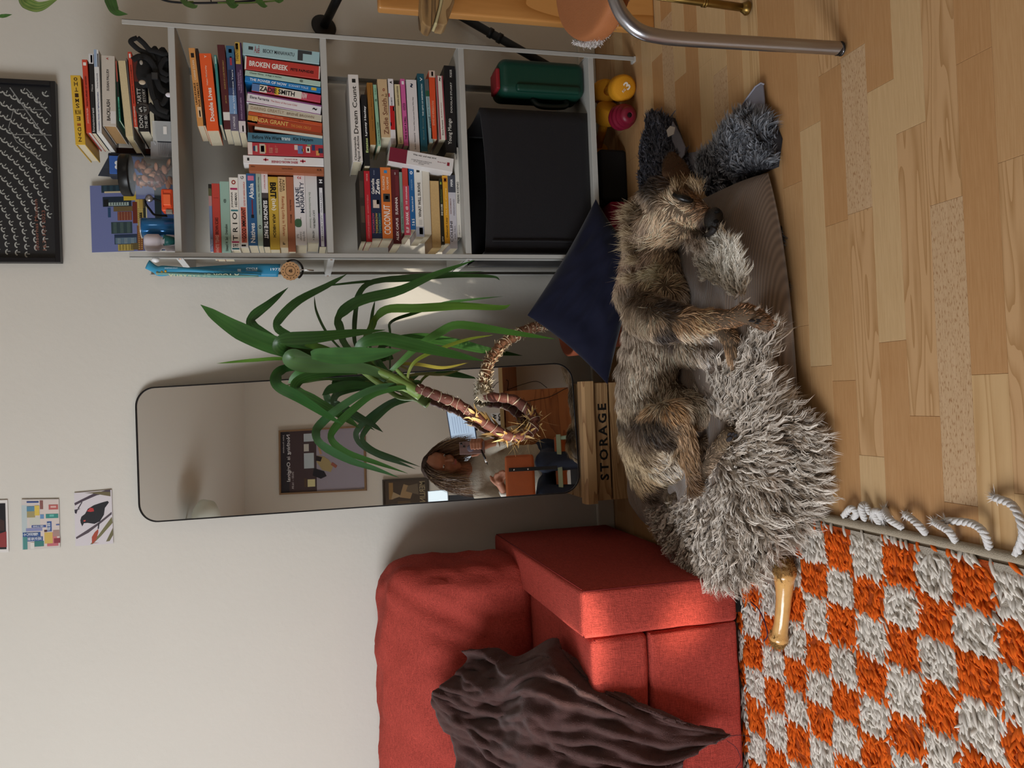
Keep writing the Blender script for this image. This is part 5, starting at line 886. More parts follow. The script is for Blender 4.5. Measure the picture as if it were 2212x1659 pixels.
V = [(x, y, z) for x in (cx0-.004, cx1+.001) for y, z in bar]; mesh('front_rail', V, [(4, 3, 2, 1, 0), (5, 6, 7, 8, 9)]+[(i, (i+1) % 5, 5+(i+1) % 5, 5+i) for i in range(5)], cw, crate)
for k in range(4): box('plank', (cx0+.004, 2.150+k*.062, .171), (cx1-.004, 2.206+k*.062, .183), cw, crate, .001)
lt = PY((1310, 1037), 2.125); rt2 = PY((1297, 872), 2.125)
text('lettering', 'STORAGE', (lt[0], 2.1248, .124), (1, 0, 0), (0, 0, 1), rt2[0]-lt[0], .026, '15120E', crate, .03, spacing=1.35)
# ================================================================== YUCCA
def q4(zx, zy): return (420+zx/2.6976, 560+zy/2.6976)
def q6(zx, zy): return (850+zx/4.146, 700+zy/4.146)
yuc = thing('yucca_plant', 'yucca with a looping bare trunk and long strap leaves in a terracotta pot', 'plant', (*PY((1230, 705), 2.19)[:2], 0))
pc_ = PY((1230, 700), 2.19)
pot = lathe('pot', [(.058, 0), (.062, .004), (.082, .165), (.090, .168), (.092, .205), (.086, .206), (.080, .170), (.0, .165)], M('A4573A', .7, name='terracotta', var=.15, vscale=40), yuc, 32, (pc_[0], 2.19, 0))
lathe('soil', [(.001, .172), (.079, .171), (.079, .168)], M('2A1E16', 1, bump=1, bscale=300), yuc, 24, (pc_[0], 2.19, 0))
def leafm(name, a, b, rough=.38):
    m = bpy.data.materials.new(name); m.use_nodes = True; nt = m.node_tree; s = nt.nodes['Principled BSDF']; at = nt.nodes.new('ShaderNodeAttribute'); at.attribute_name = 'Col'
    nt.links.new(at.outputs[0], s.inputs['Base Color']); s.inputs['Roughness'].default_value = rough; s.inputs['Specular IOR Level'].default_value = .45; s.inputs['Subsurface Weight'].default_value = 0; return m
lm = leafm('yucca_leaf', 0, 0)
def leaf(pts, wz, depth, col='3F6B2C', col2=None, name='leaf', twist=0.0, conv=q4, sc=2.6976, parent=None, prof=None, fold=.05):
    pr = yuc if parent is None else parent
    n_ = len(pts); dep = np.interp(np.linspace(0, 1, n_), np.linspace(0, 1, len(depth)), depth); P3 = [PY(conv(*p), d) for p, d in zip(pts, dep)]; N_ = 34; C = smooth_path(P3, N_)
    T = np.gradient(C, axis=0); T /= np.linalg.norm(T, axis=1)[:, None]; mpp = np.linalg.norm(C-CAM, axis=1)/FPX/sc; s = np.linspace(0, 1, N_)
    prof_ = np.interp(s, *(prof or ([0, .12, .45, .7, .9, 1], [.45, .62, 1, .95, .5, .02]))); W = wz*mpp*prof_/2; tn = np.clip((T[:-1]*T[1:]).sum(1), -1, 1); tn = np.concatenate([[1], tn]); tn = np.minimum(tn, np.roll(tn, -1)); W = W*np.clip(.45+.55*tn**6, .5, 1)
    V = []; F = []; cols = []; c = np.array(lin(col)); c2 = np.array(lin(col2 or '4C7634'))
    for i in range(N_):
        v = CAM-C[i]; v /= np.linalg.norm(v); sd = np.cross(T[i], v); sd /= np.linalg.norm(sd)+1e-9; nr = np.cross(sd, T[i]); a = twist*(s[i]-.3); sd2 = sd*math.cos(a)+nr*math.sin(a); nr2 = -sd*math.sin(a)+nr*math.cos(a)
        for j in range(11):
            k = (j-5)/5; V.append(C[i]+sd2*W[i]*k+nr2*W[i]*fold*(abs(k)**1.5)*(1 if (twist >= 0) else -1)); st = .5+.5*math.sin(j*2.4+len(pts)*3); cols.append((c*(1-.4*st)+c2*.4*st)*(.85+.3*mnoise.noise(Vector((s[i]*6, k, len(pts)+depth[0]*40)))))
    for i in range(N_-1):
        for j in range(10): F.append((i*11+j, i*11+j+1, (i+1)*11+j+1, (i+1)*11+j))
    o = mesh(name, V, F, lm, pr, True, cols=np.array(cols)); sm = o.modifiers.new('s', 'SOLIDIFY'); sm.thickness = .0004; sm.use_rim = False; return o
G1, G2, G3 = '234A1A', '2F6020', '5E8A2E'
LV = [([(1050, 640), (800, 585), (600, 545), (480, 505), (380, 470), (250, 410), (130, 335), (36, 265)], 105, [2.04, 2.06, 2.10], G2, .5), ([(1000, 610), (550, 580), (350, 588), (130, 607)], 20, [2.04, 2.0], G3, 0),
      ([(900, 600), (560, 520), (430, 450), (345, 395), (335, 340), (440, 255), (546, 165)], 62, [2.05, 2.16, 2.2, 2.18], G1, .6), ([(920, 600), (700, 530), (560, 450), (488, 405), (490, 355), (600, 245), (780, 150), (890, 85)], 52, [2.06, 2.2, 2.2, 2.16], G1, .6),
      ([(940, 620), (720, 560), (560, 545), (498, 520), (500, 470), (700, 455), (900, 432), (1112, 412)], 78, [2.04, 1.98, 1.94, 1.96], G1, .4), ([(1130, 690), (1000, 640), (800, 622), (640, 612), (560, 590), (560, 545), (690, 570)], 92, [2.04, 1.98, 1.95], '4C6E44', .3),
      ([(680, 560), (720, 555), (800, 562), (900, 562), (1050, 552), (1205, 530)], 98, [1.95, 1.94, 1.93], '3A6A34', .1), ([(1020, 640), (880, 500), (848, 400), (838, 340), (900, 275), (1000, 228), (1200, 180), (1400, 90), (1640, 2)], 62, [2.08, 2.2, 2.16, 2.12], G2, .3),
      ([(1020, 630), (940, 500), (932, 400), (940, 300), (955, 210), (1030, 135), (1250, 103), (1450, 85), (1690, 70)], 34, [2.08, 2.25, 2.22, 2.15], G1, .3), ([(800, 150), (1000, 130), (1250, 120), (1500, 97), (1730, 100), (1782, 122)], 22, [2.24, 2.2], G1, 0),
      ([(1060, 650), (990, 500), (1030, 400), (1060, 340), (1130, 290), (1300, 285), (1550, 272), (1780, 282), (1842, 264)], 52, [2.08, 2.2, 2.14, 2.14], G3, .3), ([(1140, 650), (1140, 440), (1150, 362), (1300, 308), (1450, 258), (1600, 236), (1800, 216)], 20, [2.08, 2.25, 2.2], G1, 0),
      ([(1140, 655), (1200, 600), (1300, 510), (1430, 425), (1530, 382), (1700, 402), (1900, 435), (2105, 465)], 50, [2.04, 2.0, 1.98], '4C8030', .4), ([(1060, 650), (960, 560), (980, 490), (1080, 462), (1150, 470), (1300, 505), (1500, 552), (1685, 592)], 80, [2.04, 1.98, 1.96], G2, .2),
      ([(1245, 735), (1248, 660), (1300, 585), (1450, 515), (1600, 465), (1740, 442)], 22, [2.04, 2.02, 2.06], '8E9A34', 0), ([(1080, 640), (1100, 500), (1300, 458), (1500, 485), (1700, 530), (1912, 562)], 58, [2.1, 2.24, 2.28], '2A5420', 0),
      ([(950, 640), (600, 628), (500, 650), (474, 695), (492, 742), (600, 800), (750, 895), (868, 966)], 66, [2.04, 1.98, 1.94, 1.95], '2F6A34', .3), ([(950, 655), (800, 662), (640, 690), (585, 740), (612, 782), (700, 825), (880, 925), (966, 986)], 66, [2.05, 2.02, 2.0], G1, .3),
      ([(1240, 745), (1130, 737), (1000, 772), (850, 862), (740, 955), (708, 1010), (740, 1080), (900, 1170), (1050, 1220), (1192, 1272)], 52, [2.04, 1.98, 1.93, 1.92], '41704A', .4), ([(1245, 755), (1200, 748), (1050, 785), (930, 870), (820, 980), (798, 1050), (880, 1122), (1050, 1182), (1243, 1248)], 46, [2.03, 2.0, 1.96], '35652C', .4),
      ([(950, 655), (760, 645), (620, 672), (545, 722)], 72, [2.05, 2.08], '3C7A28', .2), ([(1240, 640), (1190, 612), (1300, 612), (1450, 632), (1600, 602)], 20, [2.06, 2.18], '9A8A3A', 0), ([(960, 620), (830, 500), (760, 410), (710, 300), (698, 212)], 15, [2.08, 2.25], G1, 0),
      ([(1060, 630), (1020, 480), (1035, 330), (1052, 240)], 20, [2.08, 2.26], G2, 0), ([(1320, 715), (1290, 718), (1230, 735)], 30, [2.04, 2.04], G1, 0), ([(1010, 650), (760, 535), (640, 500)], 60, [2.05, 2.1], G3, 0), ([(1150, 700), (1060, 590), (1110, 560), (1160, 580)], 70, [2.08, 2.13], '234A1E', .3)]
for pts, wz, dp, c, tw_ in LV: leaf(pts, wz, dp, c, twist=tw_)
for pts, wd in (([(1320, 790), (1240, 740), (1150, 690), (1060, 650), (950, 615)], (.016, .009)), ([(1300, 770), (1180, 720), (1130, 690)], (.014, .012)), ([(1320, 790), (1230, 700), (1160, 620)], (.011, .004)), ([(1230, 750), (1100, 735), (960, 640), (850, 620)], (.008, .007))):
    C = smooth_path([PY(q4(*p), 2.04) for p in pts], 16); tube('leaf_stem', C, np.linspace(wd[0], wd[1], 16), M('7E9A50', .45, name='green_stem', var=.2, vscale=30), yuc, 12)
T1 = [(1470, 40), (1380, 0), (1300, 20), (1200, 50), (1080, 110), (980, 180), (905, 270), (850, 350), (832, 430), (815, 520), (812, 600), (815, 640)]
T2 = [(800, 640), (880, 655), (980, 660), (1080, 680), (1170, 740), (1240, 810), (1262, 880), (1230, 955), (1150, 1000), (1050, 1005), (950, 965), (850, 905), (750, 835), (650, 760), (560, 705), (450, 665), (350, 625), (270, 595), (215, 570)]
def tp(L, ds): dd = np.interp(np.linspace(0, 1, len(L)), np.linspace(0, 1, len(ds)), ds); return smooth_path([PY(q6(*p), d) for p, d in zip(L, dd)], 90)
tA, tB = tp(T1, [2.19, 2.18, 2.14, 2.10, 2.08]), tp(T2, [2.08, 2.04, 2.0, 1.99, 2.0, 2.03])
tA[0] = (pc_[0], 2.19, .16)
bark = M('6E4238', .6, name='purple_bark', bump=.8, bscale=150, var=.35, vscale=70); barkb = M('8A6048', .75, name='brown_bark', bump=1, bscale=150, var=.4, vscale=90)
rA = .0145+.0015*np.sin(np.arange(90)*1.9); rB = .0125+.0012*np.sin(np.arange(90)*1.4)+.002*np.exp(-((np.arange(90)-30)/12.)**2)
trk = tube('trunk', tA, rA, barkb, yuc, 14); trk2 = tube('trunk', tB, rB, bark, yuc, 14)
scar = M('CDBEA4', .8, name='leaf_scar', var=.2, vscale=200)
def scars(P, R, idx, parent, w_=.0022):
    VV = []; FF = []
    for i in idx:
        i = int(i); t = P[min(i+1, len(P)-1)]-P[i-1]; t /= np.linalg.norm(t); a = np.cross(t, rng.normal(size=3)*.15+[0, 0, 1.]); a /= np.linalg.norm(a); b = np.cross(t, a); tl = rng.normal(size=2)*.28
        ring = [P[i]+(a*math.cos(q)+b*math.sin(q))*(R[i]*1.04)+t*R[i]*(tl[0]*math.cos(q)+tl[1]*math.sin(q)) for q in np.linspace(0, 2*PI, 17)]
        v, f = tube_geo(ring, np.clip(w_*(.5+.6*rng.random())*(1+.5*np.sin(np.linspace(0, 12, 17))), .0006, .003)*.6, 5, False); k = len(VV); VV += v; FF += [tuple(x+k for x in q) for q in f]
    o = mesh('leaf_scars', VV, FF, scar, parent, True); o['kind'] = 'stuff'
scars(tA, rA, range(4, 86, 3), trk, .002); scars(tB, rB, range(4, 88, 4), trk2)
dry = fur_mat('dry_sheath', .6, .2)
def flakes(P, R, i0, i1, n_, ln, wd, c0, c1, back=.0, parent=None, sp=.7):
    k = rng.integers(i0, i1, n_); T = np.gradient(P, axis=0)[k]; T /= np.linalg.norm(T, axis=1)[:, None]; a = rng.normal(size=(n_, 3)); a -= (a*T).sum(1)[:, None]*T; a /= np.linalg.norm(a, axis=1)[:, None]
    strands('dry_sheath', P[k]+a*R[k][:, None]*.95, T*(1-2*(rng.random((n_, 1)) < back))+a*sp, rng.uniform(.5, 1.2, n_)*ln, wd, dry, parent, c0, c1, 3, bend=a*.3+rng.normal(size=(n_, 3))*.2, side=np.cross(T, a), tip=.3)
flakes(tA, rA, 8, 88, 420, .011, .005, lin('8E6E50'), lin('D8C8A8'), .5, trk, .45); flakes(tA, rA, 70, 90, 260, .013, .004, lin('A89878'), lin('E4DCC8'), .5, trk, 1.0)
flakes(tB, rB, 22, 48, 70, .020, .007, lin('A87C3C'), lin('DDBE84'), .5, trk2, .7); flakes(tB, rB, 46, 64, 26, .026, .010, lin('B08848'), lin('E4C890'), .2, trk2, .35); flakes(tB, rB, 28, 46, 36, .05, .0009, lin('A87C3C'), lin('DDBE84'), .3, trk2, 1.4); flakes(tB, rB, 60, 88, 60, .008, .002, lin('B8A080'), lin('E4D8C0'), .5, trk2, .6)
ell('knob', tA[-3], (np.eye(3)), (.020, .018, .020), M('B8AA94', .9, bump=1, bscale=200), yuc, 3, lambda c: 1+.25*mnoise.noise(c*4))
# ================================================================== NAVY CUSHION
nv = M('1B1C2C', .9, name='navy_velvet', spec=.1, sheen=.25, var=.2, vscale=12)
ncu = thing('cushion', 'dark navy velvet cushion standing on its corner between shelf and plant', 'cushion', (.25, 2.06, 0))
A_, B_, C_, D_ = PY((1139, 681), 2.115), PY((1287, 430), 2.05), PY((1385, 560), 2.02), PY((1312, 830), 2.085)
gn = 44; G = np.zeros((gn, gn, 3)); G2_ = np.zeros((gn, gn, 3)); nrm = np.cross(B_-A_, D_-A_); nrm /= np.linalg.norm(nrm); nrm = nrm if nrm @ (CAM-A_) > 0 else -nrm
for i in range(gn):
    for j in range(gn):
        u, v = .5-.5*math.cos(PI*i/(gn-1)), .5-.5*math.cos(PI*j/(gn-1)); p = (A_*(1-u)+B_*u)*(1-v)+(D_*(1-u)+C_*u)*v; cc = (A_+B_+C_+D_)/4
        k = 1-.06*(1-(2*u-1)**2)*(2*v-1)**6-.06*(1-(2*v-1)**2)*(2*u-1)**6; p = cc+(p-cc)*k; h = ((1-abs(2*u-1)**2.4)*(1-abs(2*v-1)**2.4))**.55
        wr = .007*(1-abs(mnoise.noise(Vector((u*3.2+v*1.2, v*8-u*3, 1.))))*2.4)*h+.006*mnoise.noise(Vector((u*6, v*14-u*7, 5)))*h; G[i, j] = p+nrm*(.055*h+wr*1.5); G2_[i, j] = p-nrm*.035*h
V = list(G.reshape(-1, 3))+list(G2_.reshape(-1, 3)); F = []; k = gn*gn
for i in range(gn-1):
    for j in range(gn-1): a, b, c, d = i*gn+j, (i+1)*gn+j, (i+1)*gn+j+1, i*gn+j+1; F += [(a, b, c, d), (k+a, k+d, k+c, k+b)]
ncm = mesh('cushion_cover', V, F, nv, ncu, True); bm = bmesh.new(); bm.from_mesh(ncm.data); bmesh.ops.remove_doubles(bm, verts=bm.verts, dist=.0003); bmesh.ops.recalc_face_normals(bm, faces=bm.faces); bm.to_mesh(ncm.data); bm.free()
# ================================================================== LOWEST SHELF: fabric box, green case
bf = M('1D1B1E', .9, name='black_canvas', bump=.5, bscale=700, sheen=.15)
fb = thing('storage_box', 'open black fabric storage box on the lowest shelf', 'box', (.6, 2.2, BZ[3]))
bx0, bx1 = PY((1100, 546), 2.13)[0], PY((1100, 237), 2.13)[0]; bx0 = max(bx0, X0+.014); bz0, bz1 = BZ[3]+.001, BZ[3]+.310
def wallsheet(name, a, b, sag, y0, y1):
    G = np.zeros((14, 12, 3))
    for i in range(14):
        for j in range(12): s, t = i/13, j/11; top = bz1-sag*math.sin(PI*s)*.9; G[i, j] = (a[0]*(1-s)+b[0]*s, a[1]*(1-s)+b[1]*s-.004*math.sin(PI*s)*math.sin(PI*t), bz0*(1-t)+top*t)
    return grid_mesh(name, G, bf, fb, True, .005)
wallsheet('front_panel', (bx0, 2.125), (bx1, 2.125), .012, 0, 0); wallsheet('back_panel', (bx1, 2.37), (bx0, 2.37), .008, 0, 0); wallsheet('side_panel', (bx1, 2.13), (bx1, 2.365), .006, 0, 0); wallsheet('side_panel', (bx0, 2.365), (bx0, 2.13), .006, 0, 0)
box('base_panel', (bx0, 2.13, bz0), (bx1, 2.365, bz0+.006), bf, fb); tube('handle_band', [(bx0+.03, 2.119, bz0+.005), (bx0+.031, 2.118, bz0+.13), (bx0+.03, 2.119, bz1-.02)], .0022, bf, fb, 6)
grc = M('123C2F', .45, name='green_plastic', spec=.4, bump=.1, bscale=300); redp = M('8E2028', .5, name='red_plastic')
gx0, gx1 = PY((1170, 205), 2.13)[0], X1-.014; gz1 = PY((1072, 160), 2.16)[2]
gc = thing('tool_case', 'dark green plastic tool case with red latch standing on the lowest shelf', 'case', ((gx0+gx1)/2, 2.2, BZ[3]))
gcs = soft_box('case_shell', (gx0, 2.125, BZ[3]+.001), (gx1, 2.235, gz1), grc, gc, r=.024, n=8, puff=.0)
soft_box('side_ridge', (gx0+.004, 2.117, BZ[3]+.02), (gx0+.026, 2.135, gz1-.045), grc, gc, r=.008, n=6, puff=0); box('red_band', (gx0+.012, 2.133, gz1-.004), (gx1-.03, 2.2, gz1+.008), redp, gc, .004)
tube('carry_handle', smooth_path([(gx0-.002, 2.16, BZ[3]+.05), (gx0-.022, 2.15, BZ[3]+.06), (gx0-.024, 2.15, BZ[3]+.13), (gx0-.002, 2.16, BZ[3]+.15)], 16), .008, M('0F1613', .5), gc, 10)
dk = thing('dark_bag', 'dark bag with maroon rim squeezed between the fabric box and the green case', 'bag', (gx0-.02, 2.3, BZ[3]))
soft_box('bag_body', (bx1+.008, 2.26, BZ[3]+.001), (gx0-.003, 2.36, BZ[3]+.21), M('16151A', .85), dk, r=.008, n=6, wr=.002); tube('bag_rim', [(gx0-.004, 2.262, BZ[3]+.19), (gx0-.02, 2.258, BZ[3]+.212), (bx1+.012, 2.262, BZ[3]+.205)], .004, M('5A2028', .6), dk, 8)
# ================================================================== FLOOR BITS UNDER THE SHELF
yl = M('D9941E', .75, name='yellow_vinyl', bump=.5, bscale=500, spec=.3)
def dumbbell(c, ax, label, three=False):
    c, ax = np.array(c), np.array(ax, float); ax /= np.linalg.norm(ax); t = thing('dumbbell', label, 'dumbbell', (c[0], c[1], 0), 'yellow dumbbells under the shelf')
    for s in (1, -1):
        h = lathe('weight_head', [(.001, -.027), (.028, -.027), (.0345, -.022), (.0365, -.010), (.0365, .010), (.0345, .022), (.028, .027), (.001, .0275)], yl, t, 28, c+ax*s*.068, ax*s)
        if s == 1 and three:
            f = c+ax*.0965; v = CAM-f; v /= np.linalg.norm(v); up = np.array([0, 0, 1.])-ax*ax[2]; up /= np.linalg.norm(up); rt = np.cross(up, ax)
            a = math.radians(-40); r_, u_ = rt*math.cos(a)+up*math.sin(a), -rt*math.sin(a)+up*math.cos(a)
            text('weight_mark', '3', f-r_*.001-u_*.012, r_, u_, .015, .023, 'F2E6D4', h, .03); text('weight_mark', 'KG', f-r_*.015-u_*.006, r_, u_, .011, .007, 'F2E6D4', h, .02)
    tube('grip', [c-ax*.05, c+ax*.05], .0125, yl, t, 16)
d1 = PZ((1342, 198), .0375); dumbbell(d1+np.array([.028, .062, 0]), (-.28, -.95, 0.0), 'yellow dumbbell marked 3 kg on the floor in front', True)
d2 = PZ((1312, 245), .0375); dumbbell(d2+np.array([-.045, .055, 0]), (.66, -.75, 0), 'yellow dumbbell half hidden behind the ridged red toy')
tc_ = PZ((1342, 257), .036)+np.array([0, -.02, 0]); tt = thing('dog_toy', 'ridged raspberry red rubber dog toy beside the yellow dumbbells', 'dog toy', (tc_[0], tc_[1], 0)); ax = PZ((1362, 250), .026)-PZ((1320, 262), .03); ax /= np.linalg.norm(ax)
lathe('toy_body', [(a*1.2, b*1.2) for a, b in [(.004, -.034), (.020, -.035), (.0275, -.030), (.030, -.023), (.0295, -.016), (.0255, -.012), (.0285, -.008), (.0295, -.002), (.0280, .003), (.0225, .006), (.0255, .010), (.0255, .015), (.0195, .019), (.0205, .022), (.0165, .029), (.009, .032), (.0055, .032), (.005, .026)]], M('7E1830', .42, name='red_rubber', spec=.45), tt, 28, tc_, ax)
lathe('hole', [(.0012, .0378), (.0066, .0390), (.0066, .0360)], M('1A0408', .9), tt, 14, tc_, ax)
bb = thing('black_box', 'low black box on the floor under the shelf', 'box', (.6, 2.2, 0)); p0, p1 = PZ((1354, 323), .0), PZ((1356, 432), .0)
soft_box('box_body', (p1[0]-.005, p0[1], .001), (p0[0], p0[1]+.2, .085), M('0E0E0F', .8), bb, r=.01, n=6, puff=0)
cr = thing('exercise_block', 'crimson foam exercise block on the floor behind the dog bed', 'block', (p1[0]-.05, 2.2, 0)); p2 = PZ((1358, 480), 0)
soft_box('block_body', (p2[0]-.03, p0[1]-.005, .001), (p1[0]-.008, p0[1]+.15, .06), M('8C1838', .8, name='crimson_foam'), cr, r=.008, n=6, puff=0)
# ================================================================== TOP OF SHELF
ZT0 = BZ[0]
def q8(zx, zy): return (180+zx/5.53, 300+zy/5.53)
def onshelf(zy, y): return PY(q8(1060, zy), y)[0]
jar = thing('treat_jar', 'clear jar with a black lid full of brown dog treats on top of the shelf', 'jar', (onshelf(440, 2.19), 2.19, ZT0))
jc = (onshelf(450, 2.19), 2.19, ZT0+.001); jr = .049; lz = PY(q8(530, 430), 2.14)[2]-ZT0
lathe('jar_glass', [(jr*.9, 0), (jr, .006), (jr, lz-.004), (jr*.93, lz), (jr*.90, lz), (jr*.96, lz-.006), (jr*.96, .008), (.001, .006)], M('E4ECEE', .05, name='clear_plastic', spec=.9, alpha=.09), jar, 40, jc)
lathe('jar_lid', [(.001, 0), (jr*1.04, 0), (jr*1.05, .003), (jr*1.05, .021), (jr*1.0, .024), (.001, .024)], M('101112', .35, name='black_plastic'), jar, 40, (jc[0], jc[1], ZT0+lz))
for k in range(60):
    a, rr, zz = rng.uniform(0, 2*PI), .034*math.sqrt(rng.random()), .010+.086*rng.random(); c = np.array(jc)+[rr*math.cos(a), rr*math.sin(a), zz]
    Rr = np.array(Matrix.Rotation(rng.uniform(0, 6), 3, Vector(rng.normal(size=3)))); ell('dog_treat', c, Rr, (.012, .007, .004), M(['B07A60', '8A4A36', 'C08A6C', '6E3A2A'][k % 4], .8), jar, 2, lambda v: 1+.12*mnoise.noise(v*3))
bb2 = thing('coffee_bag', 'blue paper bag with a white heart label behind the treat jar', 'bag', (onshelf(310, 2.3), 2.3, ZT0)); a0 = PY(q8(310, 205), 2.30); a1_ = PY(q8(340, 420), 2.30)
box('bag_front', (a1_[0], 2.295, ZT0+.095), (a0[0], 2.30, a0[2]), M('3F66B0', .7), bb2, .001); box('bag_base', (a1_[0], 2.295, ZT0+.001), (a0[0], 2.30, ZT0+.095), M('8A7E74', .7, var=.3, vscale=40), bb2, .001); box('bag_body', (a1_[0]-.004, 2.3005, ZT0+.001), (a0[0]+.01, 2.34, a0[2]+.004), M('2E323C', .6), bb2, .004)
pz = PY(q8(250, 300), 2.32)[2]; slab('bag_fold', [(a1_[0]-.004, 2.31, a0[2]), (a0[0]+.01, 2.31, a0[2]), (a0[0]-.005, 2.325, pz-.004), (a1_[0]+.003, 2.33, pz+.018)], (0, 1, 0), .004, M('3A404C', .6), bb2)
hc = PY(q8(415, 312), 2.294); hp = [(hc[0]+.0007*16*math.sin(t)**3, 2.2945, hc[2]+.0007*(13*math.cos(t)-5*math.cos(2*t)-2*math.cos(3*t)-math.cos(4*t))) for t in np.linspace(0, 2*PI, 24, endpoint=False)]; mesh('heart_label', hp, [tuple(range(24))], M('ECECEA', .6), bb2); text('label_text', 'Gut', (hc[0]-.006, 2.294, hc[2]-.001), (1, 0, 0), (0, 0, 1), .012, .005, '223', bb2) if False else None
cb = thing('card_box', 'dark and reddish printed cardboard box standing behind the treat jar', 'box', (onshelf(150, 2.32), 2.32, ZT0)); c0_, c1_ = PY(q8(600, 112), 2.32), PY(q8(600, 205), 2.32); box('box_shell', (c1_[0]-.02, 2.318, ZT0+.001), (c0_[0], 2.37, PY(q8(400, 150), 2.32)[2]), M('3A1C18', .5, var=.5, vscale=30), cb, .001); box('printed_panel', (c1_[0]-.018, 2.3165, ZT0+.07), (c0_[0]-.002, 2.3178, ZT0+.115), M('8A4630', .5, var=.6, vscale=60), cb)
lf = thing('leaflet', 'small grey leaflet with fine print leaning between jar and books', 'leaflet', (onshelf(120, 2.2), 2.2, ZT0)); a, b = PY(q8(800, 22), 2.2), PY(q8(790, 218), 2.2); slab('leaflet_sheet', [(b[0], 2.20, ZT0+.001), (a[0], 2.19, ZT0+.001), (a[0], 2.205, a[2]), (b[0], 2.215, b[2])], (0, 1, 0), .001, M('B4B0B0', .8), lf)
for k in range(9): z = ZT0+.008+k*.0042; mesh('fine_print', [(b[0]+.004, 2.1985-(0)*.01, z), (a[0]-.004, 2.1885, z), (a[0]-.004, 2.1887, z+.0012), (b[0]+.004, 2.1987, z+.0012)], [(0, 1, 2, 3)], M('7A7678', .9), lf)
# painted city card
pcx0, pcx1, pcz1 = PY((192, 539), 2.36)[0], PY((192, 392), 2.36)[0], PY((192, 460), 2.38)[2]
card = thing('picture_card', 'painted card of harbour towers at dusk leaning on the wall above the shelf', 'picture', (pcx0, 2.37, ZT0))
def cpnt(u, v): return (pcx0+(pcx1-pcx0)*u, 2.355+.05*v, ZT0+.001+(pcz1-ZT0)*v)
slab('card_sheet', [cpnt(0, 0), cpnt(1, 0), cpnt(1, 1), cpnt(0, 1)], (0, 1, 0), .0025, M('EDE9E0', .7), card)
bits = [((0, .0, 1, 1), '6E76A4'), ((0, 0, 1, .28), '2A4470'), ((0, .26, 1, .33), '1E2A2E')]
def uvz(zx, zy): return ((1320-zy)/810, (1065-zx)/1005)
for (x0, x1, y0, y1, c) in [(190, 490, 650, 770, '1E2C3A'), (200, 250, 680, 765, '0E1216'), (250, 460, 720, 760, 'A8B8B0'), (240, 270, 780, 900, '26466A'), (300, 500, 770, 830, '6A5838'), (340, 490, 835, 940, '7A3A2A'), (270, 490, 960, 1100, '2E4044'), (300, 540, 1110, 1230, '24344C'), (310, 530, 1150, 1225, '5A7080'), (335, 500, 1232, 1310, 'B09A50'), (180, 460, 510, 600, '1E3440'), (210, 470, 585, 605, 'CDBE96'), (410, 540, 590, 700, 'C8A830'), (530, 630, 690, 800, 'BFA254'), (500, 550, 720, 980, '6A2A1C'), (550, 610, 790, 1010, 'C0A860'), (570, 600, 850, 920, '1A1A16'), (540, 600, 1010, 1310, '7A4A2A'), (610, 640, 690, 1310, '2A2E26'), (640, 650, 720, 1310, 'D8CCA0'), (470, 560, 1220, 1300, '5E5030'), (400, 440, 520, 560, 'D8D4BC')]:
    u1, v1 = uvz(x0, y0); u0, v0 = uvz(x1, y1); bits.append(((u0, v0, u1, v1), c))
for (x0, x1, y0, y1, nx, ny, c) in [(340, 490, 838, 938, 5, 7, 'A8765A'), (275, 490, 965, 1095, 3, 14, '5E7470'), (315, 525, 1155, 1222, 3, 9, '8FA4B0'), (340, 500, 1236, 1306, 5, 5, '8A7A3A'), (260, 450, 724, 758, 7, 2, '24343A'), (570, 630, 692, 798, 3, 6, '8A6A34'), (550, 610, 795, 1005, 3, 9, '8E7434'), (190, 440, 515, 580, 4, 4, '3A5664'), (545, 600, 1015, 1300, 2, 12, 'B08A50')]:
    for i in range(nx):
        for j in range(ny):
            xa, ya = x0+(x1-x0)*(i+.25)/nx, y0+(y1-y0)*(j+.25)/ny; u1, v1 = uvz(xa, ya); u0, v0 = uvz(xa+(x1-x0)/nx*.5, ya+(y1-y0)/ny*.5); bits.append(((u0, v0, u1, v1), c))
grp = {}
for n_, ((u0, v0, u1, v1), c) in enumerate(bits): grp.setdefault((c, n_ if n_ < 24 else 99), []).append((min(n_, 26), [np.array(cpnt(u, v))+[0, -.0004-.00006*min(n_, 26), 0] for u, v in ((u0, v0), (u1, v0), (u1, v1), (u0, v1))]))
for (c, _), L_ in grp.items(): mesh('painted_patch', *print_geo([q for _, q in L_]), M(c, .6), card)
# orange clip light, dark strap, blue canister, white canister, teal cup
ol = thing('bike_light', 'orange-red clip light with a grey buckle on top of the shelf', 'light', (onshelf(750, 2.12), 2.12, ZT0)); a, b = PY(q8(935, 610), 2.12), PY(q8(945, 880), 2.12)
soft_box('light_body', (b[0], 2.105, ZT0+.001), (a[0], 2.14, a[2]), M('E4532A', .4, name='orange_plastic'), ol, r=.005, n=5, puff=0); soft_box('light_button', (b[0]+.014, 2.1015, ZT0+.006), (a[0]-.014, 2.106, a[2]-.005), M('F06A3C', .35), ol, r=.002, n=3, puff=0); box('buckle', (b[0]-.006, 2.102, ZT0+.003), (b[0]+.004, 2.115, ZT0+.018), M('9A9088', .4, .6), ol, .001)
for z in (.004, .022): box('groove', (b[0]+.01, 2.1044, ZT0+z), (a[0]-.006, 2.1051, ZT0+z+.0015), M('A83018', .5), ol)
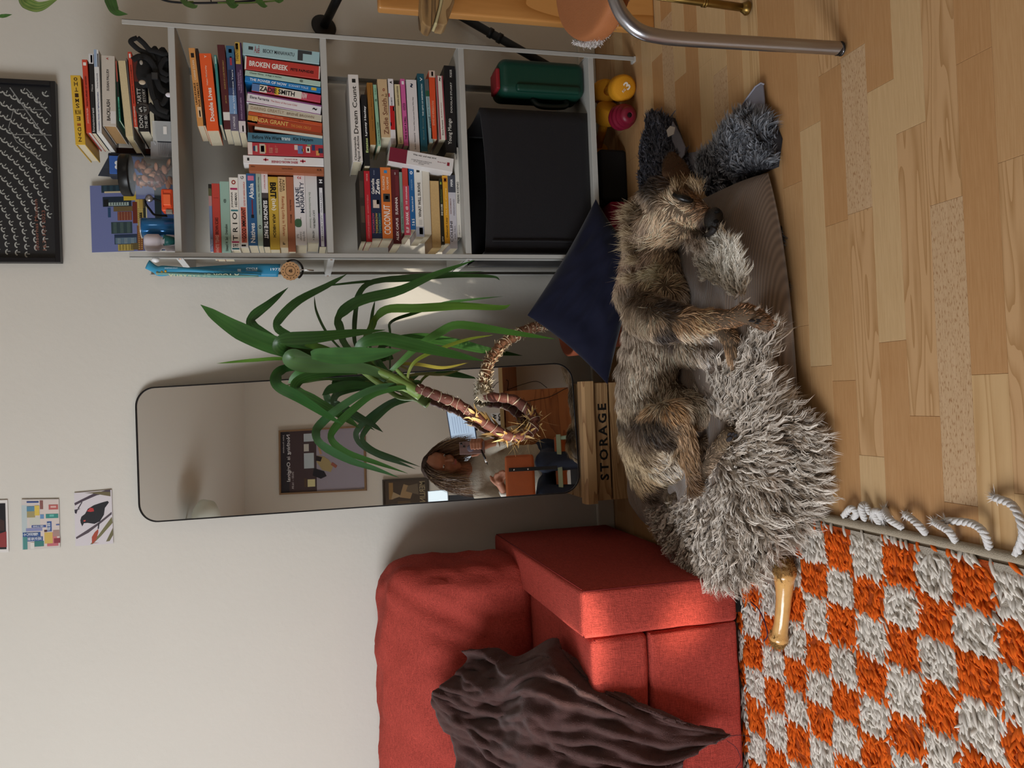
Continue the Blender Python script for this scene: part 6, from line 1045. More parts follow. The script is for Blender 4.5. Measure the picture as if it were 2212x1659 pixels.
st = thing('dark_strap', 'black strap coiled behind the orange clip light', 'strap', (onshelf(830, 2.2), 2.2, ZT0)); s_ = smooth_path([PY(q8(x, y), 2.2) for x, y in ((1040, 800), (900, 740), (780, 700), (740, 760), (800, 850), (860, 910), (1000, 920))], 30); s_[:, 2] = np.maximum(s_[:, 2], ZT0+.009); tube('strap_band', s_, .008, M('1A1A1C', .7), st, 8, .35)
lathe('strap_clip', [(.001, 0), (.009, 0), (.009, .006), (.001, .007)], M('A8A4A4', .3, .8), st, 14, PY(q8(790, 715), 2.185), (0, -1, 0))
bc2 = thing('blue_canister', 'shiny translucent blue canister on top of the shelf', 'canister', (onshelf(1070, 2.17), 2.17, ZT0)); cr_ = abs(PY(q8(900, 950), 2.17)[0]-PY(q8(900, 1190), 2.17)[0])/2; ch = PY(q8(690, 1070), 2.15)[2]-ZT0
lathe('canister_body', [(cr_*.93, 0), (cr_, .004), (cr_, ch-.004), (cr_*.96, ch), (.001, ch)], M('1F6FAE', .18, .35, name='blue_metal', coat=.5), bc2, 36, (onshelf(1070, 2.17), 2.17, ZT0+.001)); lathe('canister_rim', [(cr_*.96, 0), (cr_*1.01, 0), (cr_*1.01, .003), (cr_*.96, .003)], M('D8DDE0', .3, .8), bc2, 36, (onshelf(1070, 2.17), 2.17, ZT0+ch))
wc_ = thing('white_dispenser', 'small white plastic dispenser beside the left shelf post', 'dispenser', (onshelf(1270, 2.14), 2.14, ZT0)); wx = max(PY(q8(900, 1245), 2.14)[0], X0+.038)
lathe('dispenser_body', [(.020, 0), (.021, .022), (.015, .028), (.015, .034), (.022, .040), (.022, .066), (.018, .072), (.001, .074)], M('E6E0EA', .4, name='white_plastic'), wc_, 26, (wx, 2.14, ZT0+.001)); lathe('button', [(.001, 0), (.002, .001), (.001, .002)], M('2A2A2A', .5), wc_, 8, (wx+.004, 2.1215, ZT0+.042), (0, -1, 0))
tcup = thing('teal_cup', 'dark teal cup lying in front of the blue canister', 'cup', (onshelf(1210, 2.115), 2.115, ZT0)); lathe('cup_body', [(.009, -.012), (.012, .0), (.014, .012), (.013, .012), (.010, .0)], M('1F5A58', .4), tcup, 18, (onshelf(1215, 2.118), 2.118, ZT0+.015), (0, -.3, 1))
# black harness heap + clear tray in front of the pile
hm = M('19191A', .75, name='black_webbing', bump=.4, bscale=500); hn = thing('dog_harness', 'tangled black dog harness with buckles heaped on top of the shelf', 'harness', (PY((360, 180), 2.13)[0], 2.13, ZT0))
def q7(zx, zy, y): return PY((140+zx/6.635, 80+zy/6.635), y)
def strap(pts, y, w_, t_=.25, nm='strap'):
    P = smooth_path([q7(a, b, y) for a, b in pts], 26); P[:, 2] = np.maximum(P[:, 2], ZT0+.004); tube(nm, P, w_*.62, hm, hn, 8, t_, up=(0, -1, .2))
strap([(1040, 10), (960, 40), (950, 80), (1060, 180), (1180, 230), (1250, 260), (1290, 350)], 2.125, .010); strap([(1040, 10), (1130, 90), (1210, 180), (1280, 200), (1400, 240), (1480, 260)], 2.12, .010); strap([(1490, 300), (1420, 330), (1360, 460), (1420, 520), (1490, 560)], 2.118, .011); strap([(970, 330), (1060, 280), (1180, 300), (1280, 420), (1330, 560), (1420, 600), (1500, 640)], 2.118, .012)
strap([(1210, 520), (1220, 640), (1250, 800), (1290, 900), (1380, 960), (1440, 900), (1480, 760)], 2.112, .011); strap([(1300, 560), (1350, 700), (1400, 760), (1500, 800)], 2.115, .012); strap([(1200, 960), (1280, 1050), (1400, 1120), (1500, 1150)], 2.118, .012); strap([(1300, 900), (1350, 1020), (1480, 1080)], 2.11, .011)
hcx, hcz = q7(1270, 600, 2.13)[0], ZT0
for (zx, zy, rr, y) in ((1400, 420, .030, 2.14), (1420, 620, .032, 2.145), (1400, 850, .032, 2.145), (1420, 1050, .028, 2.145), (1150, 480, .028, 2.135), (1290, 330, .022, 2.135)):
    c = q7(zx, zy, y); c[2] = max(c[2], ZT0+rr*.62); ell('padding', c, np.eye(3), (rr*1.5, rr*.5, rr*.70), hm, hn, 3, lambda v: 1+.2*mnoise.noise(v*2.5))
box('buckle', q7(1290, 560, 2.108)-[.009, .003, .008], q7(1290, 560, 2.108)+[.009, .003, .008], M('232325', .35), hn, .002)
for zx, zy, c_ in ((1095, 365, 'A09A90'), (1110, 650, 'C8B8A0'), (1490, 830, 'E8E4EC')): ell('tag', q7(zx, zy, 2.107), np.eye(3), (.006, .002, .008 if zx > 1100 else .004), M(c_, .4), hn, 2)
tube('hair_tie', [q7(1120, 1030, 2.12)+np.array([.013*math.cos(a), .001*math.sin(3*a), .013*math.sin(a)]) for a in np.linspace(0, 2*PI, 24)], .004, M('3A332E', .8), hn, 8)
tr = thing('clear_tray', 'small clear plastic tray with dark things in front of the book pile', 'tray', (q7(1400, 1310, 2.115)[0], 2.12, ZT0)); a, b = q7(1260, 1215, 2.115), q7(1300, 1500, 2.115)
box('tray_wall', (b[0], 2.107, ZT0+.001), (a[0], 2.109, a[2]), M('DDE2E4', .1, alpha=.35), tr); box('tray_wall', (b[0], 2.109, a[2]-.002), (a[0], 2.14, a[2]), M('DDE2E4', .1, alpha=.35), tr); box('tray_content', (b[0]+.004, 2.112, ZT0+.001), (a[0]-.004, 2.135, a[2]-.006), M('26282C', .6), tr, .003); box('tray_label', (q7(1440, 1380, 2.1)[0], 2.1062, ZT0+.010), (q7(1440, 1270, 2.1)[0], 2.1068, ZT0+.018), M('E6E4E0', .6), tr)
# ================================================================== MEDAL on its ribbon, hung on the left post
rb = M('2E86AE', .4, name='blue_ribbon', spec=.4); med = thing('medal', 'wooden cycle medal hanging on a printed blue ribbon from the left shelf post', 'medal', (X0-.02, 2.09, 1.0))
def qm(zx, zy, y): return PY((280+zx/5.027, 540+zy/5.027), y)
def band(nm, up_pts, lo_pts, ys, m, lift=0):
    n_ = 30; U = smooth_path([qm(a, b, y) for (a, b), y in zip(up_pts, ys)], n_); L_ = smooth_path([qm(a, b, y) for (a, b), y in zip(lo_pts, ys)], n_); G = np.zeros((n_, 6, 3))
    for j in range(6): t = j/5; G[:, j] = U*(1-t)+L_*t+np.array([0, -.004*math.sin(PI*t)-lift, 0])
    return grid_mesh(nm, G, m, med, True, .0006)
b1_ = band('ribbon', [(380, 175), (560, 195), (880, 175), (1200, 155), (1440, 150), (1640, 152)], [(370, 245), (560, 250), (880, 262), (1200, 290), (1440, 290), (1610, 292)], [2.07, 2.07, 2.075, 2.08, 2.08, 2.08], rb)
b2_ = band('ribbon', [(215, 110), (300, 175), (370, 170), (600, 190), (900, 215), (1180, 235), (1430, 262)], [(170, 200), (250, 240), (340, 285), (600, 250), (900, 262), (1180, 280), (1430, 282)], [2.07, 2.062, 2.06, 2.06, 2.062, 2.068, 2.07], M('3F9CC4', .4, name='blue_ribbon_light'))
b3_ = band('ribbon', [(290, 240), (420, 240), (700, 248), (1000, 262), (1400, 278)], [(300, 268), (420, 272), (700, 290), (1000, 300), (1400, 292)], [2.058]*5, M('6E9A92', .5))
rgt = qm(1000, 200, 2.05)-qm(700, 200, 2.05); rgt /= np.linalg.norm(rgt); upd = np.array([-rgt[2], 0, rgt[0]])
def mt(s, zx0, zx1, zyb, h, c, y, flip=False, bold=.01):
    A0, A1 = qm(zx0, zyb, y), qm(zx1, zyb, y); w_ = np.linalg.norm(A1-A0)
    if flip: text('ribbon_text', s, A1+upd*h*0+(-np.cross(rgt, [0, -1, 0]))*0, -rgt, -upd, w_, h, c, med, bold)
    else: text('ribbon_text', s, A0, rgt, upd, w_, h, c, med, bold)
upd = np.cross(np.array([0, -1., 0]), rgt); upd /= np.linalg.norm(upd)
mt('CYCLE', 1265, 1390, 212, .0045, 'E8F2F6', 2.0725); mt('CHALLENGE', 1265, 1385, 228, .002, 'E8F2F6', 2.0725); mt('1977', 1530, 1635, 225, .0065, 'E8F2F6', 2.0725)
A0 = qm(1190, 222, 2.0722); box('ribbon_logo', A0-[.0035, 0, .004], A0+[.0035, .0004, .004], M('BCD4E0', .5), med)
mt('A TOUR OF TARARUA', 420, 1190, 258, .0062, 'E8EEC8', 2.0545, True, .02); mt('CYCLE CHALLENGE', 380, 520, 190, .003, 'D8ECF4', 2.0555, True); 
for zx, zy in ((300, 250), (350, 242), (390, 232)): ell('yellow_print', qm(zx, zy, 2.055), np.eye(3), (.004, .0006, .003), M('D8A838', .6), med, 1)
mc = qm(1745, 228, 2.075); wd = M('C09468', .6, name='laser_wood', var=.12, vscale=50)
disc = [mc+np.array([(.0225+(.0012 if k % 3 == 0 else 0))*math.cos(2*PI*k/48), 0, (.0225+(.0012 if k % 3 == 0 else 0))*math.sin(2*PI*k/48)]) for k in range(48)]; slab('medal_disc', disc, (0, 1, 0), .003, wd, med)
for k in range(14): a = 2*PI*k/14; ell('hole', mc+np.array([.0178*math.cos(a), -.0002, .0178*math.sin(a)]), np.eye(3), (.0017, .0004, .0012), M('1E1610', .9), med, 1)
for r_ in (.0125, .0115): tube('engraved_ring', [mc+np.array([r_*math.cos(a), -.0002, r_*math.sin(a)]) for a in np.linspace(0, 2*PI, 40)], .00025, M('3A2818', .9), med, 4)
text('engraved_number', '45', mc+upd*-.004-rgt*.0001+np.array([0, -.0004, 0])+np.cross([0, -1, 0], rgt)*0-rgt*.004, upd*0+np.array([0, 0, 1.])*0+rgt, upd, .009, .008, '2A1C12', med, .03)
tube('bottle_opener', [mc+np.array([.004, .006, -.006])+np.array([.024*math.cos(a), 0, .024*math.sin(a)]) for a in np.linspace(-2.6, .6, 24)], .0028, M('141414', .3), med, 8)
tube('metal_ring', [qm(1850, 215, 2.075), qm(1920, 215, 2.075), qm(2000, 222, 2.075)], .0016, M('C8C8C8', .2, 1.0), med, 8)
lathe('hook', [(.001, 0), (.008, .0), (.009, .006), (.001, .010)], M('EFEFEF', .3), med, 16, (X0-.001, 2.112, 1.278), (-1, -.3, 0))
# ================================================================== WALL: framed poster, photo cards
def wq(px, y=YW): return PY(px, y)
fr0, fr1 = wq((136, 570)), wq((125, 183)); fz = (fr0[2]+fr1[2])/2; fx0, fx1 = fr0[0], fr1[0]
fpic = thing('framed_poster', 'black framed museum poster of curved rows of stadium seats', 'poster', (fx0, YW-.01, fz)); fm_ = M('141317', .4, name='black_frame_wood'); ft = .012; fh = .62
for a, b in (((fx0, YW-.026, fz), (fx1, YW-.001, fz+ft)), ((fx0, YW-.026, fz+ft), (fx0+ft, YW-.001, fz+fh-ft)), ((fx1-ft, YW-.026, fz+ft), (fx1, YW-.001, fz+fh-ft)), ((fx0, YW-.026, fz+fh-ft), (fx1, YW-.001, fz+fh))): box('frame_side', a, b, fm_, fpic, .0008)
box('poster_sheet', (fx0+ft, YW-.012, fz+ft), (fx1-ft, YW-.008, fz+fh-ft), M('262628', .5, name='poster_black'), fpic)
px0, px1, pz0, pz1 = fx0+ft, fx1-ft, fz+ft, fz+fh-ft; yy = YW-.0125; VV = []; FF = []; cx_, cz_ = px0+.02, fz+.245
def inside(p): return px0+.002 < p[0] < px1-.002 and pz0+.002 < p[1] < pz1-.002
for ri, R0 in enumerate(np.arange(.055, .62, .0268)):
    nse = int(R0*1.0*2*PI/(.0165+.010*R0)); 
    for k in range(nse):
        a = 2*PI*k/nse+ri*.05; x, z = cx_+R0*1.12*math.cos(a), cz_+R0*.86*math.sin(a); s = .0072+.0062*min(R0, .5)
        if not inside((x, z)) or not inside((x+s, z+s)) or not inside((x-s, z-s)): continue
        ta = a+PI/2; c, sn = math.cos(ta), math.sin(ta); sh = [(math.cos(t)*s, abs(math.sin(t))*s*.8) for t in np.linspace(0, PI, 7)]+[(-s*.55, 0), (-s*.4, s*.38), (s*.4, s*.38), (s*.55, 0)]
        FF.append(tuple(range(len(VV), len(VV)+11))); VV += [(x+u*c-v*sn, yy, z+u*sn+v*c) for u, v in sh]; sh = [(s*.1, -s*.75), (s*.32, -s*.75), (s*.32, s*.1), (s*.1, s*.1)]; FF.append(tuple(range(len(VV), len(VV)+4))); VV += [(x+u*c-v*sn, yy, z+u*sn+v*c) for u, v in sh]
o = mesh('printed_seats', VV, FF, M('B0B0AA', .6), fpic); o['kind'] = 'stuff'
def fp_(zx, zy): p = PY((zx/3.77, 160+zy/3.77), YW-.013); return p
for a, b, w_ in (((80, 110), (445, 620), .003), ((215, 120), (440, 370), .0025), ((120, 290), (355, 290), .0015), ((110, 492), (440, 498), .002), ((110, 292), (70, 435), .0018), ((70, 435), (135, 550), .0018), ((135, 550), (430, 778), .002)):
    A, B = fp_(*a), fp_(*b); A[1] = B[1] = yy-.0006; d = B-A; d /= np.linalg.norm(d); s = np.array([-d[2], 0, d[0]])*w_/2; mesh('printed_rail', [A-s, B-s, B+s, A+s], [(0, 1, 2, 3)], M('8E8E8C', .6), fpic)
for s, z0, x0, x1 in (('Skissernas Museum', 318, 1435, 1020), ('16.3–10.9 2023', 378, 1435, 1110)):
    A, B = fp_(z0, x0), fp_(z0, x1); text('poster_text', s, (A[0], yy-.0008, A[2]), (1, 0, 0), (0, 0, 1), B[0]-A[0], .0085, '8A5A4C', fpic, .008)
def photo(cs, label, marg, bgc, items, name='photo_card'):
    P = [wq(c, YW-.004) for c in cs]; t = thing(name, label, 'photo', P[0])     # corners: top-left, top-right, bottom-right, bottom-left as on the wall
    slab('card_sheet', [p+np.array([0, -.0, 0]) for p in P], (0, 1, 0), .001, M('E2DDD8', .5), t)
    def uv(u, v): return (P[0]*(1-u)+P[1]*u)*(1-v)+(P[3]*(1-u)+P[2]*u)*v
    k = 0
    def poly(pts, c): 
        nonlocal k; k += 1; mesh('printed_patch', [uv(*p)+np.array([0, -.0003-.00004*k, 0]) for p in pts], [tuple(range(len(pts)))], M(c, .45), t)
    poly([(marg, marg), (1-marg, marg), (1-marg, 1-marg), (marg, 1-marg)], bgc)
    for it in items: poly(*it)
    return t, uv
def bq(zx, zy): return ((1035-zy)/870, (zx-1180)/620)        # pixels of the bird card zoom -> card uv (u to the right, v down)
W3 = lambda pts: [bq(*p) for p in pts]
photo([(163, 1180), (160, 1065), (241, 1058), (245, 1174)], 'small wall photo of a black and red bird on a branch', .0, 'D6CFD2', [
 (W3([(1180, 330), (1300, 280), (1500, 200), (1700, 165), (1780, 160), (1780, 200), (1550, 235), (1330, 310), (1190, 370)]), '4E424C'), (W3([(1350, 180), (1500, 200), (1780, 270), (1780, 200), (1600, 175)]), '6E6448'), (W3([(1190, 890), (1350, 800), (1560, 680), (1790, 520), (1790, 560), (1620, 680), (1400, 830), (1200, 920)]), '554A50'),
 (W3([(1420, 1020), (1560, 880), (1790, 600), (1800, 700), (1600, 900), (1460, 1020)]), '75704C'), (W3([(1680, 995), (1800, 780), (1800, 900), (1740, 990)]), '6E6848'), (W3([(1270, 620), (1290, 560), (1350, 520), (1400, 440), (1500, 390), (1620, 360), (1730, 340), (1750, 365), (1680, 450), (1660, 560), (1590, 660), (1500, 695), (1390, 670), (1330, 670), (1300, 720), (1275, 660)]), '26262A'),
 (W3([(1380, 480), (1440, 425), (1490, 440), (1500, 490), (1440, 495)]), 'B83A3A'), (W3([(1320, 622), (1360, 618), (1350, 645), (1325, 645)]), 'C05048'), (W3([(1450, 905), (1500, 830), (1560, 780), (1560, 830), (1520, 960), (1470, 1000), (1570, 1005), (1450, 1010)]), 'A84A36'), (W3([(1560, 690), (1585, 680), (1570, 780), (1550, 780)]), '2A282C'), (W3([(1180, 440), (1280, 425), (1230, 450), (1210, 510), (1185, 490)]), '332C38'), (W3([(1230, 420), (1300, 320), (1315, 325), (1250, 430)]), '4A4048')])
def cq(zx, zy): return ((1090-zy)/800, (zx-345)/600)
W4 = lambda pts: [cq(*p) for p in pts]
def rc(x0, y0, x1, y1, c): return (W4([(x0, y0), (x1, y0), (x1, y1), (x0, y1)]), c)
ct, cuv = photo([(48, 1188), (46, 1079), (127, 1078), (130, 1183)], 'small wall card of a busy illustrated street with blue shop signs', .0, 'CFC6C0', [rc(348, 380, 430, 1085, 'B9C4C4'), rc(430, 480, 560, 580, 'A09468'), rc(470, 580, 640, 700, 'C8C8BC'), rc(640, 300, 940, 1060, 'D6C8C0'), rc(500, 705, 730, 745, '3C5290'), rc(745, 650, 820, 815, '3F5C96'), rc(410, 750, 670, 800, '8A8EB4'), rc(360, 815, 640, 885, '34548C'), rc(430, 888, 675, 960, '3A5890'), rc(360, 885, 430, 1085, '4E8A86'), rc(540, 960, 690, 1050, '3E7A74'), rc(700, 830, 840, 1010, 'D0B060'), rc(830, 830, 900, 1050, 'C87A78'), rc(850, 930, 950, 1010, '8E3A44'), rc(740, 1010, 920, 1055, 'C06A72'), rc(730, 530, 930, 600, '3E8A80'), rc(790, 540, 860, 575, '6AB4A8'), rc(640, 535, 700, 605, '6A90B8'), rc(780, 380, 930, 460, 'B8605C'), rc(810, 400, 900, 430, 'D8B0A8'), rc(430, 320, 620, 345, '3A5088'), rc(430, 400, 550, 480, '5A88A0'), rc(555, 390, 630, 550, 'D8BC58'), rc(640, 310, 690, 450, '8A5A54'), rc(890, 700, 945, 720, '5A6AA0'), rc(840, 800, 940, 900, 'A88880'), rc(700, 790, 745, 820, '4A2A34'), rc(480, 980, 540, 1080, 'DCD8D0')])
for s, (x0, y0), (x1, y1) in (('大光明戲', (388, 1000 if False else 880), (620, 822)),): pass
for s, zx0, zx1, zy0, zy1 in (('大酒樓', 380, 620, 828, 872), ('美食冰室', 445, 665, 898, 948), ('金行押', 530, 715, 712, 738), ('電器', 755, 812, 665, 800)):   # shop signs read down the sign
    n_ = len(s)
    for i, ch in enumerate(s):
        if zx1-zx0 > zy1-zy0: a = (zx0+(zx1-zx0)*i/n_, zy1); w_, h_ = (zy1-zy0), (zx1-zx0)/n_*.8
        else: a = (zx0+6, zy0+(zy1-zy0)*(n_-i)/n_); w_, h_ = (zy1-zy0)/n_*.8, (zx1-zx0)*.7
        O = cuv(*cq(a[0]+h_, a[1])); text('sign_character', ch, O+np.array([0, -.0016, 0]), (1, 0, 0), (0, 0, 1), w_/7.373/FPX*2.42, h_/7.373/FPX*2.42, 'E4E8EC', ct, 0)
photo([(-60, 1195), (-62, 1082), (16, 1080), (19, 1193)], 'dark wall photo with a red shape, cut off by the picture edge', .06, '1E1C20', [([(.1, .75), (.35, .7), (.4, .95), (.1, .95)], '8E3A3A'), ([(.4, .6), (.7, .62), (.6, .9), (.42, .9)], '3E2A26')])
# ================================================================== RIGHT SIDE: trailing plant, stand, pole, wooden post, chairs
def vine_leaf(pts, wz, y, col, col2, parent, px=True): return leaf(pts, wz, y, col, col2, 'leaf', .4, (lambda a, b: (a, b)), 1.0, parent, ([0, .1, .35, .6, .85, 1], [.1, .5, 1, .85, .35, .02]))
pth = thing('pothos_plant', 'trailing pothos with marbled leaves hanging in from the upper right', 'plant', PY((300, -60), 2.2))
for pts, w_, c, c2 in (([(48, -12), (55, 4), (85, 14), (128, -4)], 22, '4E7A34', 'C8C878'), ([(228, -30), (238, 0), (250, 25), (276, 31)], 20, '35602A', '5E8A3E'), ([(-10, 36), (10, 34), (26, 31)], 6, '3E6A2E', '5E8A3E'), ([(383, -12), (400, 6), (420, 14), (427, 11)], 10, '4E7438', '7E9A58'), ([(492, -14), (497, 2), (505, 12), (516, 10)], 16, '3A6A2A', '6E9440'), ([(548, -14), (558, 0), (570, 12), (578, 13)], 12, '41702E', '6E9440'), ([(590, -10), (602, 0), (612, 2)], 12, '41702E', '6E9440')):
    vine_leaf(pts, w_, [2.2, 2.18], c, c2, pth)
for pts in ([(230, -40), (232, -10), (236, 0)], [(380, -20), (395, 2), (418, 4)], [(470, 6), (540, 6), (612, 0)], [(40, -40), (46, -10), (50, -4)]): tube('vine_stem', smooth_path([PY(p, 2.2) for p in pts], 10), .002, M('6E8A40', .5), pth, 6)
tube('root_pot_hanger', [PY((300, -80), 2.2), PY((300, -60), 2.2)], .01, M('3A3A3A', .5), pth, 6)
wire = thing('wire_plant_basket', 'thin black wire hanging basket edge at the upper right', 'basket', PY((430, -30), 2.25)); tube('wire_rim', smooth_path([PY(p, 2.22) for p in ((330, -10), (360, 2), (400, 6), (460, 6), (540, 2), (620, -12))], 24), .0028, M('15161A', .5), wire, 8)
for x in (405, 457): tube('wire_spoke', [PY((x-6, -20), 2.22), PY((x, 7), 2.22)], .0016, M('15161A', .5), wire, 6)
blkm = M('151618', .5, name='black_powder_coat', bump=.1, bscale=500)
ws = thing('wall_stand', 'black tubular wall bracket with a round foot plate above the shelf edge', 'bracket', PY((700, 60), 2.41)); p_, q_ = PY((699, 58), 2.405), PY((742, -30), 2.22)
lathe('foot_plate', [(.001, 0), (.036, 0), (.037, .003), (.034, .006), (.012, .009), (.001, .009)], blkm, ws, 30, p_, q_-p_); tube('bracket_tube', [p_, p_*.5+q_*.5, q_], .0125, blkm, ws, 16)
lp = thing('leaning_pole', 'black pole leaning from the floor behind the shelf against the wall', 'pole', PZ((1312, 212), .01)); a, b = PY((1312, 214), 2.30), PY((980, 26), 2.39); a[2] = max(a[2], .014); tube('pole_tube', [a, a*.5+b*.5, b], .0125, blkm, lp, 14); tube('pole_upper', [b, PY((850, -50), 2.40)], .0125, blkm, lp, 14)
for t in (.70, .76): c = a*(1-t)+b*t; tube('pole_collar', [c-(b-a)*.012, c+(b-a)*.012], .0155, blkm, lp, 14)
# wooden chair back / post at the upper right
ww = wood('beech_post', 'C98F50', 'A86E34', (6, 6, 1.2), .6, False, .35, False, 6)
pl = thing('wooden_stand', 'warm beech wooden upright with rounded top at the right edge', 'stand', PZ((1480, 8), 0)); top, bot = PY((816, 6), 1.98), PY((1500, 20), 1.98); bot[2] = .0; xx = (PY((850, 24), 1.98)[0], PY((1440, 42), 1.98)[0])
V_ = []; N_ = 18
prof = [(0, .003, .012), (.01, .0, .016)]
box('upright', (min(xx)-.0, 1.97, 0), (max(xx)+.055, 2.0, top[2]), ww, pl, .006, segs=3)
bk = thing('carved_wood_block', 'layered dark and pale carved wood pieces hooked over the beech upright', 'wood block', PY((930, 20), 1.90))
dkw = wood('dark_layered_wood', '9A7A50', '4A3828', (2, 2, 14), 1.0, False, .5, False, 8); plw = wood('pale_layered_wood', 'A88A60', '7A5C3C', (3, 3, 10), .6, False, .5, False, 7)
def lens(nm, pts, y, th, m): slab(nm, [PY(p, y) for p in pts], (0, 1, 0), th, m, bk, .003)
lens('outer_layer', [(912, -40), (909, 20), (911, 45), (920, 56), (930, 60), (937, 50), (948, 10), (955, -40)], 1.86, .05, dkw); lens('middle_layer', [(955, -40), (948, 12), (938, 50), (945, 52), (953, 20), (966, -40)], 1.87, .045, M('CDBE8E', .6)); lens('inner_layer', [(966, -40), (953, 20), (944, 52), (960, 55), (966, 50), (982, 5), (984, -40)], 1.865, .05, plw)
og = thing('orange_folder', 'orange folder edge behind the wooden upright', 'folder', PY((1080, -5), 2.05)); a, b = PY((1055, 4), 2.04), PY((1110, 3), 2.04); box('folder_cover', (a[0], 2.04, b[2]), (a[0]+.12, 2.055, a[2]), M('D9742A', .6), og, .001)
pp = thing('paper_sheet', 'sheet of white paper sticking out above the beech upright', 'paper', PY((1150, -5), 2.03)); a, b = PY((1110, 3), 2.03), PY((1205, 10), 2.03); box('sheet', (a[0]-.002, 2.028, b[2]), (a[0]+.12, 2.030, a[2]), M('D8D4CC', .7), pp)
# tubular chair with tan leather seat
chrome = M('A9A8AC', .28, .95, name='brushed_steel', bump=.05, bscale=300); ch = thing('tubular_chair', 'steel tube chair with a round tan leather seat at the right', 'chair', PZ((1812, 110), 0))
f0 = PZ((1806, 106), .0); f0[2] = 0.0
foot = PZ((1812, 106), .012); bend = [(1812, 106, .014), (1790, 103, .032), (1500, 86, .255), (1420, 78, .315), (1380, 66, .345), (1350, 40, .37), (1332, 8, .385), (1318, -40, .395)]
# the front leg rises towards the seat: depth fixed on one vertical plane through its foot
yl_ = foot[1]; LP = []
for (a, b, _) in bend: LP.append(PY((a, b), yl_+.0))
LP[0] = foot; LP = smooth_path(LP, 50); tube('chair_leg', LP, .0118, chrome, ch, 20)
tube('rubber_foot', [LP[0]+(LP[3]-LP[0])*0-np.array([0, 0, .002]), LP[2], LP[3]*.6+LP[4]*.4], .0128, M('16171A', .6), ch, 18)
tan = M('A5673F', .5, name='tan_leather', spec=.35, bump=.25, bscale=350, var=.12, vscale=10)
sc_ = PY((1265, -45), yl_+.03); SZ_ = .435; V, F = [], []; pr = [PZ(p, SZ_) for p in ((1196, -60), (1199, 0), (1206, 40), (1219, 68), (1238, 86), (1256, 92), (1278, 84), (1300, 58), (1318, 20), (1331, -20), (1340, -60))]
N_ = len(pr); cc = np.mean(pr, 0)
for s, dz2 in ((.80, .006), (.95, .003), (1.0, -.008), (.99, -.03), (.9, -.034)): V += [np.array(cc+(p-cc)*s)+[0, 0, dz2] for p in pr]
F = [tuple(range(N_))]+[(l*N_+i, (l+1)*N_+i, (l+1)*N_+(i+1) % N_, l*N_+(i+1) % N_) for l in range(4) for i in range(N_)]+[tuple(4*N_+i for i in range(N_))[::-1]]
so = mesh('seat_pad', V, F, tan, ch, True); so.modifiers.new('s', 'SUBSURF').levels = 2; so.modifiers['s'].render_levels = 2
er = smooth_path([PZ(p, SZ_-.012) for p in ((1240, 90), (1262, 94), (1284, 82), (1304, 56), (1322, 18), (1336, -20), (1344, -60))], 40); n = 2600; k = rng.integers(0, 40, n); tt_ = np.stack([rng.normal(0, .002, n), rng.normal(0, .002, n), rng.uniform(-.022, .004, n)], 1); dr = er[k]-cc; dr[:, 2] = 0; dr /= np.linalg.norm(dr, axis=1)[:, None]
strands('fleece_edge', er[k]+tt_, dr+rng.normal(size=(n, 3))*.5, rng.uniform(.003, .007, n), .0016, fur_mat('fleece', .9, .1), so, lin('B8B4B4'), lin('DEDAD6'), 2, curl=.001)
brass = M('8A6E3A', .35, .9, name='aged_brass', var=.25, vscale=40); bt_ = thing('table_leg', 'slim aged brass table leg with a flared foot at the right', 'table leg', PZ((1618, 20), 0)); f = PZ((1616, 18), .004); up_p = PY((1430, -8), f[1]); dv = up_p-f
lathe('leg_foot', [(.001, -.004), (.014, -.004), (.015, .0), (.012, .005), (.009, .012)], brass, bt_, 20, f+[0, 0, .004], dv); tube('leg_tube', [f+dv*.02, f+dv*.5, f+dv*1.4], .0085, brass, bt_, 16)
for t in (.5, .53): c = f+dv*t; tube('leg_ring', [c-dv*.008, c+dv*.008], .0105, brass, bt_, 14)
# ================================================================== THE SIDE OF THE ROOM SEEN IN THE MIRROR
def MR(p, y):
    d = ray(p); d = d/np.linalg.norm(d); t = ((MC-CAM) @ MN)/(d @ MN); P = CAM+d*t; r = d-2*(d @ MN)*MN; return P+r*((y-P[1])/r[1])
YW2 = YB
# desk with its drawer cabinet
dw = wood('desk_wood', 'A8693A', '8A5028', (2, 14, 14), .5, False, .45, False, 5); dedge = M('B79B6E', .5, name='desk_edge')
a, b = MR((1088, 845), -.47), MR((1235, 985), -.47); dz = a[2]
desk = thing('desk', 'wooden desk with a drawer cabinet facing the mirror', 'desk', (.5, -.7, 0))
box('desktop', (b[0]-.03, YB+.005, dz), (1.15, -.45, dz+.026), dw, desk, .003); box('desktop_edge', (b[0]-.03, -.45, dz+.001), (1.15, -.447, dz+.025), dedge, desk)
box('cabinet_body', (b[0], -.87, .10), (a[0]-.0, -.475, dz-.001), dw, desk, .002); box('cabinet_door', (b[0]+.003, -.475, .11), (a[0]-.003, -.458, dz-.006), dw, desk, .002)
k = MR((1163, 957), -.455); box('keyhole_plate', (k[0]-.006, -.458, k[2]-.009), (k[0]+.006, -.4555, k[2]+.009), M('C8C4BC', .4), desk); box('keyhole', (k[0]-.0015, -.4555, k[2]-.004), (k[0]+.0015, -.455, k[2]+.003), M('111111', .6), desk)
for x in (b[0]+.03, a[0]-.05, 1.1):
    for y in (-.53, YB+.08): box('desk_leg', (x-.018, y-.018, 0), (x+.018, y+.018, .10 if x < 1 else dz), dw, desk)
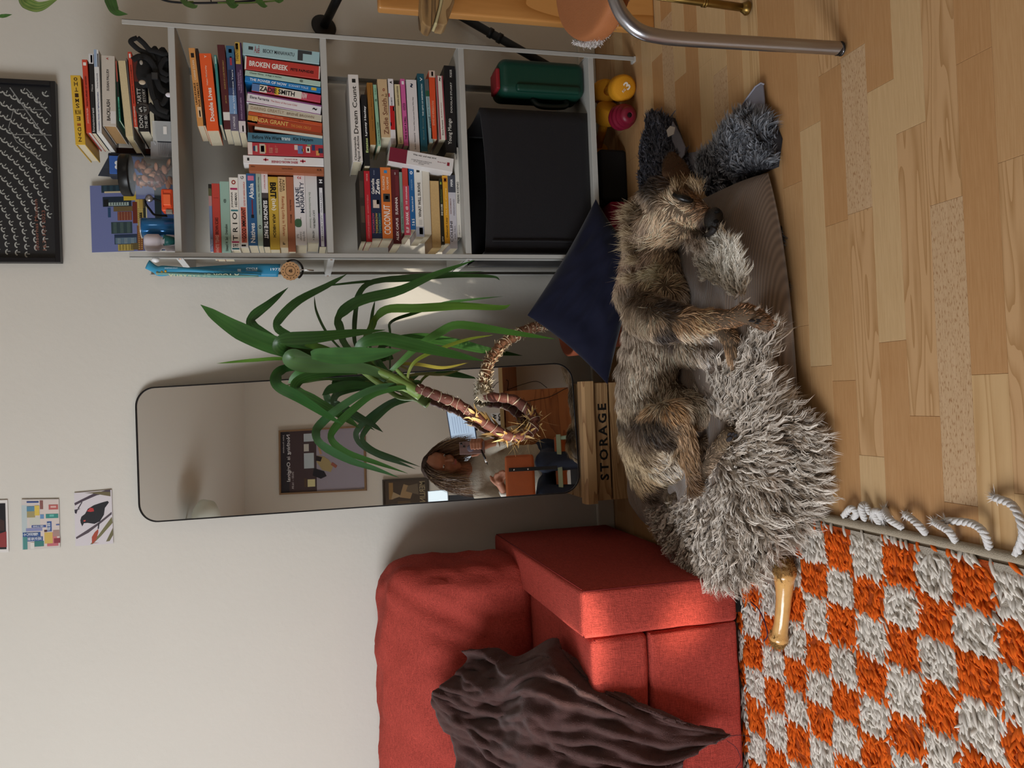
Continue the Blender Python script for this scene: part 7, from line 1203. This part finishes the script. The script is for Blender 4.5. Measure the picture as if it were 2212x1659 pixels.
# screens
def screen(name, label, cat, pts, y, pic, frame='1A1C20', strength=1.0, rim=.008, cards=()):
    P = [MR(p, y) for p in pts]; c = sum(P)/4; t = thing(name, label, cat, (c[0], c[1], dz+.026)); n_ = (0, -1, 0)
    slab('screen_frame', [c+(p-c)*1.07 for p in P], (0, -1, 0), .010, M(frame, .5), t); slab('screen_picture', [p+np.array([0, .001, 0]) for p in P], (0, -1, 0), .001, M(pic, .4, emit=strength), t)
    zb = min(p[2] for p in P); box('screen_stand', (c[0]-.02, c[1]-.018, dz+.027), (c[0]+.02, c[1]-.011, c[2]), M('3A3C40', .5), t); box('stand_foot', (c[0]-.08, c[1]-.09, dz+.027), (c[0]+.08, c[1]+.05, dz+.033), M('3A3C40', .5), t); return t, P
t, P = screen('monitor', 'slim monitor with a pale blue page glowing on the desk in the mirror', 'monitor', [(966, 890), (978, 963), (1030, 960), (1019, 886)], -.72, 'B8CCE4', '2A4468', .62)
for k in range(7): u = .15+.1*k; A = P[0]*(1-u)+P[3]*u; B = P[1]*(1-u)+P[2]*u; mesh('page_line', [A*.85+B*.15+[0, .0025, 0], A*.35+B*.65+[0, .0025, 0], A*.35+B*.65+[0, .0025, -.002], A*.85+B*.15+[0, .0025, -.002]], [(0, 1, 2, 3)], M('8A9CB8', .5, emit=.3), t)
screen('white_screen', 'bright white screen at the edge of the mirror behind the person', 'screen', [(925, 1062), (926, 1096), (968, 1094), (966, 1058)], -.86, 'DCEAF2', '9AA4AC', .8)
t, P = screen('tablet', 'dark-framed tablet showing a black and white swirl behind the person', 'tablet', [(1002, 986), (1004, 1030), (1026, 1029), (1025, 984)], -.8, 'D2DCE6', '141518', .55)
c = sum(P)/4
for k in range(3): tube('screen_swirl', [c+np.array([(.012+.009*k+.004*q)*math.cos(q+k), .003, (.010+.006*k+.003*q)*math.sin(q+k)]) for q in np.linspace(0, 4.2, 24)], .0024, M('15181C', .5), t, 6)
lb = thing('letter_card', 'small white card with bold black letters on the desk in the mirror', 'card', MR((1086, 905), -.6)); A, B = MR((1060, 893), -.6), MR((1084, 917), -.6); box('card_sheet', (min(A[0], B[0]), -.602, dz+.027), (max(A[0], B[0]), -.600, A[2]), M('D8D6D2', .6), lb)
x0 = min(A[0], B[0]); w_ = abs(A[0]-B[0]); h_ = A[2]-dz-.027; text('card_letters', 'W', (x0+w_*.92, -.5994, dz+.027+h_*.55), (-1, 0, 0), (0, 0, 1), w_*.5, h_*.3, '1A1A1A', lb, .04); text('card_letters', 'OR', (x0+w_*.95, -.5994, dz+.027+h_*.12), (-1, 0, 0), (0, 0, 1), w_*.75, h_*.3, '1A1A1A', lb, .04)
cab = thing('black_cable', 'thin black cables hanging over the desk edge in the mirror', 'cable', (.4, -.6, dz)); 
for pts, y in (([(1062, 842), (1075, 826), (1097, 822), (1096, 845)], -.6), ([(1096, 842), (1130, 830), (1160, 824), (1182, 838)], -.6), ([(1135, 868), (1165, 862), (1190, 856), (1225, 838), (1236, 840)], -.44), ([(1028, 885), (1027, 874), (1032, 865)], -.7)): tube('cable_run', smooth_path([MR(p, y) for p in pts], 20), .0022, M('111114', .5), cab, 6)
# posters on the far wall
def wposter(name, label, pts, frame, sheet, items):
    P = [MR(p, YB+.02) for p in pts]; xs = [p[0] for p in P]; zs = [p[2] for p in P]; x0, x1, z0, z1 = min(xs), max(xs), min(zs), max(zs); t = thing(name, label, 'poster', (x0, YB, z0)); f = .012
    for A, B in (((x0, YB+.001, z0), (x1, YB+.02, z0+f)), ((x0, YB+.001, z1-f), (x1, YB+.02, z1)), ((x0, YB+.001, z0+f), (x0+f, YB+.02, z1-f)), ((x1-f, YB+.001, z0+f), (x1, YB+.02, z1-f))): box('frame_side', A, B, M(frame, .5), t)
    box('poster_sheet', (x0+f, YB+.001, z0+f), (x1-f, YB+.010, z1-f), M(sheet, .6), t); k = 0
    for it in items:
        k += 1; yy_ = YB+.0102+.0001*k; X = lambda u: x1-f-(x1-x0-2*f)*u; Z_ = lambda v: z1-f-(z1-z0-2*f)*v      # u runs from the poster's own left side
        if len(it) == 5: u0, v0, u1, v1, c = it; mesh('printed_patch', [(X(u0), yy_, Z_(v0)), (X(u1), yy_, Z_(v0)), (X(u1), yy_, Z_(v1)), (X(u0), yy_, Z_(v1))], [(0, 1, 2, 3)], M(c, .6), t)
        elif len(it) == 6: s, u0, v0, u1, v1, c = it; text('poster_text', s, (X(u0), yy_, Z_(v1)), (-1, 0, 0), (0, 0, 1), abs(X(u0)-X(u1)), abs(Z_(v0)-Z_(v1)), c, t, .012)
        else: pts_, c = it; mesh('printed_shape', [(X(u), yy_, Z_(v)) for u, v in pts_], [tuple(range(len(pts_)))], M(c, .6), t)
    return t
wposter('exhibition_poster', 'wood-framed exhibition poster with a leaning figure seen in the mirror', [(603, 1065), (603, 930), (788, 1060), (788, 930)], '8A6A4C', '9C929C', [
 (0, 0, 1, .43, '4A3A3C'), (0, .0, 1, .10, '2E2A30'), ('Nothing is Original', .05, .07, .82, .125, 'E0DCDC'), ('Julian Rosefeldt', .05, .025, .35, .045, 'C8C0C0'), ('24.03 – 16.09.', .66, .13, .95, .155, 'C8C0C0'), (.05, .28, .18, .40, 'B8C0C4'), (.22, .28, .34, .34, 'C4BEB4'), (.37, .28, .62, .40, 'B8C0C4'), (.80, .32, .92, .41, 'D8CC98'), (.78, .28, .92, .31, '5A4434'),
 ([(.42, .44), (.52, .43), (.66, .50), (.70, .60), (.60, .63), (.50, .58), (.44, .52)], 'A89468'), ([(.42, .43), (.50, .42), (.52, .48), (.45, .50)], '2A2226'), ([(.62, .40), (.74, .38), (.80, .48), (.76, .55), (.68, .52)], '26242A'), ([(.22, .44), (.40, .47), (.40, .50), (.22, .46)], 'B08A6A'), ([(.58, .60), (.64, .66), (.60, .68), (.54, .62)], '9A5A48'), ('C O', .05, .90, .22, .96, 'D8D4D8')])
wposter('dark_poster', 'dark brown poster with pale shapes beside the white screen in the mirror', [(828, 1120), (828, 1036), (925, 1120), (925, 1036)], '3E342A', '4A3C30', [(.05, .1, .5, .2, '8A6A40'), ([(.1, .45), (.45, .35), (.5, .6), (.2, .7)], '9A7C58'), ([(.3, .2), (.5, .15), (.42, .4)], 'A08868'), (.55, .3, .8, .6, '5E4A34'), ('MERLIN', .05, .82, .6, .95, '9A8868'), ([(.15, .55), (.3, .5), (.4, .8), (.1, .78)], '6A5A48')])
lampc = MR((462, 1112), -.35); lamp = thing('ceiling_lamp', 'round pale ceiling lamp at the mirror corner', 'lamp', lampc); lathe('lamp_shade', [(.001, .0), (.06, .005), (.11, .04), (.12, .09), (.09, .12), (.001, .125)], M('D9DDD2', .5), lamp, 28, (lampc[0]-.02, lampc[1], lampc[2]-.02)); tube('lamp_rod', [(lampc[0]-.02, lampc[1], lampc[2]+.1), (lampc[0]-.02, lampc[1], ZC-.001)], .006, M('C8CCC4', .5), lamp, 8)
# ---------------------------------------------------------------- person taking the picture
pe = thing('person', 'person with wavy brown hair in a taupe sweater and jeans holding up a phone', 'person', (-.15, -.3, 0)); A3 = lambda *p: np.array(p, float)
skm_ = M('A8745C', .55, name='skin', spec=.3, var=.1, vscale=20); hc_ = A3(-.105, -.15, 1.115); fdir = A3(.34, .78, -.52); fdir /= np.linalg.norm(fdir); fr_ = np.cross(fdir, (0, 0, 1)); fr_ /= np.linalg.norm(fr_); fu = np.cross(fr_, fdir)
hp = lambda r, u, f: hc_+fr_*r+fu*u+fdir*f
cp = [(hp(0, .035, -.005), .078, hp(0, .03, .01), .076), (hp(0, -.03, .02), .058, hp(0, -.055, .035), .040), (hp(0, -.085, .045), .020, hp(0, -.078, .05), .022), (hp(-.03, -.03, .045), .030, hp(.03, -.03, .045), .030), (hp(0, -.005, .083), .008, hp(0, -.030, .100), .012), (hp(0, -.055, .078), .016, hp(0, -.058, .080), .014),
      (hp(0, -.05, -.03), .045, A3(-.13, -.27, .96), .050), (hp(-.076, -.01, -.005), .014, hp(-.076, .01, -.008), .014), (hp(.076, -.01, -.005), .014, hp(.076, .01, -.008), .014)]
# right hand closed on the phone, left hand resting on the chair back
wr = A3(.004, -.045, .812); pm = A3(-.010, -.030, .858); cp += [(A3(.02, -.075, .76), .028, wr, .024), (wr, .024, pm, .028), (pm+[.012, 0, 0], .024, pm+[-.020, 0, .01], .022)]
for k, (dx, dz_, ln) in enumerate(((.028, .030, .9), (.026, .012, 1.0), (.024, -.006, .95), (.020, -.022, .8))):
    p0 = pm+A3(.018, -.006, dz_); p1 = pm+A3(.036, .022, dz_+.014); p2 = pm+A3(.020, .038, dz_+.018); p3 = pm+A3(-.014*ln, .037, dz_+.016); cp += [(p0, .0098, p1, .0095), (p1, .0095, p2, .0088), (p2, .0088, p3, .0075)]
cp += [(pm+A3(-.018, -.004, .0), .012, pm+A3(-.044, .0, .022), .0105), (pm+A3(-.044, .0, .022), .0105, pm+A3(-.050, .004, .050), .0085)]
w2, pm2 = A3(-.262, -.075, .745), A3(-.222, -.045, .762); cp += [(A3(-.31, -.12, .72), .028, w2, .024), (w2, .024, pm2, .024), (pm2+[0, -.01, 0], .022, pm2+[.012, .012, 0], .020)]
for k, (a_, ln) in enumerate(((.5, .9), (.15, 1.05), (-.2, 1.0), (-.55, .85))):
    d_ = A3(math.cos(a_), .35, math.sin(a_)*.8-.12); p0 = pm2+A3(.012, .006, .016-.011*k); p1 = p0+d_*.030*ln; p2 = p1+(d_+A3(-.1, .1, -.6))*.022*ln; p3 = p2+(d_*.4+A3(-.1, .0, -.9))*.018*ln; cp += [(p0, .0095, p1, .009), (p1, .009, p2, .0082), (p2, .0082, p3, .0068)]
cp += [(pm2+A3(-.002, .004, .020), .011, pm2+A3(.022, .016, .042), .0095), (pm2+A3(.022, .016, .042), .0095, pm2+A3(.040, .02, .046), .0078)]
# torso and legs under the clothes keep the figure one piece
cp += [(A3(-.13, -.27, .95), .055, A3(-.14, -.32, .84), .10, (1.25, .8, 1)), (A3(-.14, -.32, .84), .10, A3(-.15, -.38, .50), .10, (1.25, .85, 1)), (A3(-.28, -.27, .90), .045, A3(-.34, -.16, .70), .036), (A3(-.34, -.16, .70), .034, A3(-.30, -.12, .72), .028), (A3(.0, -.28, .89), .045, A3(.045, -.13, .68), .036), (A3(.045, -.13, .68), .034, A3(.02, -.075, .76), .028),
       (A3(-.22, -.38, .50), .075, A3(-.30, -.02, .50), .055), (A3(-.30, -.02, .50), .052, A3(-.30, -.06, .10), .035), (A3(-.10, -.38, .50), .075, A3(-.115, -.02, .50), .055), (A3(-.115, -.02, .50), .052, A3(-.115, -.06, .10), .035), (A3(-.30, -.06, .06), .032, A3(-.31, .06, .035), .028), (A3(-.115, -.06, .06), .032, A3(-.11, .06, .035), .028), (A3(-.14, -.27, .9), .06, A3(-.28, -.27, .90), .045), (A3(-.14, -.27, .9), .06, A3(.0, -.28, .89), .045), (A3(-.22, -.38, .5), .08, A3(-.06, -.38, .5), .08)]
pb = blob_mesh('body', cp, skm_, pe, .0042, 4)
sw = M('BCB2A2', .9, name='ribbed_knit', spec=.15, bump=.9, bscale=120, var=.12, vscale=50)
sc = [(A3(-.135, -.28, .925), .075, A3(-.145, -.31, .84), .115, (1.3, .85, 1)), (A3(-.145, -.31, .84), .115, A3(-.15, -.36, .58), .125, (1.3, .9, 1)), (A3(-.27, -.27, .90), .062, A3(-.345, -.15, .71), .050), (A3(-.345, -.15, .71), .050, A3(-.29, -.10, .735), .036), (A3(-.005, -.28, .89), .062, A3(.055, -.12, .675), .052), (A3(.055, -.12, .675), .052, A3(.018, -.072, .765), .036), (A3(-.14, -.28, .9), .075, A3(-.27, -.27, .90), .060), (A3(-.14, -.28, .9), .075, A3(-.005, -.28, .89), .060)]
blob_mesh('sweater', sc, sw, pe, .007, 5); tube('cuff', [A3(-.285, -.098, .738), A3(-.262, -.078, .746)], .031, M('E4DED4', .85), pe, 14)
jm = M('232C40', .85, name='dark_denim', bump=.4, bscale=600, var=.15, vscale=30); jc_ = [(A3(-.22, -.38, .50), .088, A3(-.30, -.02, .50), .066), (A3(-.30, -.02, .50), .064, A3(-.30, -.06, .12), .050), (A3(-.10, -.38, .50), .088, A3(-.115, -.02, .50), .060), (A3(-.115, -.02, .50), .058, A3(-.115, -.06, .12), .050), (A3(-.22, -.38, .52), .10, A3(-.06, -.38, .52), .10)]
blob_mesh('jeans', jc_, jm, pe, .008, 4)
for x in (-.305, -.11): soft_box('shoe', (x-.04, -.10, .002), (x+.045, .125, .075), M('1A1A1C', .6), pe, r=.022, n=5, puff=.0)
for s in (-1, 1):
    e = ell('eye', hp(s*.031, .008, .068), (fr_, fu, fdir), (.013, .006, .008), M('E8E2DC', .3), pe, 2); ell('iris', hp(s*.031, .007, .0735), (fr_, fu, fdir), (.005, .005, .004), M('3A2A20', .3), e, 2); tube('eyebrow', [hp(s*.016, .026, .074), hp(s*.03, .031, .073), hp(s*.045, .026, .066)], .0028, M('4A3428', .8), pe, 6)
ell('lips', hp(0, -.055, .088), (fr_, fu, fdir), (.021, .0065, .007), M('A85A54', .45), pe, 2)
hairm = fur_mat('person_hair', .45, .4); n = 9000; th = rng.uniform(-PI, PI, n); el = np.abs(rng.normal(0, .75, n)); el = np.clip(el, 0, 1.75)
dl = (np.sin(el)*np.cos(th))[:, None]*fr_+np.cos(el)[:, None]*fu+(np.sin(el)*np.sin(th))[:, None]*fdir; fz_ = dl @ fdir; keep = ~((fz_ > .18) & (dl @ fu < .86)); dl = dl[keep]; n = len(dl)
root = hc_+fu*.03+dl*.084; out = dl-(dl @ fu)[:, None]*fu; out /= np.linalg.norm(out, axis=1)[:, None]+1e-6; t_ = rng.random((n, 1)); lit = np.where(t_ > .72, np.array(lin('B89468')), np.array(lin('7A5E48')))
fw_ = np.clip(dl @ fdir, 0, 1)[:, None]; sgn = np.sign(dl @ fr_)[:, None]; ds = A3(0, 0, -1)[None]*(1-.5*fw_)+out*(.85-.7*fw_)+dl*.1+fr_[None]*sgn*fw_*1.7-fdir[None]*fw_*.8; ds = ds/np.linalg.norm(ds, axis=1)[:, None]; hl = rng.uniform(.13, .25, n); bnd = A3(0, 0, -.45)[None]-out*.35; ok = np.ones(n, bool)
for tt in (.15, .3, .45, .6, .8):
    q = root+ds*(hl*tt)[:, None]+bnd*(hl*tt*tt)[:, None]-hc_; ok &= ~((q @ fdir > .015) & (np.abs(q @ fr_) < .066) & (q @ fu < .075))
root, ds, hl, out, bnd, lit, dl = [a[ok] for a in (root, ds, hl, out, bnd, lit, dl)]; n = len(root)
strands('hair', root, ds+rng.normal(size=(n, 3))*.05, hl, .0034, hairm, pe, lin('3A2A22'), lit, 7, bend=bnd, curl=.014, curln=1.3, tip=.4)
lathe('hair_bulk', [(.001, .088), (.045, .076), (.072, .052), (.084, .02), (.084, -.01), (.080, -.03)], M('3A2A22', .8), pe, 24, hc_+fu*.028-fdir*.014, fu)
# phone in the hand: the picture is taken from its lens, which sits just ahead of it
ph = thing('phone', 'phone held up in the right hand with a round grip on its back', 'phone', (-.02, -.008, .9)); box('phone_body', (-.052, -.0135, .832), (.020, -.0055, .976), M('7E6664', .35, name='phone_shell'), ph, .003)
box('camera_plate', (-.016, -.0056, .940), (.018, -.0050, .973), M('6E5856', .3), ph, .0004)
for x, z in ((.0085, .964), (-.007, .949)): lathe('camera_lens', [(.0062, 0), (.0062, .0011), (.004, .0011), (.001, .0008)], M('0A0A0C', .1), ph, 16, (x, -.0050, z), (0, 1, 0))
lathe('grip_ring', [(.001, 0), (.019, 0), (.0195, .001), (.018, .002), (.001, .002)], M('6E6878', .4), ph, 26, (-.020, -.0054, .912), (0, 1, 0))
# earphone case / pen-like thing dangling from the hand
ec = thing('pen', 'black and white pen held under the phone', 'pen', (-.03, -.01, .82)); a, b = MR((1040, 972), -.008), MR((1054, 1005), -.008); tube('pen_barrel', [a, a*.4+b*.6], .006, M('151518', .4), ec, 10); tube('pen_cap', [a*.4+b*.6, a*.2+b*.8], .0066, M('E8E8E8', .4), ec, 10); tube('pen_tip', [a*.2+b*.8, b], [.004, .001], M('151518', .4), ec, 8)
bgb = thing('filler', 'dark backpack added under the desk to hide the pale wall in the mirror', 'bag', (-.1, -.8, 0)); soft_box('filler_body', (-.45, -.95, .002), (.06, -.66, .40), M('1A1818', .8), bgb, r=.05, n=6, puff=.01); soft_box('filler_front', (-.36, -.67, .04), (-.02, -.63, .24), M('2A1E1A', .8), bgb, r=.02, n=5, puff=.004)  # dark shape added to cover bare pale wall in the mirror, no real bag
# chair she sits on, its back towards the mirror
lm2 = M('A4552C', .5, name='cognac_leather', bump=.3, bscale=300, var=.12, vscale=20); cht = thing('leather_chair', 'chair with a cognac leather back and black metal bar under the person', 'chair', (-.15, -.3, 0))
c0_, c1_ = MR((1090, 985), .035), MR((1156, 1078), .035); soft_box('chair_back', (c1_[0]-.02, .018, c1_[2]), (c0_[0], .034, c0_[2]), lm2, cht, r=.012, n=8, puff=.003); soft_box('seat', (-.33, -.50, .415), (.02, -.02, .445), lm2, cht, r=.012, n=8, puff=.004)
bz = MR((1100, 1015), .05); box('back_bar', (bz[0]-.010, .0345, .43), (bz[0]+.010, .040, c0_[2]-.02), blkm, cht, .001)
for z in (c0_[2]-.05, c1_[2]+.03): lathe('rivet', [(.001, .002), (.004, .001), (.005, 0)], M('C8C8CC', .2, 1), cht, 10, (bz[0], .040, z), (0, 1, 0))
gt = MR((1218, 1020), .03); box('seat_frame', (-.34, -.01, .405), (.03, .012, .43), M('8FA08A', .5, name='sage_metal'), cht, .002)
for x in (-.32, .01):
    for y in (-.48, -.0): tube('chair_leg', [(x, y, .41), (x+(.02 if x > -.1 else -.02), y+(.03 if y > -.1 else -.03), .003)], .011, M('8FA08A', .5), cht, 12)
